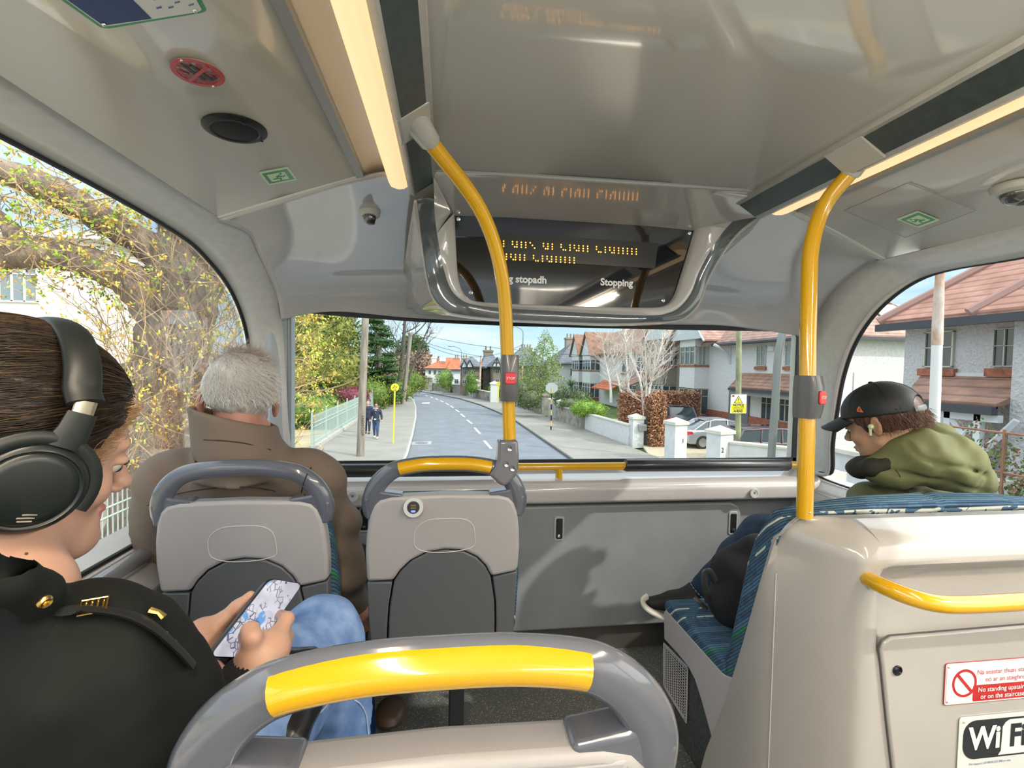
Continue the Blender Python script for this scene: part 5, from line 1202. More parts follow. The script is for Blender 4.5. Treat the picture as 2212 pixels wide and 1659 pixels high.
# baseball cap (worn: a thing of its own)
CAPM = M('black_cap_cotton', (.012, .014, .015), .55, bump=(400, .2, .0005))
cpo = empty('baseball_cap', yw(0, 0, .13), 'black baseball cap with small orange emblem on the young man', 'cap')
def capf(p):
    q = yl(p); d = ell(q, (0, -.006, .040), (.090, .113, .094)); d = smax(d, -ell(q, (0, -.006, .036), (.085, .108, .089)), .002); d = smax(d, -(q[:, 2] - .030 - .10 * q[:, 1]), .003)
    d = smax(d, -ell(q, (0, -.118, .040), (.034, .04, .026)), .003)
    return d * cs_ + .0008 * np.sin(70 * q[:, 2]) * 0
sdf('crown', capf, V(1.18, 1.10, .98), V(1.56, 1.50, 1.30), .0034, [CAPM], cpo, angle=180)
m = MB(); rows = []
for t in np.linspace(0, 1, 9):
    row = []
    for s in np.linspace(-1, 1, 15):
        x = .082 * s * (1 - .06 * t); y0 = .108 * math.sqrt(max(0, 1 - (x / .092) ** 2)); y = y0 - .006 + t * .078 * (1 - .32 * abs(s) ** 3); z = .041 + .010 * 1 - .026 * s * s - t * .022; row.append(yw(x, y, z))
    rows.append(row)
o = m.grid(rows).build('brim', CAPM, cpo, angle=180); q_ = o.modifiers.new('t', 'SOLIDIFY'); q_.thickness = .004
MB().sph(yw(0, -.006, .135), (.008, .008, .004), nu=10, nv=6).build('top_button', CAPM, cpo)
MB().tube([yw(.088 * math.cos(a), -.006 + .111 * math.sin(a), .035 + .1 * (.111 * math.sin(a)) + .002) for a in np.linspace(R(-115), R(-65), 10)], .007, 8, sec=(1.3, .35), up=tuple(cB @ V(0, 0, 1))).build('back_strap', M('strap_grey', (.16, .18, .20), .5), cpo)
MB().box(yw(-.034, -.111, .028), (.010, .006, .014), rot=cB).build('buckle', MATS['chrome'], cpo)
for a0 in np.linspace(0, 360, 7)[:-1]:
    L = [yw(.0905 * math.sin(R(a0)) * math.cos(e_), -.006 + .1135 * math.cos(R(a0)) * math.cos(e_), .040 + .0945 * math.sin(e_)) for e_ in np.linspace(.1, 1.5, 10)]; MB().tube(L, .0007, 4).build('panel_seam', CAPM, cpo)
ORG = M('emblem_orange', (.75, .16, .04), .5)
ec = hit(lambda p: capf(p), 1860, 887, .8)[0]; eu = -unit(P(1870, 889, Y=1.2) - P(1850, 885, Y=1.2)) * 1. ; en = hit(lambda p: capf(p), 1860, 887, .8)[1]; eu = unit(eu - en * np.dot(eu, en)); ew = np.cross(en, eu); ew = ew if ew[2] > 0 else -ew
m = MB(); fl = [(-.012, .007), (-.009, .009), (.002, .003), (.010, .0), (.003, -.004), (-.009, -.009), (-.009, -.005), (-.011, -.004)]
m.prism([ec + en * .0012 - eu * a + ew * b for a, b in fl], en * .0008); e_ = m.build('emblem', ORG, cpo)
m = MB(); m.tube([ec + en * .0024 - eu * a + ew * b for a, b in ((-.006, -.005), (-.006, .005), (-.001, -.003), (-.001, .003))], .0007, 4); m.build('emblem_lettering', CAPM, cpo)
eb = empty('earbud', yw(-.085, .0, -.006), 'pale wireless earbud in the young man\'s ear', 'earbud'); EBM = M('earbud_pale', (.62, .72, .42), .25, coat=.5)
MB().sph(yw(-.090, -.002, .000), .0085, nu=12, nv=8).build('bud', EBM, eb); MB().tube([yw(-.092, .000, -.002), yw(-.093, .006, -.026)], [.0042, .0036], 10).build('stem', EBM, eb)
# olive jacket with hood
OLV = M('olive_jacket_cotton', (.165, .175, .075), .7, noise=(6, .10), bump=(260, .25, .0006), spec=.35); DOL = M('dark_olive_lining', (.030, .028, .018), .8)
def ojacket(p):
    d = smin(cap(p, P(1890, 1100, Y=1.36), P(2090, 1110, Y=1.30), .085), ell(p, P(1985, 1180, Y=1.38), (.22, .13, .22)), .08)
    d = smin(d, chain(p, [P(1880, 1110, Y=1.40), P(1850, 1200, Y=1.46)], [.075, .06], .03), .03)
    # hood lying on the back, open towards the neck
    h = chain(p, [P(1935, 1010, Y=1.24), P(1990, 985, Y=1.20), P(2050, 1000, Y=1.19), P(2100, 1035, Y=1.20)], [.055, .070, .072, .055], .04)
    h = smin(h, chain(p, [P(1975, 950, Y=1.26), P(2030, 945, Y=1.25), P(2090, 995, Y=1.25)], [.030, .038, .040], .03), .04)
    h = smin(h, chain(p, [P(1870, 1010, Y=1.30), P(1905, 1015, Y=1.25), P(1950, 1020, Y=1.22)], [.028, .040, .05], .03), .03)
    d = smin(d, h, .015)
    d = smax(d, -cap(p, P(1935, 1010, Y=1.34), P(1920, 880, Y=1.32), .064, .075), .012)
    return d + wrin(p, 34, .0055, 2.1) + .0035 * np.sin(62 * (p[:, 2] * .8 + p[:, 0]) + 3 * np.sin(14 * p[:, 1])) + .0012 * np.sin(150 * (p[:, 0] - .5 * p[:, 2]) + 2 * np.sin(40 * p[:, 2]))
_g1 = smooth_path([hit(ojacket, a, b, .7)[0] for a, b in ((1905, 1012), (1960, 1026), (2020, 1038), (2080, 1054), (2130, 1066))], 3); _g2 = smooth_path([hit(ojacket, a, b, .7)[0] for a, b in ((1958, 955), (1985, 985), (2035, 1005), (2090, 1012), (2135, 1030))], 3)
_oj = ojacket
def ojacket(p):
    d = _oj(p); d = smax(d, -chain(p, _g1, [.009] * len(_g1), .004), .010); return smax(d, -chain(p, _g2, [.005] * len(_g2), .004), .010)
sdf('jacket', ojacket, V(1.02, 1.06, .70), V(1.60, 1.58, 1.17), .0068, [OLV], yg_)
def ocol(p):
    d = chain(p, [P(1915, 1003, Y=1.225), P(1885, 1010, Y=1.25), P(1858, 1012, Y=1.31), P(1848, 1012, Y=1.40)], [.020, .027, .030, .028], .015); d2 = chain(p, [P(1888, 992, Y=1.28), P(1858, 998, Y=1.33), P(1850, 1000, Y=1.40)], [.014, .016, .014], .01); return smin(d, d2, .015) + wrin(p, 60, .0015)
sdf('collar', ocol, V(1.00, 1.20, .88), V(1.35, 1.46, 1.10), .005, [DOL], yg_)
MB().tube(smooth_path([hit(ojacket, a, b, .7)[0] + V(0, -.003, 0) for a, b in ((1902, 978), (1888, 1000), (1872, 1022))], 4), .0013, 6).build('zip', M('zip_brass', (.35, .25, .15), .4, metal=.7), yg_)
seamline([(1965, 1065), (1945, 1030), (1935, 1015)], ojacket, .001, DOL, 'seam', yg_)
# his stretched leg in dark jeans, and shoe
DDN = M('dark_denim', (.022, .045, .085), .85, noise=(30, .35), bump=(380, .4, .0008))
def yleg(p):
    d = chain(p, [V(1.25, 1.36, .60), P(1652, 1160, Y=1.44), P(1600, 1200, Y=1.50), P(1528, 1268, Y=1.56)], [.085, .072, .062, .052], .03); return smax(d, (p - P(1512, 1282, Y=1.56)) @ unit(P(1512, 1282, Y=1.56) - P(1600, 1195, Y=1.50)), .004) + wrin(p, 60, .002)
sdf('jeans', yleg, V(.70, 1.24, .45), V(1.36, 1.68, .88), .007, [DDN], yg_)
hp_ = P(1512, 1282, Y=1.56); hn = unit(P(1512, 1282, Y=1.56) - P(1600, 1195, Y=1.50)); hu = unit(np.cross(hn, (0, 0, 1))); hw2 = np.cross(hn, hu)
m = MB()
for k in range(26): a = 2 * math.pi * k / 26; m.tube([hp_ - hn * .012 + (hu * math.cos(a) + hw2 * math.sin(a)) * .0535, hp_ - hn * .012 + (hu * math.cos(a + .14) + hw2 * math.sin(a + .14)) * .0535], .0015, 4)
m.build('hem_stitching', M('pale_stitch', (.35, .42, .52), .7), yg_)
sh_ = empty('person_shoe', P(1410, 1310, Y=1.60), None); bpy.data.objects.remove(sh_)
def yshoe(p): return smin(chain(p, [P(1500, 1292, Y=1.58), P(1455, 1300, Y=1.60), P(1408, 1302, Y=1.62)], [.040, .036, .022], .02), cap(p, P(1505, 1280, Y=1.58), P(1490, 1295, Y=1.58), .04), .02)
sdf('shoe', yshoe, V(.62, 1.52, .36), V(.94, 1.66, .58), .005, [M('shoe_black', (.015, .014, .013), .6)], yg_)
MB().tube(smooth_path([P(1398, 1288, Y=1.60), P(1388, 1297, Y=1.59), P(1395, 1312, Y=1.585), P(1415, 1325, Y=1.58), P(1450, 1340, Y=1.575), P(1500, 1350, Y=1.57)], 5), .010, 10, sec=(1.2, .8)).build('shoe_sole', M('cream_sole', (.72, .68, .60), .5), yg_)
# black backpack standing on the seat
bpk = empty('backpack', P(1560, 1300, Y=1.28), 'black backpack with strap loop on the blue seat, beside the denim leg', 'bag'); BKM = M('black_canvas', (.018, .017, .019), .85, noise=(9, .2), bump=(200, .4, .001))
def bpf(p): return smin(smin(cap(p, P(1560, 1235, Y=1.30) + V(.05, 0, 0), P(1590, 1345, Y=1.24) + V(.10, 0, 0), .075, .078), cap(p, P(1555, 1300, Y=1.30) + V(.05, 0, 0), P(1580, 1330, Y=1.26) + V(.12, 0, 0), .078), .04), cap(p, P(1600, 1190, Y=1.27) + V(.06, 0, 0), P(1620, 1230, Y=1.25) + V(.06, 0, 0), .05), .05) + wrin(p, 40, .003)
sdf('bag_body', bpf, V(.68, 1.12, .49), V(1.10, 1.44, .92), .0065, [BKM], bpk)
MB().tube(smooth_path([P(1530, 1300, Y=1.26), P(1522, 1262, Y=1.25), P(1522, 1238, Y=1.25), P(1534, 1236, Y=1.25), P(1545, 1256, Y=1.26)], 5), .0085, 8, sec=(.35, 1.2)).build('strap_loop', M('strap_satin', (.03, .03, .03), .35), bpk)
MB().tube([P(1500, 1290, Y=1.30), P(1528, 1318, Y=1.27)], .010, 8, sec=(.4, 1.2)).build('strap', MATS['strap_satin'], bpk)
# ================================================================ THE STREET
rnd = random.Random(7)
ASP = M('asphalt', (.175, .195, .225), .85, noise=(1.2, .10), bump=(60, .2, .01))
PAV = M('pavement_concrete', (.27, .26, .235), .85, noise=(.8, .10), bump=(40, .2, .01))
KRB = M('kerb_stone', (.42, .41, .38), .8, noise=(3, .12))
GRD = M('garden_ground', (.40, .34, .22), .95, noise=(.5, .25), bump=(20, .5, .03))
GRS = M('garden_grass', (.10, .16, .04), .95, noise=(1.5, .35), bump=(30, .5, .03))
LINE = M('road_paint', (.72, .72, .70), .7, noise=(9, .1))
def flatp(name, pts, z, mat, label=None, cat=None, thick=.12):
    return MB().prism([V(p[0], p[1], z) for p in pts], (0, 0, -thick)).build(name, mat)
rl_ = [(-1.75, -25), (-1.75, 15)] + [tuple(G(*q)[:2]) for q in ((877, 985), (890, 939), (897, 904), (897, 881), (893, 866), (884, 857))] + [(-12, 60), (-40, 66)]
rrg = [(5.2, -25), (5.2, 15)] + [tuple(G(*q)[:2]) for q in ((1230, 990), (1115, 911), (1077, 892), (1039, 876), (993, 862), (947, 853), (912, 847))] + [(-12, 76), (-40, 84)]
struct(flatp('floor_street', [(-120, -30), (150, -30), (150, 260), (-120, 260)], ROAD - .06, GRS))
road = flatp('road', rl_ + rrg[::-1], ROAD, ASP, thick=.05); struct(road)
wb = [(9.6, -25), (9.4, 10)] + [tuple(G(*q)[:2]) for q in ((1356, 967), (1267, 930), (1203, 910), (1159, 895), (1118, 879))] + [(8.6, 60), (5.5, 74), (-2, 84), (-12, 88), (-40, 96)]
struct(flatp('pavement_right', rrg + wb[::-1], ROAD + .10, PAV, thick=.14))
fl_ = [(-5.7, -25), (-5.7, 45), (-6.5, 52), (-14, 54), (-40, 58)]
struct(flatp('pavement_left', fl_ + rl_[::-1], ROAD + .10, PAV, thick=.14))
for e in (rl_, rrg):
    p = [V(a, b, ROAD + .085) for a, b in e]
    struct(MB().tube(p, .07 if e is rl_ else .05, 4, sec=(.5, 1.2)).build('kerb', KRB if e is rl_ else M('dark_kerb', (.13, .13, .13), .85)))
struct(flatp('garden_left', [(-5.8, -25), (-5.8, 28), (-14, 28), (-30, 24), (-30, -25)], ROAD + .06, GRD, thick=.1))
struct(flatp('driveway_right', [tuple(G(1400, 985)[:2]), (9.4, 8), (17, 8), (17.5, 34), (12, 34), tuple(G(1385, 963)[:2])], ROAD + .11, M('beige_gravel', (.50, .43, .31), .95, noise=(8, .2), bump=(50, .5, .02)), thick=.1))
dz = [((1046, 952), (1061, 969)), ((1025, 924), (1037, 937)), ((1009, 907), (1019, 915)), ((995, 894), (1004, 901)), ((984, 884.5), (992, 890)), ((973, 876.5), (980, 881.5)), ((963, 870.5), (969.5, 874.5)), ((951.5, 865.5), (958, 868.7)), ((940.5, 860.8), (946, 863.3)), ((929.5, 857), (934.5, 859.4)), ((918.7, 853.7), (923.5, 855.8))]
g = []
for a, b in dz:
    a, b = G(*a), G(*b); d = unit(b - a); w = V(-d[1], d[0], 0) * .065
    g.append(tag(MB().prism([a + w, b + w, b - w, a - w], (0, 0, .006)).build('road_marking', LINE), 'short white dash of the broken centre line on the road', 'road marking', 'centre line dashes'))
q = [G(a, b) for a, b in ((889, 955), (933, 953), (931, 960), (888, 961))]
mh = MB().prism(q, (0, 0, .006)).build('patch', M('concrete_patch', (.33, .34, .35), .8, noise=(4, .1)))
mh.name = 'manhole_patch'; tag(mh, 'light rectangular concrete patch with manhole cover near the left kerb', 'manhole')
c = sum(q) / 4; MB().prism(frame2([(.33 * math.cos(t), .33 * math.sin(t)) for t in np.linspace(0, 6.1, 20)], c + V(0, 0, .006), V(1, 0, 0), V(0, 1, 0)), (0, 0, .006)).build('manhole_cover', M('iron', (.16, .17, .18), .6), mh)
q = [G(a, b) for a, b in ((912, 870), (928, 869.5), (928, 872), (911, 872))]
tag(MB().prism(q, (0, 0, .006)).build('road_marking', LINE), 'small pale patch on the road, far left lane', 'road marking')

# ---- foliage and branches
def hsv(c, k): return tuple(min(1, v * k) for v in c)
def leafset(name, c1, c2):
    m = M(name, c1, .6, noise=(3.0, .1), col2=c2, spec=.3); return m
BARK = M('rough_bark', (.24, .185, .145), .95, noise=(7, .4), bump=(14, 1.0, .06), stretch=(1, 1, .35))
BARK2 = M('grey_bark', (.20, .18, .155), .9, noise=(4, .3), bump=(20, .6, .03))
TWIG = M('tan_twig', (.42, .30, .17), .85, noise=(3, .25))
DTW = M('dark_twig', (.10, .085, .075), .9)
def leaves(mb, pts, size, mi, rr, elong=1.6, per=1, thickv=.0):
    for p in pts:
        for _ in range(per):
            d = unit([rr.gauss(0, 1), rr.gauss(0, 1), rr.gauss(0, .8)]); u = unit(np.cross(d, [rr.gauss(0, 1), rr.gauss(0, 1), rr.gauss(0, 1)])); w = np.cross(d, u)
            s = size * rr.uniform(.6, 1.3); a = np.array(p) + np.array([rr.gauss(0, 1), rr.gauss(0, 1), rr.gauss(0, 1)]) * thickv
            mb.add([a, a + u * s * .5 + w * s * .30 + d * s * .08, a + u * s * elong * .62, a + u * s * .5 - w * s * .30 + d * s * .08], [(0, 1, 2), (0, 2, 3)], mi)
def clump_pts(c, r, n, rr, shell=.75):
    out = []
    while len(out) < n:
        v = np.array([rr.gauss(0, 1) for _ in range(3)]); v /= np.linalg.norm(v)
        k = shell + (1 - shell) * rr.random(); b = 1 + .12 * math.sin(5 * v[0] + c[0]) + .10 * math.sin(7 * v[2] + 3 * v[1])
        out.append(np.array(c) + v * np.array(r) * k * b)
    return out
def bush(name, clumps, n, size, mats, label, cat, group=None, seed=1, core=True, trunk=None, parent=None):
    rr = random.Random(seed); root = empty(name, (clumps[0][0][0], clumps[0][0][1], ROAD), label, cat, group)
    mb = MB(); tot = sum(r[0] * r[2] for c, r in clumps)
    for c, r in clumps:
        if core: mb.sph(c, [x * .72 for x in r], nu=12, nv=8, mi=0)
        k = int(n * r[0] * r[2] / tot); ps = clump_pts(c, r, k, rr)
        for p in ps: leaves(mb, [p], size, 0 if rr.random() < .5 or len(mats) < 2 else 1, rr)
    mb.build('foliage', mats, root, angle=None)
    if trunk: MB().tube(trunk[0], trunk[1], 8).build('trunk', trunk[2] if len(trunk) > 2 else BARK2, root)
    return root
def grow(mb, tips, a, d, L, r, lev, rr, up=.15, wob=.35, kids_=(3, 5), ang=.7, shrink=.62, seg=5, mi=0, lv0=None):
    n = 4; pts = [np.array(a, float)]; dd = np.array(d, float); rs = [r]
    for i in range(n):
        dd = unit(dd + np.array([rr.gauss(0, wob * .4), rr.gauss(0, wob * .4), rr.gauss(0, wob * .3) + up * .25])); pts.append(pts[-1] + dd * L / n); rs.append(r * (1 - .65 * (i + 1) / n))
    mb.tube(pts, rs, seg if lev > 1 else 3, mi, caps=False)
    if lev == 0: tips.append((pts[-1], dd)); tips.append((pts[-2], dd)); return
    for k in range(rr.randint(*kids_)):
        i = rr.randint(1, n); t = unit([rr.gauss(0, 1), rr.gauss(0, 1), rr.gauss(0, .8)]); nd = unit(dd + t * ang * rr.uniform(.7, 1.4) + np.array([0, 0, up]))
        grow(mb, tips, pts[i], nd, L * shrink * rr.uniform(.75, 1.2), rs[i] * .62, lev - 1, rr, up, wob, kids_, ang, shrink, seg, mi)
    tips.append((pts[-1], dd))

# the big old tree outside the left window
ft = empty('budding_tree', (-6.6, 11, ROAD), 'huge old tree with rough bark and opening yellow buds, outside the left window', 'tree')
YT = 11.0
def T(px, py, y=YT): return P(px, py, Y=y)
tr = MB(); s_ = YT / FOC
def limb(path, seg=12):
    pts = smooth_path([T(a, b, y) for a, b, w, y in path], 6); rs = np.interp(np.linspace(0, 1, len(pts)), np.linspace(0, 1, len(path)), [w * s_ / 2 * rnd.uniform(.93, 1.07) for a, b, w, y in path])
    rs = rs * (1 + .06 * np.sin(np.arange(len(rs)) * 2.1)); tr.tube(pts, list(rs), seg); return pts
limb([(330, 1180, 170, 11), (340, 1000, 140, 11), (365, 820, 125, 11), (385, 680, 135, 11), (410, 560, 130, 11), (425, 440, 105, 11), (400, 330, 90, 11), (380, 150, 60, 11)], 16)
limb([(370, 720, 90, 10.8), (310, 630, 78, 10.7), (250, 590, 66, 10.5), (150, 555, 55, 10.3), (60, 545, 58, 10.2), (-60, 560, 50, 10.2)])
limb([(400, 620, 80, 11), (330, 540, 62, 10.8), (230, 480, 48, 10.6), (130, 420, 52, 10.5), (50, 385, 46, 10.3), (-60, 350, 40, 10)])
limb([(410, 520, 60, 11), (350, 430, 40, 11.4), (270, 380, 26, 11.6), (180, 350, 22, 11.6), (80, 300, 20, 11.5), (-30, 270, 16, 11.4)])
limb([(395, 560, 50, 11), (455, 430, 42, 11.5), (520, 300, 30, 12)])
limb([(60, 545, 40, 10.2), (10, 480, 22, 10.4), (-60, 420, 18, 10.4)], 8)
limb([(350, 700, 36, 11), (300, 780, 20, 10.6), (230, 800, 16, 10.4)], 8)
rr = random.Random(11); tips = []
for k in range(170):   # shoots and twigs off limbs
    a = rr.choice([(rr.uniform(-20, 420), rr.uniform(330, 620)), (rr.uniform(-20, 300), rr.uniform(380, 620))]); y = rr.uniform(9.2, 11.2)
    grow(tr, tips, T(a[0], a[1], y), unit([rr.gauss(0, 1), rr.gauss(0, .5), rr.gauss(.1, .8)]), rr.uniform(.5, 1.1), .014, 1, rr, up=.1, wob=.8, kids_=(2, 4), ang=1.0, mi=1)
shp = []
for k in range(430):   # tan suckers rising round the trunk
    px = rr.uniform(225, 600); py = rr.uniform(560, 1180) if px > 330 else rr.uniform(700, 1100); y = rr.uniform(8.8, 13.5)
    grow(tr, shp, T(px, py, y), unit([rr.gauss(.1, .45), rr.gauss(0, .4), rr.uniform(.2, 1.2)]), rr.uniform(.9, 1.9), rr.uniform(.008, .017), 1, rr, up=.25, wob=.7, kids_=(2, 4), ang=.7, mi=1)
tr.build('trunk_and_branches', [BARK, TWIG], ft, angle=60)
lv = MB()
LG = M('fresh_leaf', (.33, .50, .06), .5, noise=(6, .2), spec=.3); LO = M('bud_orange', (.72, .42, .08), .6, noise=(5, .3)); LY = M('bud_yellow', (.66, .58, .10), .6, noise=(5, .3))
for (p, d) in tips:
    if rr.random() < .8: leaves(lv, [p], .075, rr.choice([0, 0, 2, 1]), rr, per=rr.randint(3, 6), thickv=.03)
for (p, d) in shp:
    if rr.random() < .85:
        if rr.random() < .35: lv.sph(p, (.018, .018, .045), nu=6, nv=4, mi=rr.choice([1, 1, 2]))
        leaves(lv, [p], .062, rr.choice([0, 2, 1, 2]), rr, per=rr.randint(2, 4), thickv=.025)
lv.build('young_leaves', [LG, LO, LY], ft, angle=None)
# second budding tree, seen past the windscreen's left edge
bt = empty('budding_tree', (-6.3, 15, ROAD), 'smaller budding tree with pale twigs at the left edge of the windscreen', 'tree')
m = MB(); tp = []; rr = random.Random(5)
m.tube([T(560, 1010, 15), T(580, 900, 15), T(600, 760, 15), T(620, 600, 15)], [.13, .11, .08, .04], 8)
for k in range(42):
    px = rr.uniform(590, 640); py = rr.uniform(690, 900); grow(m, tp, T(px, py, rr.uniform(14.2, 16)), unit([rr.uniform(.4, 1.2), rr.gauss(0, .4), rr.uniform(-.15, .9)]), rr.uniform(.6, 1.25), .014, 2, rr, up=.08, wob=.6, kids_=(2, 3), ang=.6, mi=0)
m.tube(smooth_path([T(655, 845, 15), T(690, 845, 14.8), T(745, 830, 14.5), T(775, 815, 14.3), T(795, 790, 14.2)], 4), [.03] * 5 + [.02] * 8 + [.012] * 4, 5)
m.build('branches', TWIG, bt, angle=60)
m = MB()
for (p, d) in tp: leaves(m, [p], .075, rr.choice([0, 1, 2, 2]), rr, per=3, thickv=.03)
m.build('young_leaves', [LG, LO, LY], bt, angle=None)
# pale house behind the tree
WR = M('white_render', (.74, .73, .70), .8, noise=(3, .05), bump=(25, .3, .02))
def wall_win(root, fr_mat, o, u, w, W, H, cols, rows_=1, top=.28, gl=None, d=.05, cur=False):
    """a framed window on a wall: o centre, u along, w up"""
    n = np.cross(u, w); u = np.array(u, float); w = np.array(w, float); o = np.array(o, float)
    f = MB(); t = .055 * min(1.5, W)
    for s in (-1, 1): f.prism(frame2([(s * W / 2 - t / 2, -H / 2), (s * W / 2 + t / 2, -H / 2), (s * W / 2 + t / 2, H / 2), (s * W / 2 - t / 2, H / 2)], o, u, w), n * d); f.prism(frame2([(-W / 2 - t / 2, s * H / 2 - t / 2), (W / 2 + t / 2, s * H / 2 - t / 2), (W / 2 + t / 2, s * H / 2 + t / 2), (-W / 2 - t / 2, s * H / 2 + t / 2)], o, u, w), n * d)
    for k in range(1, cols): x = -W / 2 + W * k / cols; f.prism(frame2([(x - t / 2, -H / 2), (x + t / 2, -H / 2), (x + t / 2, H / 2), (x - t / 2, H / 2)], o, u, w), n * d)
    if top: z = H / 2 - H * top; f.prism(frame2([(-W / 2, z - t / 3), (W / 2, z - t / 3), (W / 2, z + t / 3), (-W / 2, z + t / 3)], o, u, w), n * d)
    fo = f.build('window', fr_mat, root)
    MB().prism(frame2([(-W / 2, -H / 2), (W / 2, -H / 2), (W / 2, H / 2), (-W / 2, H / 2)], o - n * 0, u, w), n * .015).build('window_pane', gl or WPN, fo)
    if cur:
        m = MB()
        for s in (-1, 1):
            for k in range(5): x = s * (W / 2 * (.95 - .11 * k)); m.prism(frame2([(x - .04 * W, -H / 2 + t / 2), (x + .04 * W, -H / 2 + t / 2), (x + .03 * W, H / 2 - t / 2), (x - .03 * W, H / 2 - t / 2)], o, u, w), n * (.018 + .004 * (k % 2)))
        m.build('curtain', M('net_curtain', (.50, .52, .46), .8), fo)
    return fo
WPN = M('dark_window_glass', (.05, .065, .075), .06, coat=.6); WPG = M('pale_window_glass', (.25, .30, .32), .1, coat=.5)
hw = empty('house', (-20, 26, ROAD), 'white house behind the big tree outside the left window', 'house')
MB().b2((-34, 24, ROAD), (-15.6, 34, 6.6)).build('wall', WR, hw); MB().b2((-34.5, 23.6, 6.6), (-15.2, 34, 6.9)).build('eaves', M('eaves_white', (.7, .7, .68), .6), hw)
for x in (-22.6, -19.0):
    for z in (1.0, 4.6): wall_win(hw, M('white_paint', (.72, .73, .72), .4), (x, 23.98, z), V(1, 0, 0), V(0, 0, 1), 1.5, 1.7, 3, gl=WPG)

# ---- park railing along the left pavement
PF = M('fence_pale_green', (.40, .50, .47), .5)
def railing(x, y0, y1, label, hgt=1.25, base=ROAD + .12, x1=None):
    x1 = x if x1 is None else x1
    root = empty('railing', (x, y0, base), label, 'fence', 'pale green railings along the left pavement')
    n = int((y1 - y0) / .13); m = MB(); f = lambda y: x + (x1 - x) * (y - y0) / (y1 - y0)
    for k in range(n):
        y = y0 + (y1 - y0) * k / n; m.box((f(y), y, base + .16 + hgt / 2), (.017, .017, hgt)); m.add([(f(y) - .014, y - .014, base + .16 + hgt), (f(y) + .014, y - .014, base + .16 + hgt), (f(y) + .014, y + .014, base + .16 + hgt), (f(y) - .014, y + .014, base + .16 + hgt), (f(y), y, base + .28 + hgt)], [(0, 1, 4), (1, 2, 4), (2, 3, 4), (3, 0, 4)])
    for z in (.30, .95, 1.12):
        m.tube([(f(y0), y0, base + z), (f(y1), y1, base + z)], .02, 4)
    m.build('picket_panel', PF, root, angle=None)
    k = 0
    y = y0
    while y <= y1 + .01:
        MB().box((f(y), y, base + .80), (.07, .07, 1.6)).sph((f(y), y, base + 1.64), .05, nu=8, nv=5).build('post', PF, root); y += 2.6
    MB().prism([V(f(y0) - .14, y0, base - .1), V(f(y0) + .14, y0, base - .1), V(f(y0) + .14, y0, base + .14), V(f(y0) - .14, y0, base + .14)], V(x1 - x, y1 - y0, 0)).build('low_wall', KRB, root)
    return root
railing(-5.75, 21.2, 55, 'long pale green railing beside the pavement, behind the walking man', x1=-6.3)
railing(-5.9, 3.0, 13.4, 'white railing low outside the left window, by the girl\'s chin')
railing(-6.6, 15.8, 19.2, 'short pale railing with spikes at the left edge of the windscreen')
m = MB()
for k in range(14): m.tube([(-9.5 + .02 * k, 26 + k * .8, ROAD), (-9.5 + .02 * k, 26 + k * .8, ROAD + 1.2)], .035, 5)
m.tube([(-9.5, 26, ROAD + 1.15), (-9.2, 37, ROAD + 1.15)], .03, 5)
fw = empty('post_fence', (-9.5, 30, ROAD), 'low white post fence in the park behind the railing', 'fence'); m.build('posts_and_rail', M('white_metal', (.70, .70, .68), .5), fw)

# ---- planting on the left
GOLD = leafset('golden_evergreen_leaf', (.12, .15, .028), (.34, .33, .07)); DGR = leafset('dark_conifer_leaf', (.015, .045, .018), (.05, .11, .03)); MGR = leafset('hedge_leaf', (.06, .13, .02), (.18, .27, .05))
def at(px, py, y): return P(px, py, Y=y)
y = 36
bush('evergreen_tree', [(at(690, 740, y), (2.9, 2.2, 2.9)), (at(725, 790, y), (2.5, 2.2, 2.6)), (at(735, 715, y), (1.5, 1.6, 1.8)), (at(650, 800, y), (2.6, 2, 2.4)), (at(660, 690, y), (2.4, 2, 2)), (at(748, 830, y), (1.2, 1.5, 1.6)), (at(700, 650, y), (2.2, 2, 2))], 20000, .17, [GOLD, DGR], 'big rounded golden-green evergreen tree behind the railing', 'tree', seed=3, trunk=([at(715, 905, y), at(705, 780, y)], [.3, .2]))
# cedar: layered flat sprays
cd = empty('cedar_tree', at(825, 860, 44) * V(1, 1, 0) + V(0, 0, ROAD), 'dark green cedar with layered sprays behind the utility pole', 'tree'); rr = random.Random(8); m = MB()
for k in range(46):
    t = k / 46; py = 675 + 180 * t + rr.uniform(-6, 6); w = (20 + 38 * t) * rr.uniform(.6, 1.1); px = 812 + rr.uniform(-1, 1) * (10 + 26 * t); c = at(px, py, 44 + rr.uniform(-2, 2)); r = (w * .043, 1.4, .34)
    m.sph(c, (r[0] * .6, r[1] * .6, r[2] * .55), nu=8, nv=5)
    for p in clump_pts(c, r, 220, rr, .2): leaves(m, [p], .17, rr.choice([0, 0, 1]), rr, elong=2.2)
m.build('foliage', [DGR, MGR], cd, angle=None); MB().tube([at(822, 870, 44), at(818, 760, 44), at(812, 640, 44)], [.4, .3, .15], 8).build('trunk', BARK2, cd)
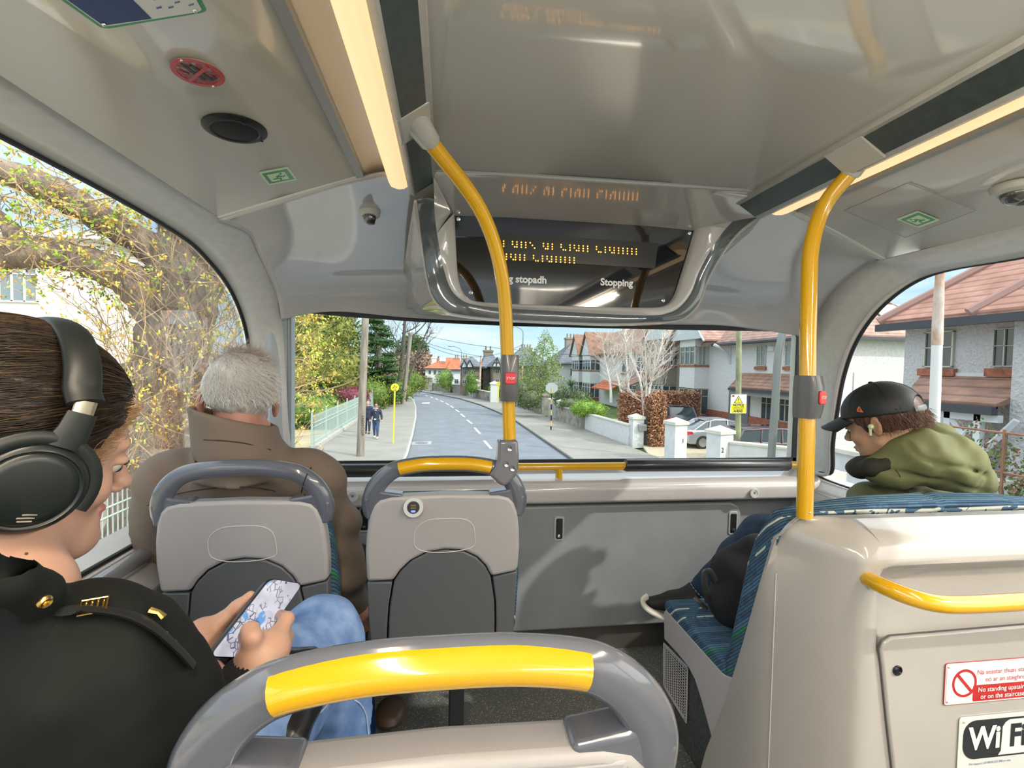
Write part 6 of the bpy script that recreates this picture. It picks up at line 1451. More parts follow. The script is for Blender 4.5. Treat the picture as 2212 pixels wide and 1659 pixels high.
# bare trees
def bare(base, H, r, seed, label, lean=(0, 0), lev=3, mat=None, kids_=(3, 5), up=.25, wob=.4, ang=.8, n0=6, first=.35, L0=.42, cat='tree', name='bare_tree', spread=1., col=None):
    rr = random.Random(seed); root = empty(name, base, label, cat); m = MB(); tips = []
    top = V(base[0] + lean[0], base[1] + lean[1], base[2] + H); tk = smooth_path([V(*base), V(*base) * .5 + top * .5 + V(rr.gauss(0, .02 * H), 0, 0), top], 5)
    m.tube(tk, list(np.linspace(r, r * .25, len(tk))), 8)
    for k in range(n0):
        t = first + (1 - first) * k / n0; p = V(*base) * (1 - t) + top * t; a = rr.uniform(0, 6.28); d = unit([math.cos(a) * spread, math.sin(a) * spread, rr.uniform(.2, .9)])
        grow(m, tips, p, d, H * L0 * rr.uniform(.6, 1.1) * (1 - .5 * t), r * .5 * (1 - .5 * t), lev, rr, up=up, wob=wob, kids_=kids_, ang=ang)
    m.build('trunk_and_branches', mat or DTW, root, angle=60); return root, tips
bare(G(858, 868), 12.5, .30, 21, 'tall bare tree with dark spreading twigs above the left pavement', lean=(.8, 0), lev=4, n0=9, kids_=(3, 4), spread=1.2)
bare(G(862, 866) + V(.2, 1, 0), 9.0, .16, 33, 'low leaning bare tree reaching over the far pavement', lean=(3.2, 0), lev=3, n0=8, first=.5, spread=1.0)
bush('hedge', [(V(-8.2, 24 + 3.2 * k, ROAD + .9), (1.6, 2.2, 1.25)) for k in range(2, 10)], 9000, .16, [MGR, DGR], 'clipped green hedge running behind the railing', 'hedge', seed=4)
bush('flowering_shrub', [(at(762, 856, 34), (1.5, 1.0, .75)), (at(772, 850, 34.5), (.9, .8, .6))], 1800, .13, [M('red_leaf', (.20, .045, .065), .7, noise=(5, .3))], 'dark pink flowering shrub in the hedge left of the pole', 'shrub', seed=6)
bush('green_shrub', [(at(855, 845, 50), (2.2, 1.5, 1.3)), (at(885, 825, 60), (2.6, 1.5, 1.6)), (at(840, 855, 46), (1.5, 1.5, 1.2)), (at(800, 850, 41), (2.0, 1.5, 1.5))], 7000, .18, [MGR, GOLD], 'loose green shrubs at the far end of the railing', 'shrub', seed=7)
bush('pine_tree', [(at(889, 758, 95), (3.4, 2.5, 3.0)), (at(903, 772, 95), (2.4, 2, 2.6)), (at(878, 775, 95), (2.0, 2, 2.2)), (at(890, 740, 95), (1.8, 2, 1.6))], 5000, .42, [DGR, MGR], 'rounded dark pine far away against the sky', 'tree', seed=9, trunk=([at(890, 840, 95), at(890, 775, 95)], [.35, .25]))
TAN = leafset('winter_thicket', (.30, .21, .16), (.46, .36, .28))
bush('winter_thicket', [(at(862 + 9 * k, 798 + (k % 3) * 4, 88), (3.6, 3, 3.4)) for k in range(9)], 9000, .5, [TAN, M('thicket_dark', (.2, .13, .10), .9)], 'brownish leafless thicket at the far end of the road', 'trees', seed=10, core=True)
bush('roadside_tree', [(at(1022, 822, 62), (1.1, 1, 1.1)), (at(962, 820, 62), (1.2, 1, 1.4))], 1400, .22, [leafset('light_garden_leaf', (.14, .26, .05), (.3, .42, .10))], 'small bright green garden trees before the orange-roofed house', 'tree', seed=12)
bush('conifer', [(at(1019, 824, 55), (.75, .7, 1.3)), (at(1019, 836, 55), (1.0, .8, .9))], 1500, .14, [MGR], 'small pointed green conifer in front of the brown houses', 'tree', seed=13)
bush('hedge', [(V(9.0 - .18 * (y - 40), y, ROAD + 1.0), (.8, 1.6, .8)) for y in range(41, 62, 3)], 3500, .15, [leafset('bright_hedge_leaf', (.12, .24, .02), (.36, .44, .06)), MGR], 'bright green garden hedge before the brown gabled houses', 'hedge', seed=14)
# ---- street furniture
WOOD = M('utility_pole_wood', (.27, .24, .20), .85, noise=(3, .3), bump=(20, .5, .02), stretch=(3, 3, .4))
def upole(base, top, r, label, mat=WOOD, group=None, name='utility_pole'):
    o = MB().tube([base, base * .5 + top * .5, top], [r, r * .93, r * .85], 14).build(name, mat); return tag(o, label, 'pole', group)
p0 = G(778, 990); up = upole(p0 - V(0, 0, .1), P(791, 640, Y=p0[1]), .16, 'weathered wooden utility pole at the left, beside the walking man')
pl = MB()
for k, ch in enumerate('INOSCOP'):   # faint vertical lettering carved on the pole
    c = P(783.5 - .6 * (k - 3) / 7, 899 + k * 6.6, Y=p0[1] - .17); pl.add(*text_mb(ch, .16, c, V(0, 0, -1), V(1, 0, 0), bold=.004))
pl.build('lettering', M('pole_marking', (.10, .09, .08), .9), up)
p1 = G(870, 875); upole(p1, P(887, 719, Y=p1[1]), .22, 'second wooden utility pole further along the left pavement')
YS = M('bus_stop_yellow', (.85, .74, .04), .45)
def busstop(base, py_top, label, sc=1.):
    q = empty('bus_stop_sign', base, label, 'bus stop sign'); c = P(*py_top, Y=base[1])
    MB().cyl(base, c, .038 * sc, 12).build('post', YS, q)
    dsc = MB().lathe([(0, -.03), (.19 * sc, -.03), (.19 * sc, .03), (0, .03)], c, (0, 1, 0), 28).build('disc', YS, q)
    m = MB(); d = V(0, -.032, 0)
    for a in (0, 90, 180, 270): m.prism([c + d + V(x, 0, z) for x, z in rot2([(.015, .0), (.02, .08), (.07, .11), (.05, .04)], a + 45, sc)], (0, -.004, 0))
    m.prism([c + d + V(x * sc, 0, z * sc) for x, z in [(-.09, -.13), (.09, -.13), (.07, -.16), (-.07, -.16)]], (0, -.004, 0)); m.build('emblem', SBK, dsc)
    return q
busstop(G(849, 962), (853, 837), 'yellow bus stop pole with round head beside the walking man')
busstop(G(1074, 873), (1077, 829), 'small yellow bus stop sign on the far right pavement', 1.1)
GST = M('painted_steel_grey', (.48, .52, .53), .45); RST = M('rusty_pole', (.62, .55, .50), .7, noise=(1.6, .2), col2=(.50, .20, .08)); DST = M('dark_steel', (.20, .25, .27), .4)
def streetlamp(base, topc, arm, label, r=.09):
    q = empty('street_lamp', base, label, 'street lamp'); t = P(*topc, Y=base[1]); md = base * .4 + t * .6
    MB().tube([base, base * .97 + md * .03, md], [r * 1.5, r * 1.1, r], 10).build('lower_post', RST, q); MB().tube([md, t], [r * .7, r * .55], 10).build('upper_post', DST, q)
    pts = smooth_path([t] + [P(*a, Y=base[1] - .0) for a in arm], 4); MB().tube(pts, r * .45, 8).build('arm', DST, q)
    e = pts[-1]; MB().sph(e + V(-.28, 0, -.02), (.40, .14, .11), nu=10, nv=6).build('lantern', M('lamp_grey', (.5, .53, .55), .4), q)
streetlamp(G(994.5, 852), (997, 765), [(996, 757), (991, 752), (977, 747)], 'far street lamp with curved arm beside the orange-roofed house')
streetlamp(G(1126, 880), (1130, 730), [(1130, 718), (1127, 712), (1119, 707.5), (1111, 705)], 'street lamp with curved arm just right of the middle pole')
upole(G(1035, 861), P(1039, 768, Y=G(1035, 861)[1]), .13, 'rust-coloured pole between white gate pillars on the right pavement', RST)
pg_ = P(1594, 1010, Y=17.5); upole(pg_ + V(0, 0, -.3), P(1597, 640, Y=17.5), .115, 'mossy green wooden pole carrying the yellow notice', M('mossy_pole', (.27, .29, .17), .85, noise=(3, .3), bump=(20, .4, .02)))
# notice board on it
nb = empty('notice_board', P(1595, 872, Y=17.3), 'white and yellow NOTICE board with warning triangle on the green pole', 'sign'); yn = 17.36
qn = [P(a, b, Y=yn) for a, b in ((1579, 852), (1613, 852), (1612, 893), (1577, 893))]
def nbp(s, t, d=0.): return qn[0] * (1 - s) * (1 - t) + qn[1] * s * (1 - t) + qn[2] * s * t + qn[3] * (1 - s) * t - V(0, d, 0)
def nq(pts, d, nm, mat): return MB().prism([nbp(s, t, d) for s, t in pts], (0, -.003, 0)).build(nm, mat, nb)
NYE = M('notice_yellow', (.88, .82, .02), .4)
nq([(0, 0), (1, 0), (1, 1), (0, 1)], 0, 'plate', SWH); nq([(.03, .5), (.97, .5), (.97, .98), (.03, .98)], .004, 'yellow_field', NYE); nq([(.48, .06), (.76, .46), (.2, .46)], .004, 'triangle_border', SBK); nq([(.48, .115), (.70, .435), (.26, .435)], .008, 'triangle', NYE)
nq([(.455, .2), (.505, .2), (.495, .34), (.465, .34)], .012, 'exclamation_mark', SBK); nq([(.46, .37), (.5, .37), (.5, .405), (.46, .405)], .012, 'exclamation_mark', SBK); nq([(.07, .04), (.22, .04), (.22, .13), (.07, .13)], .004, 'emblem', M('emblem_maroon', (.15, .04, .06), .5))
wn_ = np.linalg.norm(qn[1] - qn[0])
for tx_, t_, sz, bo_ in (('NOTICE', .57, .125, .006), ('CONSTRUCTION', .68, .062, .002), ('SITE ENTRANCE', .77, .060, .002), ('AHEAD', .885, .125, .006)):
    m = MB(); m.add(*text_mb(tx_, sz, nbp(.49, t_, .009), unit(qn[1] - qn[0]), V(0, 0, 1), bold=bo_)); m.build('lettering', SBK, nb)
# galvanised pole bent at the top, close to the bus
tag(MB().tube(smooth_path([P(1664, 1020, Y=10.5), P(1668, 960, Y=10.5), P(1675, 860, Y=10.5), P(1680, 780, Y=10.5), P(1688, 730, Y=10.5), P(1700, 690, Y=10.5), P(1718, 655, Y=10.5)], 5), .088, 14).build('curved_pole', M('galvanised', (.27, .28, .26), .35, metal=.4)), 'curved galvanised pole at the right end of the windscreen', 'pole')
# striped crossing post with octagonal sign seen from behind
zb = G(1190, 932); zp = empty('crossing_sign', zb, 'black and yellow striped post with grey octagonal sign back', 'sign'); zt = P(1192, 838, Y=zb[1])
WHB = M('post_cream', (.70, .52, .15), .5)
for k in range(8):
    a = zb + (zt - zb) * k / 8; b = zb + (zt - zb) * (k + 1) / 8; MB().cyl(a, b, .042, 10).build('post_band', [SBK, WHB][k % 2], zp)
MB().prism([zt + V(.40 * math.cos(R(22.5 + 45 * k)), .0, .0 + .34 * math.sin(R(22.5 + 45 * k))) for k in range(8)], (0, .02, 0)).build('sign_plate', GST, zp)
# rusty white lamp post outside the right window
b = P(2013, 1180, Y=5.0); upole(V(b[0], b[1], ROAD), P(2024, 745, Y=5.0), .064, 'rusty white lamp post outside the right window', M('flaking_white_pole', (.74, .72, .68), .6, noise=(2.2, .1), col2=(.72, .70, .66), bump=(9, .3, .01)), name='lamp_post')
lp = MB(); rr = random.Random(3)
tag(MB().tube([P(2024, 745, Y=5.0), P(2027, 660, Y=5.0), P(2030, 600, Y=5.0), P(2036, 300, Y=5.0)], [.058, .055, .045, .045], 12).build('lamp_post', M('rust_streaked_pole', (.72, .68, .62), .65, noise=(7, .3), col2=(.46, .22, .09), stretch=(1, 1, .5))), 'upper length of the lamp post outside the right window, streaked with rust', 'pole')
# overhead wires
WIR = M('wire_black', (.03, .035, .04), .6)
def wire(a, b, sag, label, r=.018):
    p = [a * (1 - t) + b * t - V(0, 0, sag * 4 * t * (1 - t)) for t in np.linspace(0, 1, 14)]; return tag(MB().tube(p, r, 4).build('overhead_wire', WIR), label, 'wire', 'overhead wires')
e1 = P(887, 724, Y=46); e2 = P(1130, 757, Y=44); e3 = P(1130, 744, Y=44)
wire(e1 + V(0, 0, .3), e2, .25, 'upper straight telephone wire from the far left pole to the right street lamp'); wire(e1, e3, 1.6, 'deeply sagging telephone wire between the far left pole and the right street lamp'); wire(e1 + V(0, 0, -.2), P(1039, 770, Y=53), .2, 'lowest telephone wire running down to the rust-coloured pole', .02)
wire(e1, P(791, 600, Y=20), .5, 'telephone wire between the two wooden poles on the left pavement')
wire(e2, P(1600, 772, Y=30), .3, 'thin wire crossing in front of the gabled houses on the right')

# ---- garden walls and pillars on the right
CON = M('old_concrete_wall', (.30, .28, .245), .9, noise=(2.5, .3), bump=(20, .4, .02)); PEB = M('grey_pebbledash', (.70, .70, .70), .9, noise=(10, .10), bump=(28, .8, .03)); WPT = M('white_painted_masonry', (.66, .68, .68), .75, noise=(3, .06)); CAP = M('cream_coping', (.66, .64, .55), .8, noise=(3, .08))
PB2 = M('brown_pebbledash', (.30, .27, .215), .95, noise=(12, .25), bump=(28, .8, .03))
def gwall(a, b, h, t, mat, label, capm=None, ch=.10, cat='wall', name='garden_wall', base=ROAD):
    a = np.array(a, float); b = np.array(b, float); a[2] = b[2] = base; d = unit(b - a); w = V(-d[1], d[0], 0) * t / 2
    root = empty(name, (a + b) / 2, label, cat)
    MB().prism([a + w, b + w, b - w, a - w], (0, 0, h)).build('wall_body', mat, root)
    if capm: MB().prism([a + w * 1.35 + V(0, 0, h), b + w * 1.35 + V(0, 0, h), b - w * 1.35 + V(0, 0, h), a - w * 1.35 + V(0, 0, h)], (0, 0, ch)).build('coping', capm, root, bevel=.02)
    return root
def pillar(c, w, h, mat, label, group=None, num=None, rz=0., parts=True, capm=None):
    root = empty('gate_pillar', (c[0], c[1], ROAD), label, 'pillar', group); c = V(c[0], c[1], ROAD)
    MB().box(c + V(0, 0, h / 2), (w, w, h), rz).build('shaft', mat, root)
    m = MB(); m.box(c + V(0, 0, h + .05), (w * 1.18, w * 1.18, .12), rz); cs, sn = math.cos(rz), math.sin(rz)
    q = [c + V(cs * x - sn * y, sn * x + cs * y, h + .11) for x, y in ((-w * .58, -w * .58), (w * .58, -w * .58), (w * .58, w * .58), (-w * .58, w * .58))]
    m.add(q + [c + V(0, 0, h + .11 + w * .28)], [(0, 1, 4), (1, 2, 4), (2, 3, 4), (3, 0, 4)]); m.build('cap', capm or mat, root)
    return root
w1 = G(1356, 967); w2 = G(1267, 930); w3 = G(1203, 910); w4 = G(1159, 895); w5 = G(1118, 879)
gwall(w1 + V(.2, .2, 0), w2, 1.02, .22, PEB, 'white rendered garden wall with cream coping left of the letterbox pillar', CAP)
gwall(w2, w3, 1.05, .22, CON, 'stained grey concrete garden wall beyond the white one', CON)
gwall(w4 + V(.3, 0, 0), w5 + V(0, 4, 0), 1.15, .22, CON, 'low old concrete wall under the yellow-green tree', CON)
pillar(w4 + V(.5, -.8, 0), .55, 1.55, CON, 'old concrete gate pillar at the end of the low wall')
for (a, b), lb in zip(((1184, 903), (1202, 909)), ('white gate pier left of the dark shrubs', 'white gate pier beside the concrete wall')):
    c = G(a, b); pillar(c + V(.3, 0, 0), .5, 1.35, WPT, lb)
c = G(1374, 968) + V(.1, .3, 0); lbp = pillar(c, .56, 1.42, WPT, 'white gate pillar with a steel letterbox on its side', capm=CAP)
lbx = empty('letterbox', c + V(.25, -.30, .95), 'silver curved letterbox fixed to the white gate pillar', 'letterbox')
MB().prism([V(c[0] - .02, c[1] - .30 - a, ROAD + b) for a, b in ((0, .86), (.11, .86), (.13, 1.05), (.11, 1.16), (0, 1.19))], (.40, 0, 0)).build('box', STEEL, lbx, bevel=.01); MB().box((c[0] + .18, c[1] - .425, ROAD + 1.13), (.30, .03, .02)).build('flap', DST, lbx)
ga = empty('iron_gate', c + V(.5, .3, 0), 'dark metal gate folded open beside the letterbox pillar', 'gate'); MB().box((c[0] + .52, c[1] + .35, ROAD + .78), (.07, .9, 1.45)).build('gate_leaf', DST, ga); MB().box((c[0] + .42, c[1] + .0, ROAD + .78), (.05, .05, 1.5)).build('gate_post', DST, ga)
pc1 = P(1458, 1000, Y=18.4); pc2 = P(1553, 1000, Y=16.6)
NUM = M('numeral_dark', (.06, .06, .07), .5)
pa = pillar(pc1, .62, 1.62, WPT, 'white gate pillar numbered 1, in front of the silver car', rz=.25, capm=CAP); pb = pillar(pc2, .66, 1.50, WPT, 'white gate pillar numbered 2, beside the green pole', rz=.30, capm=CAP)
for t_, o_, px_, z_, w_ in (('1', pa, pc1, .95, .62), ('2', pb, pc2, .90, .66)):
    rz = .25 if t_ == '1' else .30; u = V(math.cos(rz), math.sin(rz), 0); nn_ = V(math.sin(rz), -math.cos(rz), 0)
    m = MB(); m.add(*text_mb(t_, .26, V(px_[0], px_[1], ROAD + z_) + nn_ * (w_ / 2 + .01) + u * (.10 if t_ == '1' else -.22), u, V(0, 0, 1), bold=.004)); m.build('house_number', NUM, o_)
gwall(V(pc2[0] + .3, pc2[1] - .2, 0), V(13.2, 14.0, 0), 1.12, .26, WPT, 'white painted garden wall running right from pillar 2', CAP)
# far walls and white gate pillars
yw = 52
def wx(px, py=850): return G(px, py)
gwall(wx(1055, 868), wx(998, 852.5), 1.0, .25, CON, 'dark grey garden wall behind the far street lamp', CON)
gwall(wx(996, 851.5), wx(937, 845), 1.15, .25, CON, 'long grey wall along the far right pavement', CON); gwall(wx(935, 845), wx(900, 841.5), 1.2, .25, PB2, 'distant wall at the bend of the road', CON)
gwall(wx(1066, 870), wx(1038, 862), 1.0, .2, WPT, 'white garden wall behind the rusty pole', WPT)
for a, b, lb in ((1018, 858, 'white far gate pillar with a dark letterbox, left one'), (1028, 861, 'white far gate pillar left of the rusty pole'), (1068, 871, 'white far gate pillar just left of the middle pole')):
    pillar(wx(a, b) + V(0, .2, 0), .85, 2.0, WPT, lb)
for a, b, lb in ((925, 846.5, 'grey far gate pillar near the bend'), (965, 849.5, 'beige far gate pillar in the long wall'), (897, 843, 'dark grey far pillar at the end of the road')): pillar(wx(a, b) + V(0, .2, 0), 1.0, 2.0, CON, lb)
# ---- houses
def roofmat(name, c1, c2, sc=9.0):
    if name in MATS: return MATS[name]
    m = M(name, c1, .8, noise=(2.2, .2), col2=c2); nt = m.node_tree; n = nt.nodes; l = nt.links; b = n['Principled BSDF']
    tc = n.new('ShaderNodeTexCoord'); sp = n.new('ShaderNodeSeparateXYZ'); l.new(tc.outputs['Object'], sp.inputs[0])
    a = n.new('ShaderNodeMath'); a.operation = 'MULTIPLY'; a.inputs[1].default_value = sc; l.new(sp.outputs['Z'], a.inputs[0])
    f = n.new('ShaderNodeMath'); f.operation = 'FRACT'; l.new(a.outputs[0], f.inputs[0])
    old = b.inputs['Base Color'].links[0].from_socket
    r = n.new('ShaderNodeValToRGB'); l.new(f.outputs[0], r.inputs[0]); r.color_ramp.elements[0].color = (.35, .35, .35, 1); r.color_ramp.elements[1].position = .3
    mx = n.new('ShaderNodeMixRGB'); mx.blend_type = 'MULTIPLY'; mx.inputs[0].default_value = .8; l.new(old, mx.inputs[1]); l.new(r.outputs[0], mx.inputs[2]); l.new(mx.outputs[0], b.inputs['Base Color'])
    bp = n.new('ShaderNodeBump'); bp.inputs['Strength'].default_value = .8; bp.inputs['Distance'].default_value = .04; l.new(f.outputs[0], bp.inputs['Height']); l.new(bp.outputs[0], b.inputs['Normal'])
    return m
RPK = roofmat('pinkish_clay_tiles', (.36, .20, .16), (.56, .36, .30), 5.5); RBR = roofmat('brown_clay_tiles', (.24, .14, .10), (.42, .24, .17), 6); ROR = roofmat('orange_clay_tiles', (.46, .10, .04), (.66, .20, .09), 5); RSL = roofmat('slate_roof', (.11, .125, .15), (.18, .20, .225), 4)
RED_ = roofmat('red_clay_tiles', (.45, .22, .16), (.64, .36, .27), 7)
BRK = M('red_brick', (.33, .12, .07), .85, noise=(9, .3), bump=(25, .5, .02)); SAGE = M('sage_window_paint', (.52, .53, .43), .5); WHP = M('white_window_paint', (.70, .72, .74), .45); FAS = M('fascia_pale', (.62, .65, .66), .5); GUT = M('gutter_dark', (.05, .055, .065), .5)
BRN = M('brown_render', (.24, .21, .16), .95, noise=(6, .2), bump=(25, .6, .02))
ux, uy, uz = V(1, 0, 0), V(0, 1, 0), V(0, 0, 1); wn = V(0, -1, 0)
def win_x(root, fm_, X, a, b, cols, rows_=1, gl=None, top=.3, cur=False, sill=True):
    """window on a wall facing the street (-X): a, b = opposite picture corners"""
    p, q = P(*a, X=X), P(*b, X=X); y0, y1 = sorted((p[1], q[1])); z0, z1 = sorted((p[2], q[2]))
    wall_win(root, fm_, V(X - .01, (y0 + y1) / 2, (z0 + z1) / 2), wn, uz, y1 - y0, z1 - z0, cols, rows_, top, gl, cur=cur)
    if sill: MB().b2((X - .12, y0 - .1, z0 - .22), (X + .02, y1 + .1, z0 - .05)).build('sill', BRK, root)
def win_y(root, fm_, Y, a, b, cols, gl=None, top=.3, cur=False, sill=None):
    p, q = P(*a, Y=Y), P(*b, Y=Y); x0, x1 = sorted((p[0], q[0])); z0, z1 = sorted((p[2], q[2]))
    wall_win(root, fm_, V((x0 + x1) / 2, Y - .01, (z0 + z1) / 2), ux, uz, x1 - x0, z1 - z0, cols, 1, top, gl, cur=cur)
    if sill: MB().b2((x0 - .1, Y - .12, z0 - .2), (x1 + .1, Y + .02, z0 - .05)).build('sill', sill, root)
def bay(root, X0, X1, Y0, Y1, zs, wallm, win, name='bay'):
    """projecting bay: zs = base, sill1, head1, sill2, head2, top"""
    zb, s1, h1, s2, h2, zt = zs
    m = MB(); m.b2((X0, Y0, zb), (X1, Y1, s1), mi=1); m.b2((X0, Y0, h1), (X1, Y1, s2 - .14), mi=0); m.b2((X0 - .05, Y0 - .05, s2 - .14), (X1, Y1, s2), mi=1); m.b2((X0 - .03, Y0 - .03, h2), (X1, Y1, zt), mi=0)
    m.b2((X0 + .35, Y0 + .35, s1), (X1, Y1, h1), mi=2); m.b2((X0 + .35, Y0 + .35, s2), (X1, Y1, h2), mi=2); m.build(name, [wallm, BRK, WPG if win is SAGE else WPN], root)
    for s, h, cu in ((s1, h1, False), (s2, h2, win is SAGE)):
        wall_win(root, win, V((X0 + X1) / 2, Y0 + .06, (s + h) / 2), ux, uz, X1 - X0 - .02, h - s, 2, 1, .28, WPN if not cu else WPG, d=.06, cur=cu)
        wall_win(root, win, V(X0 + .06, (Y0 + Y1) / 2, (s + h) / 2), wn, uz, Y1 - Y0 - .02, h - s, 3, 1, .28, WPN, d=.06)
# nearer white pebbledashed house with the bay and the lean-to
hb = empty('house', (19, 26, ROAD), 'white pebbledashed house with sage-green bay windows behind the parked cars', 'house')
zE = P(1620, 737, X=17)[2]; zB0 = P(1700, 912, X=17)[2]
MB().b2((17, 19.48, ROAD), (22.6, 31.6, zE)).build('wall', PEB, hb); MB().b2((16.93, 19.5, ROAD), (17.2, 31.6, zB0)).build('brick_plinth', BRK, hb)
zz = lambda py, px=1548, Y=29.: P(px, py, Y=Y)[2]
bay(hb, 16.0, 17.05, 29.0, 31.0, (ROAD, zz(896), zz(841), zz(789), zz(749), zz(727)), PEB, SAGE)
m = MB(); ov = 16.4
rx_, rz_ = 19.7, 5.6
m.prism([(ov, 19.0, zE - .1), (ov, 32.2, zE - .1), (rx_, 30.5, rz_), (rx_, 21.2, rz_)], (0, 0, .14)); m.prism([(ov, 19.0, zE - .1), (rx_, 21.2, rz_), (23.2, 19, zE - .1)], (0, 0, .14)); m.prism([(23.2, 19.0, zE - .1), (rx_, 21.2, rz_), (rx_, 30.5, rz_), (23.2, 32, zE - .1)], (0, 0, .14)); m.build('roof', RPK, hb)
MB().tube([(ov, 19, zE + .05), (rx_, 21.2, rz_ + .15)], .11, 6).tube([(23.2, 19, zE + .05), (rx_, 21.2, rz_ + .15)], .11, 6).build('ridge_tiles', RPK, hb); MB().b2((ov, 18.93, zE - .2), (23.2, 19.05, zE - .05)).build('gutter', GUT, hb)
_n = unit(np.cross(V(1, 0, 0), V(0, 2.2, rz_ - zE + .1)))
def onroof(px, py): return PP(px, py, V(ov, 19, zE + .12), _n)
MB().prism([onroof(1876, 660), onroof(1953, 661), onroof(1972, 690), onroof(1925, 701)], (0, 0, .06)).build('roof_panel', M('grey_corrugated', (.42, .45, .48), .4, metal=.2, bump=(40, .5, .02)), hb)
a, b = P(1845, 804, Y=19.46), P(1964, 868, Y=19.46); MB().b2((a[0], 19.44, b[2]), (b[0], 19.52, a[2])).build('smooth_patch', M('cream_patch', (.70, .68, .62), .8), hb)
g0, g1, gx = 27.5, 32.0, 15.75; gz = zz(731, 1550, 27.7)
m = MB(); m.prism([(gx, g0, gz), (gx, g1, gz), (gx, (g0 + g1) / 2 + .9, gz + 1.9), (gx, (g0 + g1) / 2 - .9, gz + 1.9)], (.10, 0, 0)); m.build('gable', FAS, hb)
m = MB()
for s in (0, 1):
    ya = g0 - .25 if s == 0 else g1 + .25; m.prism([(gx - .15, ya, gz - .2), (19, ya, gz - .2), (20.5, (g0 + g1) / 2, gz + 2.5), (gx - .15, (g0 + g1) / 2, gz + 2.5)], (0, 0, .12))
m.build('roof', RPK, hb); MB().tube([(gx - .18, g0 - .3, gz - .22), (gx - .18, (g0 + g1) / 2, gz + 2.5)], .08, 4).tube([(gx - .18, g1 + .3, gz - .22), (gx - .18, (g0 + g1) / 2, gz + 2.5)], .08, 4).build('bargeboard', FAS, hb)
MB().tube([(ov - .05, 19, zE - .12), (ov - .05, 27.6, zE - .12)], .09, 6).build('gutter', GUT, hb)
c = P(1577, 747, X=16.95); MB().tube(smooth_path([(15.9, c[1], zE - .15), (16.35, c[1], zE - .35), (16.8, c[1], zE - .75), (16.95, c[1], zE - 1.2)], 3), .09, 5).cyl((16.95, c[1], zE), (16.95, c[1], zE - 1.25), .09, 6).build('corbel', FAS, hb)
win_x(hb, SAGE, 17, (1637, 748), (1654, 790), 2, gl=WPG); win_x(hb, SAGE, 17, (1699, 747), (1722, 790), 2, gl=WPG)
win_x(hb, SAGE, 17, (1647, 855), (1667, 908), 2, sill=False); win_x(hb, SAGE, 17, (1675, 857), (1708, 913), 3, sill=False)
a, b = P(1578, 843, X=17), P(1619, 900, X=17); MB().b2((16.9, b[1], ROAD), (17.02, a[1], a[2])).build('door_surround', M('door_grey', (.17, .17, .19), .5), hb)
la, lb_, lc = P(1602, 809, X=17.0), P(1708, 811, X=17.0), P(1575, 838, X=15.9)
yA, yB_ = P(1700, 846, X=15.9)[1] - 2, lc[1]
m = MB(); m.prism([(17.0, yA, la[2]), (17.0, la[1], la[2]), (15.9, yB_, lc[2]), (15.9, yA, lc[2])], (0, 0, .1)); m.prism([(17.0, la[1], la[2]), (17.0, yB_ + .2, lc[2]), (15.9, yB_, lc[2])], (0, 0, .1)); m.build('porch_roof', RBR, hb)
MB().b2((15.85, yA, lc[2] - .12), (15.98, yB_ + .05, lc[2] + .02)).build('gutter', GUT, hb); MB().b2((16.0, yA, lc[2] - .35), (16.1, yB_, lc[2] - .1)).build('fascia', M('fascia_grey', (.30, .30, .31), .6), hb)
c = P(1666, 753, X=16.9); MB().b2((16.86, c[1] - .2, c[2] - .12), (17, c[1] + .2, c[2] + .12)).build('alarm_box', WHP, hb)
# neighbour in brown pebbledash with white windows
ha = empty('house', (19, 36, ROAD), 'brown pebbledashed house with white bay windows, half hidden by the beech hedge', 'house')
z2 = lambda py: P(1480, py, Y=33.4)[2]
MB().b2((17, 31.7, ROAD), (25, 40, z2(727))).build('wall', PB2, ha); bay(ha, 15.9, 17.05, 33.4, 35.6, (ROAD, z2(872), z2(834), z2(790), z2(753), z2(732)), PB2, WHP)
m = MB(); zE2 = z2(730); m.prism([(16.5, 31.9, zE2 - .1), (16.5, 40.5, zE2 - .1), (21.5, 39, zE2 + 3.8), (21.5, 33, zE2 + 3.8)], (0, 0, .14)); m.prism([(15.7, 31.8, zE2 - .2), (20, 31.8, zE2 - .2), (20.5, 34.5, zE2 + 2.3), (15.7, 34.5, zE2 + 2.3)], (0, 0, .12)); m.prism([(15.7, 37, zE2 - .2), (20, 37, zE2 - .2), (20.5, 34.5, zE2 + 2.3), (15.7, 34.5, zE2 + 2.3)], (0, 0, .12)); m.build('roof', RPK, ha)
MB().prism([(15.8, 32.0, zE2 - .1), (15.8, 36.8, zE2 - .1), (15.8, 35.0, zE2 + 1.9), (15.8, 34.0, zE2 + 1.9)], (.1, 0, 0)).build('gable', FAS, ha)
m = MB(); m.prism([(14.6, 37.2, P(1440, 838, Y=37.2)[2]), (17, 37.2, P(1440, 838, Y=37.2)[2] + .9), (17, 41, P(1440, 838, Y=37.2)[2] + .9), (14.6, 41, P(1440, 838, Y=37.2)[2])], (0, 0, .1)); m.build('porch_roof', RBR, ha)
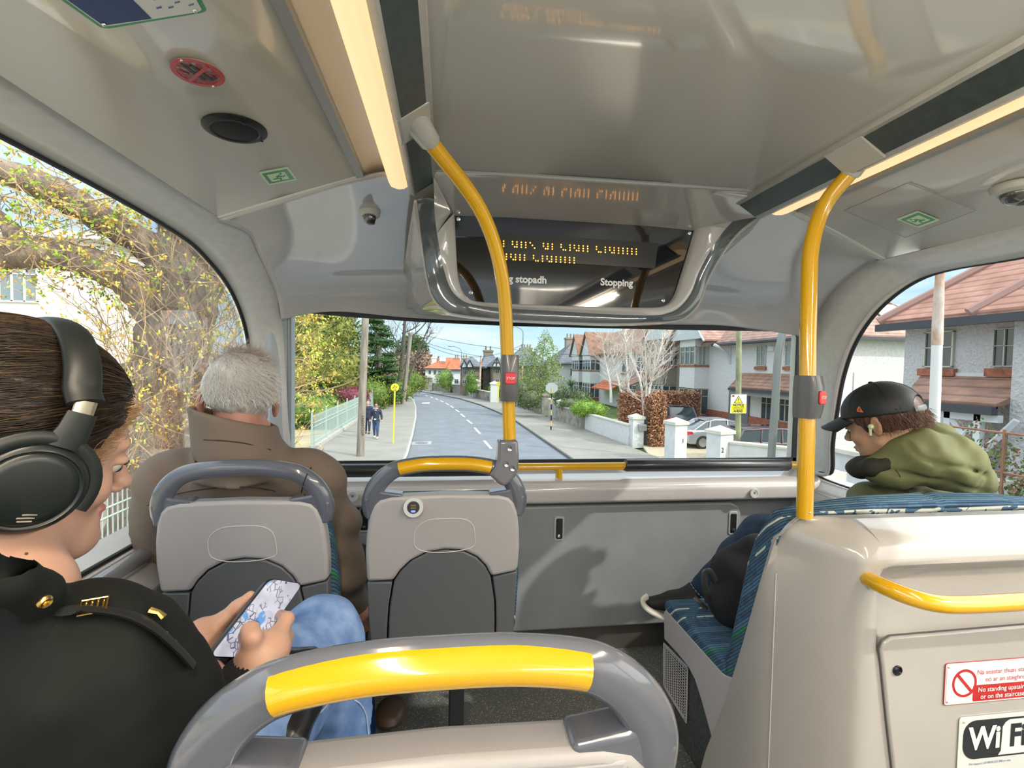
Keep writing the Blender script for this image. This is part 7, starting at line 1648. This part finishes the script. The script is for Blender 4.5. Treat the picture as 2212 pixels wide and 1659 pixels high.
# white house with twin gables and brown roof
hc = empty('house', (19, 50, ROAD), 'white house with twin pointed gables and brown roof behind the birches', 'house')
z3 = lambda py, Y=53.: P(1290, py, Y=Y)[2]
zC = z3(768); MB().b2((17, 42, ROAD), (25, 61, zC)).build('wall', PEB, hc)
for k, (ya, yb) in enumerate(((51.5, 54.6), (56.2, 59.4))):
    bay(hc, 15.9, 17.05, ya, yb, (ROAD, z3(857), z3(828), z3(800), z3(778), zC), PEB, WHP)
    my = (ya + yb) / 2; MB().prism([(15.8, ya - .3, zC), (15.8, yb + .3, zC), (15.8, my, zC + 2.3)], (.1, 0, 0)).build('gable', FAS, hc)
    MB().prism([(15.6, ya - .5, zC - .1), (20, ya - .5, zC - .1), (21, my, zC + 2.6), (15.6, my, zC + 2.6)], (0, 0, .12)).prism([(15.6, yb + .5, zC - .1), (20, yb + .5, zC - .1), (21, my, zC + 2.6), (15.6, my, zC + 2.6)], (0, 0, .12)).build('gable_roof', RBR, hc)
m = MB(); m.prism([(16.5, 41.5, zC), (16.5, 61.5, zC), (21, 59.5, zC + 3.0), (21, 43.5, zC + 3.0)], (0, 0, .14)); m.prism([(16.5, 41.5, zC), (21, 43.5, zC + 3), (26, 41.5, zC)], (0, 0, .14)); m.build('roof', RBR, hc)
win_x(hc, WHP, 17, (1345, 775), (1362, 805), 2); win_x(hc, WHP, 17, (1375, 772), (1395, 803), 2); win_x(hc, WHP, 17, (1350, 830), (1375, 865), 3)
m = MB(); m.prism([(15.6, 44, z3(842, 46)), (17, 44, z3(825, 46)), (17, 50, z3(825, 46)), (15.6, 50, z3(842, 46))], (0, 0, .1)); m.build('porch_roof', ROR, hc)
# grey-roofed house with chimney, side towards us
def block(name, x0, x1, Y, py_eave, py_ridge, wallm, roofm, label, depth=9, hip=1.0, ov=.4, pxm=None, base=None, windows=(), wm=None, chim=(), chimm=None, wgl=None, rx=None):
    """a house seen square on: picture columns x0..x1 on the plane Y"""
    h = empty(name, (0, Y, ROAD), label, 'house'); pm = (x0 + x1) / 2
    a = P(x0, py_eave, Y=Y); b = P(x1, py_eave, Y=Y); ze = (a[2] + b[2]) / 2; zr = P(pm, py_ridge, Y=Y + depth / 2)[2]; h.location = Vector((pm and (a[0] + b[0]) / 2, Y, ROAD))
    MB().b2((a[0], Y, base if base is not None else ROAD - 2), (b[0], Y + depth, ze)).build('wall', wallm, h)
    xa, xb = a[0] - ov, b[0] + ov; ya, yb = Y - ov, Y + depth + ov; hw_ = (xb - xa) * .5 * hip
    if rx: r0, r1 = P(rx[0], py_ridge, Y=Y + depth / 2)[0], P(rx[1], py_ridge, Y=Y + depth / 2)[0]
    else: r0, r1 = xa + min(hw_, (xb - xa) * .45), xb - min(hw_, (xb - xa) * .45)
    ym = Y + depth / 2; A, B, C_, D, E_, F_ = (xa, ya, ze), (xb, ya, ze), (xb, yb, ze), (xa, yb, ze), (r0, ym, zr), (r1, ym, zr)
    m = MB(); m.add([A, B, C_, D, E_, F_], [(0, 1, 5, 4), (1, 2, 5), (2, 3, 4, 5), (3, 0, 4), (3, 2, 1, 0)]); m.build('roof', roofm, h, angle=10)
    MB().b2((xa, ya - .04, ze - .12), (xb, ya + .04, ze + .03)).build('gutter', GUT, h)
    for w in windows: win_y(h, wm or WHP, Y, (w[0], w[1]), (w[2], w[3]), w[4] if len(w) > 4 else 2, gl=wgl)
    for c in chim:
        p, q = P(c[0], c[1], Y=ym), P(c[2], c[3], Y=ym); m = MB(); m.b2((p[0], ym - .5, q[2]), (q[0], ym + .6, p[2])); m.b2((p[0] - .1, ym - .6, p[2] - .25), (q[0] + .1, ym + .7, p[2] - .05))
        n = max(2, int((q[0] - p[0]) / .45))
        for k in range(n): m.cyl((p[0] + (k + .5) * (q[0] - p[0]) / n, ym, p[2]), (p[0] + (k + .5) * (q[0] - p[0]) / n, ym, p[2] + .55), .13, 6)
        m.build('chimney', chimm or BRN, h)
    return h
block('house', 1207, 1262, 62, 786, 738, PEB, RSL, 'house with dark slate roof and chimney, right of the yellow-green tree', rx=(1236, 1256), windows=((1232, 796, 1240, 812),), chim=((1222, 729, 1250, 752),), chimm=PB2)
block('house', 1096, 1190, 70, 790, 750, PB2, RSL, 'slate-roofed house almost hidden behind the yellow-green tree', chim=((1124, 751, 1148, 772),), chimm=PB2)
WH3 = M('sunlit_white_render', (.78, .79, .82), .8)  # sun on the side wing put into a lighter render colour
block('house', 919, 969, 76, 796, 772, WR, ROR, 'white house with orange tiled hip roof and rooflights at the bend', rx=(962, 995), depth=12, windows=((926, 800, 931, 808), (937, 800, 942, 809), (947, 801, 952, 809), (958, 802, 964, 809), (926, 822, 934, 829), (949, 822, 956, 830), (960, 826, 966, 834)), chim=((933, 771, 943, 787),), chimm=WR)
hg = block('house', 969, 999, 74, 798, 774, WH3, ROR, 'sunlit white side wing of the orange-roofed house', rx=(978, 992), depth=10, windows=((982, 819, 990, 828),), chim=((982, 773, 991, 794), (999, 773, 1010, 782)), chimm=PB2)
m = MB(); t = P(955, 777, Y=77.5)
for a in ((953, 781), (959, 781)): c = P(*a, Y=79.); m.box(c + V(0, 0, .0), (.55, .9, .9), rot=np.array([[1, 0, .0], [0, .8, -.6], [0, .6, .8]]))
rlg = m.build('roof_windows', M('rooflight_white', (.7, .73, .76), .3), None); tag(rlg, 'pair of white rooflights in the orange roof', 'roof window')
hf = block('house', 1000, 1040, 60, 792, 770, BRN, RSL, 'brown house with two small white gables and slate roof', depth=8, windows=((1000, 797, 1008, 809), (1012.5, 798, 1022, 809), (999, 820, 1007, 829)), base=ROAD - 1)
hf2 = block('house', 1043, 1082, 62, 795, 764, BRN, RSL, 'tall slate-roofed brown house with chimney left of the middle pole', depth=10, rx=(1050, 1064), windows=((1046, 826, 1054, 830),), chim=((1045, 756, 1064, 770),), chimm=BRN)
for a, b, c in (((998, 793), (1008, 793), (1003, 779)), ((1009, 793), (1021, 793), (1015, 779))):
    p, q, r_ = P(*a, Y=59.2), P(*b, Y=59.2), P(*c, Y=59.2); MB().prism([p, q, r_], (0, .1, 0)).build('gable', FAS, hf); dd = V(0, 4, 0)
    MB().prism([p - V(.2, .2, .1), r_ - V(0, .2, -.1), r_ + dd, p + dd], (0, 0, .08)).prism([q + V(.2, -.2, -.1), r_ - V(0, .2, -.1), r_ + dd, q + dd], (0, 0, .08)).build('gable_roof', RSL, hf)
hf3 = block('house', 1066, 1100, 57, 793, 772, BRN, RSL, 'brown house with a timbered white gable beside the middle pole', depth=8, windows=((1071, 797, 1078, 807), (1071, 819, 1078, 829)), base=ROAD - 1)
p, q, r_ = P(1063, 791, Y=56.4), P(1082, 791, Y=56.4), P(1074, 772, Y=56.4); MB().prism([p, q, r_], (0, .1, 0)).build('gable', FAS, hf3)
MB().tube([p + (r_ - p) * .4 - V(0, .05, 0), q + (r_ - q) * .4 - V(0, .05, 0)], .06, 4).tube([(p + q) / 2 - V(0, .05, 0), r_ - V(0, .05, 0)], .06, 4).tube([p, r_, q], .09, 4).build('timbering', GUT, hf3)
block('house', 868, 915, 92, 800, 786, WR, RSL, 'small white house glimpsed through the far thicket', windows=((905, 803, 908, 810), (878, 803, 881, 810)), base=ROAD - 2)

# ---- houses outside the right window
PBW = M('coarse_white_pebbledash', (.56, .55, .545), .95, noise=(16, .10), bump=(16, 1.0, .05))
hr_ = empty('house', (15, 11, ROAD), 'white pebbledashed house with lean-to canopy outside the right window', 'house'); XH = 11.5
ez = P(2050, 690, X=XH)[2]
MB().b2((XH, 2.0, ROAD), (19, P(1952, 800, X=XH)[1], ez)).build('wall', PBW, hr_)
yF = P(1952, 800, X=XH)[1]; m = MB()
m.prism([(XH - .4, 1.0, ez - .05), (XH - .4, yF + .35, ez - .05), (16.5, yF - 4.6, ez + 4.6), (16.5, 1.0, ez + 4.6)], (0, 0, .12)); m.prism([(XH - .4, yF + .35, ez - .05), (16.5, yF - 4.6, ez + 4.6), (19, yF + .35, ez - .05)], (0, 0, .12)); m.build('roof', RED_, hr_)
MB().tube([(XH - .42, yF + .35, ez + .05), (16.5, yF - 4.6, ez + 4.72)], .13, 8).build('ridge_tiles', M('ridge_clay', (.40, .24, .20), .8), hr_); MB().b2((XH - .48, 1, ez - .20), (XH - .34, yF + .4, ez - .02)).build('gutter', GUT, hr_)
win_x(hr_, SAGE, XH, (2003, 719), (2059, 792), 2, top=.45); win_x(hr_, SAGE, XH, (2152, 712), (2196, 791), 2, top=.45)
# projecting wing on the far right
XW = 10.4; yW = P(2186, 800, X=XW)[1]; ewz = P(2186, 682, X=XW)[2]
MB().b2((XW, 1.5, ROAD), (XH + 1, yW, ewz)).build('wing_wall', PBW, hr_); m = MB(); m.prism([(XW - .35, 1.0, ewz), (XW - .35, yW + .5, ewz), (14, yW - 2.5, ewz + 3.4), (14, 1, ewz + 3.4)], (0, 0, .12)); m.prism([(XW - .35, yW + .5, ewz), (14, yW - 2.5, ewz + 3.4), (15.5, yW + .5, ewz)], (0, 0, .12)); m.build('wing_roof', RED_, hr_)
MB().b2((XW - .42, 1, ewz - .14), (XW - .28, yW + .55, ewz + .02)).build('gutter', GUT, hr_); MB().tube([(XW - .36, yW + .5, ewz + .08), (14, yW - 2.5, ewz + 3.5)], .12, 8).build('ridge_tiles', MATS['ridge_clay'], hr_)
# canopy with white posts and braces
ca, cb = P(1990, 818, X=XH), P(1950, 868, X=10.1); m = MB()
m.prism([(XH, yW, ca[2]), (XH, ca[1], ca[2]), (10.1, cb[1], cb[2]), (10.1, yW, cb[2])], (0, 0, .10)); m.prism([(XH, ca[1], ca[2]), (XH + .4, cb[1] + .3, cb[2]), (10.1, cb[1], cb[2])], (0, 0, .1)); m.build('canopy_roof', RBR, hr_)
MB().b2((10.0, yW, cb[2] - .12), (10.14, cb[1] + .05, cb[2] + .04)).build('gutter', GUT, hr_); MB().b2((XH - .05, yW, ca[2] + .02), (XH + .02, ca[1], ca[2] + .16)).build('flashing', FAS, hr_)
m = MB()
for yp in (yW + .35, (yW + cb[1]) / 2, cb[1] - .3):
    m.b2((10.15, yp - .06, ROAD), (10.27, yp + .06, cb[2] - .1))
    for s in (-1, 1): m.tube([(10.21, yp, cb[2] - .95), (10.21, yp + s * .6, cb[2] - .18)], .06, 4)
m.b2((10.15, yW, cb[2] - .26), (10.27, cb[1], cb[2] - .12)); m.build('canopy_posts', WHP, hr_)
wl_ = empty('garden_wall', (10, 12, ROAD), 'white block garden wall outside the right window, left of the cap', 'wall'); MB().b2((9.6, 7.0, ROAD), (9.85, 10.6, ROAD + 1.9)).build('wall_body', WPT, wl_); MB().b2((9.5, 7.0, ROAD + 1.9), (9.95, 10.6, ROAD + 2.0)).build('coping', CAP, wl_)
TAN2 = leafset('dry_creeper_leaf', (.16, .09, .05), (.33, .22, .13))
bush('creeper_trellis', [(V(8.6, 2.0 + k * .9, ROAD + 1.9 - (k > 5) * .3), (.4, .7, 1.1)) for k in range(7)], 9000, .07, [TAN2, MGR], 'brown leafless creeper on a trellis behind the hooded man', 'creeper', seed=31, core=False)
tf = empty('trellis', (8.3, 5, ROAD), 'rust-brown trellis rails carrying the creeper outside the right window', 'trellis'); m = MB()
for z in (1.0, 1.7, 2.4, 3.0): m.tube([(8.3, 1, ROAD + z), (8.3, 7.2, ROAD + z)], .018, 5)
for y_ in (1.5, 3.0, 4.5, 6.0, 7.2): m.tube([(8.3, y_, ROAD), (8.3, y_, ROAD + 3.05)], .022, 5)
m.build('rails', M('rusty_wood', (.30, .15, .09), .8, noise=(4, .2)), tf)
bush('green_shrub', [(V(7.6, 2.6 + k * .8, ROAD + .8), (.6, .7, .85)) for k in range(6)], 6000, .08, [MGR, GOLD], 'green garden shrub low at the right edge of the right window', 'shrub', seed=35)

# ---- planting on the right
YGL = leafset('spring_leaf', (.20, .30, .07), (.46, .56, .18))
def yg():
    y = 38; L = [(at(1165, 800, y), (1.9, 1.5, 1.8)), (at(1180, 770, y), (1.2, 1.1, 1.6)), (at(1178, 740, y), (.6, .6, 1.1)), (at(1150, 840, y), (1.5, 1.2, 1.1)), (at(1195, 830, y), (1.0, 1.0, 1.3)), (at(1140, 780, y), (.8, .8, 1.2))]
    return bush('garden_tree', L, 7500, .12, [YGL, leafset('spring_leaf_dark', (.12, .20, .05), (.25, .33, .10))], 'feathery yellow-green tree right of the middle pole', 'tree', seed=15, core=False, trunk=([at(1160, 880, y), at(1165, 820, y), at(1178, 730, y)], [.12, .08, .02]))
yg()
bush('dark_shrubs', [(at(1128, 850, 36), (.8, .8, 1.2)), (at(1145, 862, 35), (1.0, .8, .9)), (at(1215, 860, 34), (.8, .8, .9)), (at(1252, 862, 33), (.9, .9, .8)), (at(1235, 874, 32), (1.2, .8, .6))], 4500, .12, [leafset('dusky_leaf', (.07, .09, .05), (.15, .17, .09)), MGR], 'dusky dark garden shrubs behind the low walls', 'shrub', seed=16)
bush('round_shrub', [(at(1272, 882, 28), (.95, .8, .55)), (at(1255, 884, 28.5), (.8, .8, .5)), (at(1292, 886, 27.5), (.6, .6, .5))], 3000, .09, [leafset('lime_leaf', (.13, .26, .03), (.32, .48, .08))], 'low rounded bright green shrub behind the garden wall', 'shrub', seed=17)
pm_ = empty('palm_shrub', at(1232, 870, 33), 'spiky cordyline palm beside the dark shrubs', 'palm'); m = MB(); rr = random.Random(4); ct = at(1233, 834, 33)
for k in range(110):
    d = unit([rr.gauss(0, 1), rr.gauss(0, 1), rr.uniform(-.5, 1.4)]); L = rr.uniform(.6, 1.05); w = unit(np.cross(d, [0, 0, 1.])) * .03
    m.add([ct + w, ct + d * L * .6 + w * .8 - V(0, 0, .03), ct + d * L - V(0, 0, .22 * L), ct + d * L * .6 - w * .8 - V(0, 0, .03), ct - w], [(0, 1, 2, 3, 4)])
m.build('fronds', leafset('palm_leaf', (.07, .13, .05), (.22, .32, .14)), pm_, angle=None); MB().cyl(at(1233, 875, 33), ct, .1, 8).build('trunk', BARK2, pm_)
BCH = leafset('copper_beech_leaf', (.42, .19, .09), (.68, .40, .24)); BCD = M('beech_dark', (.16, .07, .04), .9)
def boxhedge(name, lo, hi, n, label, seed, size=.11):
    rr = random.Random(seed); root = empty(name, ((lo[0] + hi[0]) / 2, (lo[1] + hi[1]) / 2, lo[2]), label, 'hedge', None); m = MB(); lo = np.array(lo); hi = np.array(hi)
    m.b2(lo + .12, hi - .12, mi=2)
    for _ in range(n):
        p = lo + (hi - lo) * np.array([rr.random() for _ in range(3)]); a = rr.choice([0, 0, 1, 1, 2]); p[a] = (lo if (rr.random() < .7 and a < 2) else hi)[a] + rr.gauss(0, .05)
        leaves(m, [p], size, rr.choice([0, 0, 0, 1]), rr)
    m.build('foliage', [BCH, BCD, BCD], root, angle=None); return root
h1 = P(1400, 1000, Y=21.8); boxhedge('beech_hedge', (h1[0] + .10, 21.6, ROAD), (h1[0] + .75, 22.6, P(1410, 861, Y=21.8)[2]), 5200, 'tall clipped end of the brown beech hedge behind the letterbox pillar', 41)
h2 = P(1303, 900, Y=27.5); h3 = P(1405, 900, Y=24.5); boxhedge('beech_hedge', (h2[0], 24.0, ROAD), (h3[0] + .6, 24.9, P(1350, 850, Y=24.5)[2]), 7000, 'long brown beech hedge under the white birches', 42)
boxhedge('beech_hedge', (P(1383, 900, Y=29)[0], 28.2, ROAD), (P(1498, 900, Y=29)[0], 29.0, P(1440, 848, Y=28.5)[2]), 7000, 'brown beech hedge in front of the brown pebbledashed house', 43)
BIR = M('white_birch_bark', (.68, .65, .60), .8, noise=(5, .15), bump=(30, .4, .02)); BTW = M('birch_twig', (.62, .55, .49), .85, noise=(3, .15))
def birch(stems, label, seed, y):
    rr = random.Random(seed); root = empty('birch_tree', at(*stems[0][0], y) , label, 'tree'); m = MB(); tips = []
    for st in stems:
        p = [at(a, b, y + rr.uniform(-.4, .4)) for a, b in st]; q = smooth_path(p, 6); m.tube(q, list(np.linspace(.085, .018, len(q))), 7, 0)
        for k in range(22):
            i = rr.randint(int(len(q) * .28), len(q) - 1); t = i / len(q)
            grow(m, tips, q[i], unit([rr.gauss(0, .8), rr.gauss(0, .8), rr.uniform(.6, 1.5)]), 1.5 * (1.15 - .5 * t), .022, 2, rr, up=.3, wob=.45, kids_=(3, 4), ang=.55, mi=1)
    m.build('trunk_and_branches', [BIR, BTW], root, angle=60); return root
birch([[(1397, 950), (1390, 880), (1382, 820), (1362, 770), (1345, 715)], [(1397, 950), (1398, 880), (1408, 820), (1425, 760), (1440, 700)], [(1396, 950), (1396, 860), (1395, 790), (1393, 720)], [(1397, 950), (1402, 850), (1416, 790), (1452, 745)]], 'multi-stemmed white birch beside the brown hedge', 51, 23.2)
birch([[(1345, 890), (1342, 850), (1330, 800), (1312, 740)], [(1357, 890), (1357, 830), (1352, 770), (1348, 715)], [(1320, 870), (1318, 830), (1308, 780), (1300, 730)]], 'thinner white birches left of the large one', 52, 25.6)
# ---- parked cars
CGL = M('car_glass', (.05, .07, .08), .04, coat=1.0); TYR = M('tyre', (.02, .02, .022), .7); RIM = M('alloy_rim', (.5, .5, .52), .3, metal=.8); TLR = M('tail_lamp_red', (.60, .03, .03), .15, coat=.8)
def car(pos, head, L, W, H, paint, label, estate=False, group=None):
    hd = unit([math.cos(head), math.sin(head), 0]); sd = V(hd[1], -hd[0], 0)          # sd: right-hand side
    root = empty('parked_car', (pos[0], pos[1], ROAD + .11), label, 'car', group); o = V(pos[0], pos[1], ROAD + .11)
    w = lambda s, t, z: o + hd * s + sd * t + V(0, 0, z)
    belt = .62 * H
    st = [(0, .48, .52 * H, .82), (.05, .28, belt * .98, .94), (.22, .22, belt * 1.02, .985), (.9, .18, belt * 1.02, 1), (2.0, .18, belt, 1), (3.0, .18, belt * .98, 1), (3.6, .2, belt * .90, .98), (L - .25, .22, belt * .80, .93), (L - .04, .3, belt * .68, .84), (L, .42, belt * .6, .78)]
    rings = []
    for s, zl, zh, k in st:
        hw_ = W / 2 * k; r = .08
        rings.append([w(s, t, z) for t, z in ((-hw_ + r, zl), (hw_ - r, zl), (hw_, zl + r), (hw_ * 1.0, (zl + zh) / 2 + .04), (hw_ * .975, zh - .06), (hw_ * .90, zh), (-hw_ * .90, zh), (-hw_ * .975, zh - .06), (-hw_, (zl + zh) / 2 + .04), (-hw_, zl + r))])
    MB().loft(rings).build('body', paint, root, angle=40)
    gs = [(.18, belt, .04, .90), (.48 if estate else .95, H * .96, .0, .80), (1.3, H, 0, .78), (2.2, H, 0, .78), (2.6, H * .955, 0, .78), (3.3, belt, 0, .88)] if estate else [(.42, belt, 0, .88), (1.05, H * .93, 0, .76), (1.5, H, 0, .74), (2.1, H * .995, 0, .74), (2.5, H * .95, 0, .75), (3.3, belt, 0, .88)]
    rings = [[w(s, -W / 2 * .92, belt * .95), w(s, W / 2 * .92, belt * .95), w(s, W / 2 * k, max(z - .05, belt)), w(s, W / 2 * k * .93, max(z - .012, belt)), w(s, -W / 2 * k * .93, max(z - .012, belt)), w(s, -W / 2 * k, max(z - .05, belt))] for s, z, _, k in gs]
    MB().loft(rings).build('greenhouse_glass', CGL, root, angle=30)
    m = MB(); rr = [[w(s, W / 2 * k * .95, z + .0), w(s, W / 2 * k * .5, z + .03), w(s, -W / 2 * k * .5, z + .03), w(s, -W / 2 * k * .95, z)] for s, z, _, k in gs[1:-1]]
    m.grid(rr)
    for sg in (-1, 1):
        top = [w(s, sg * W / 2 * k * 1.0, max(z - .035, belt)) for s, z, _, k in gs]; m.tube(top, .035, 5)
        for a in ((1.15, 1.25), (2.05, 2.1)): m.tube([w(a[0], sg * W / 2 * .93, belt), w(a[1], sg * W / 2 * .775, H - .06)], .03, 5)
    m.build('roof_and_pillars', paint, root, angle=40)
    for s in (.82, L - .85):
        for sg in (-1, 1):
            c = w(s, sg * (W / 2 - .09), .31); wh = MB().cyl(c - sd * .10, c + sd * .10, .32, 22).build('wheel', TYR, root); MB().cyl(c - sd * .108, c + sd * .108, .21, 14).build('rim', RIM, wh)
    for sg in (-1, 1):
        m = MB(); m.prism([w(-.005, sg * W / 2 * .50, belt * .80), w(.0, sg * W / 2 * .86, belt * .76), w(.0, sg * W / 2 * .86, belt * .97), w(-.005, sg * W / 2 * .55, belt * .93)], hd * .05)
        m.prism([w(.02, sg * W / 2 * .93, belt * .77), w(.34, sg * W / 2 * 1.0, belt * .82), w(.30, sg * W / 2 * 1.0, belt * .95), w(.04, sg * W / 2 * .93, belt * .96)], -sd * sg * -.012); m.build('tail_lamp', TLR, root)
    MB().prism([w(-.025, -.25, .52), w(-.025, .25, .52), w(-.015, .25, .63), w(-.015, -.25, .63)], hd * .02).build('number_plate', M('plate_pale', (.62, .62, .60), .5), root)
    MB().prism([w(-.02, -W / 2 * .8, .3), w(-.02, W / 2 * .8, .3), w(.0, W / 2 * .8, .42), w(.0, -W / 2 * .8, .42)], hd * .04).build('bumper', M('bumper_black', (.05, .05, .055), .5), root)
    return root
SILV = M('silver_car_paint', (.50, .53, .57), .18, metal=.5, coat=1.0); DKB = M('dark_blue_car_paint', (.10, .12, .16), .2, metal=.3, coat=1.0); MAR = M('maroon_car_paint', (.10, .06, .075), .2, metal=.3, coat=1.0)
car((11.35, 21.9), R(-4), 4.5, 1.78, 1.40, SILV, 'silver saloon car with red tail lamp behind gate pillar 1')
car((14.0, 26.3), R(87), 4.3, 1.78, 1.58, DKB, 'dark grey-blue hatchback parked by the brown hedge, seen from behind', estate=True)
car((11.4, 18.2), R(-3), 4.6, 1.78, 1.46, MAR, 'dark maroon estate car behind the white wall at the right', estate=True)
bk = empty('motorcycle', G(881, 850), 'distant small motorcycle at the kerb where the road bends', 'motorcycle'); c0 = G(880, 850)
MB().cyl(c0 + V(0, 0, .35), c0 + V(.12, 0, .35), .34, 14).cyl(c0 + V(.2, 1.4, .35), c0 + V(.32, 1.4, .35), .34, 14).build('wheel', TYR, bk); MB().sph(c0 + V(.1, .7, .8), (.25, .8, .35), nu=10, nv=6).build('body', DKB, bk)

# ---- the two people walking on the left pavement
NAVY = M('navy_clothing', (.028, .035, .07), .8, noise=(9, .3)); JNV = M('blue_trousers', (.05, .08, .17), .85, noise=(9, .2)); SKN = M('skin', (.58, .32, .23), .5, noise=(20, .08), spec=.35)
def walker(base, label, coat, trou, hair, stride=.18, face=True, arms=((-.28, .05), (.30, -.02))):
    b = np.array(base); root = empty('person', b, label, 'person')
    hipz, shz = .90, 1.42
    def body(p):
        d = chain(p, [b + V(0, 0, .92), b + V(0, .0, 1.15), b + V(0, 0, 1.36)], [.15, .15, .17], .05); d = smin(d, cap(p, b + V(-.15, 0, 1.40), b + V(.15, 0, 1.40), .085), .06)
        for sg, (ax_, ay_) in zip((-1, 1), arms): d = smin(d, chain(p, [b + V(sg * .20, 0, 1.40), b + V(sg * .27, .03, 1.12), b + V(sg * .29, ay_ - .10, .88)], [.07, .055, .045], .03), .03)
        d = smin(d, cap(p, b + V(0, 0, 1.45), b + V(0, 0, 1.56), .055), .03); d = smin(d, ell(p, b + V(0, -.01, 1.64), (.078, .095, .12)), .03)
        for sg in (-1, 1): d = smin(d, chain(p, [b + V(sg * .09, 0, .90), b + V(sg * .10, -.04 - sg * stride * .5, .50), b + V(sg * .10, sg * stride * -.9 + .02, .08)], [.10, .072, .05], .03), .03)
        return d
    def mf(c):
        z = c[:, 2] - b[2]; x = np.abs(c[:, 0] - b[0]); m = np.where(z > 1.50, 0, np.where(z > .88, 1, np.where(z > .13, 2, 3))); m = np.where((z < .96) & (z > .7) & (x > .22), 0, m); return m
    sdf('body', body, b + V(-.42, -.38, -.02), b + V(.42, .38, 1.80), .022, [SKN, coat, trou, WHB], root, mf)
    sdf('hair', lambda p: smax(ell(p, b + V(0, .0, 1.665), (.088, .105, .115)), (-(p[:, 2] - b[2] - 1.67) - (p[:, 1] - b[1]) * 1.2) * .7, .01), b + V(-.12, -.14, 1.5), b + V(.12, .14, 1.80), .014, [hair], root)
    for sg in (-1, 1): MB().sph(b + V(sg * .10, sg * stride * -.9 - .05, .05), (.045, .13, .05), nu=10, nv=6).build('shoe', M('white_shoe', (.75, .74, .70), .5) if face else TYR, root)
    if face:
        MB().box(b + V(0, -.105, 1.665), (.14, .02, .035)).build('sunglasses', SBK, root); MB().prism([b + V(-.05, -.145, 1.46), b + V(.05, -.145, 1.46), b + V(0, -.175, 1.28)], (0, .02, 0)).build('shirt_collar', SWH, root)
        MB().box(b + V(-.02, -.17, .99), (.10, .04, .06)).build('waist_pouch', SWH, root)
    return root
g0_ = G(812, 951); walker(g0_ + V(0, 0, .10), 'man in navy zip top, sunglasses and white shoes walking towards the bus', NAVY, JNV, M('dark_hair', (.06, .045, .035), .8), .22)
g1_ = G(790, 944); walker(g1_ + V(.0, .6, .10), 'person in a long dark coat half hidden behind the utility pole', NAVY, NAVY, M('grey_hair', (.3, .28, .26), .8), .1, face=False)
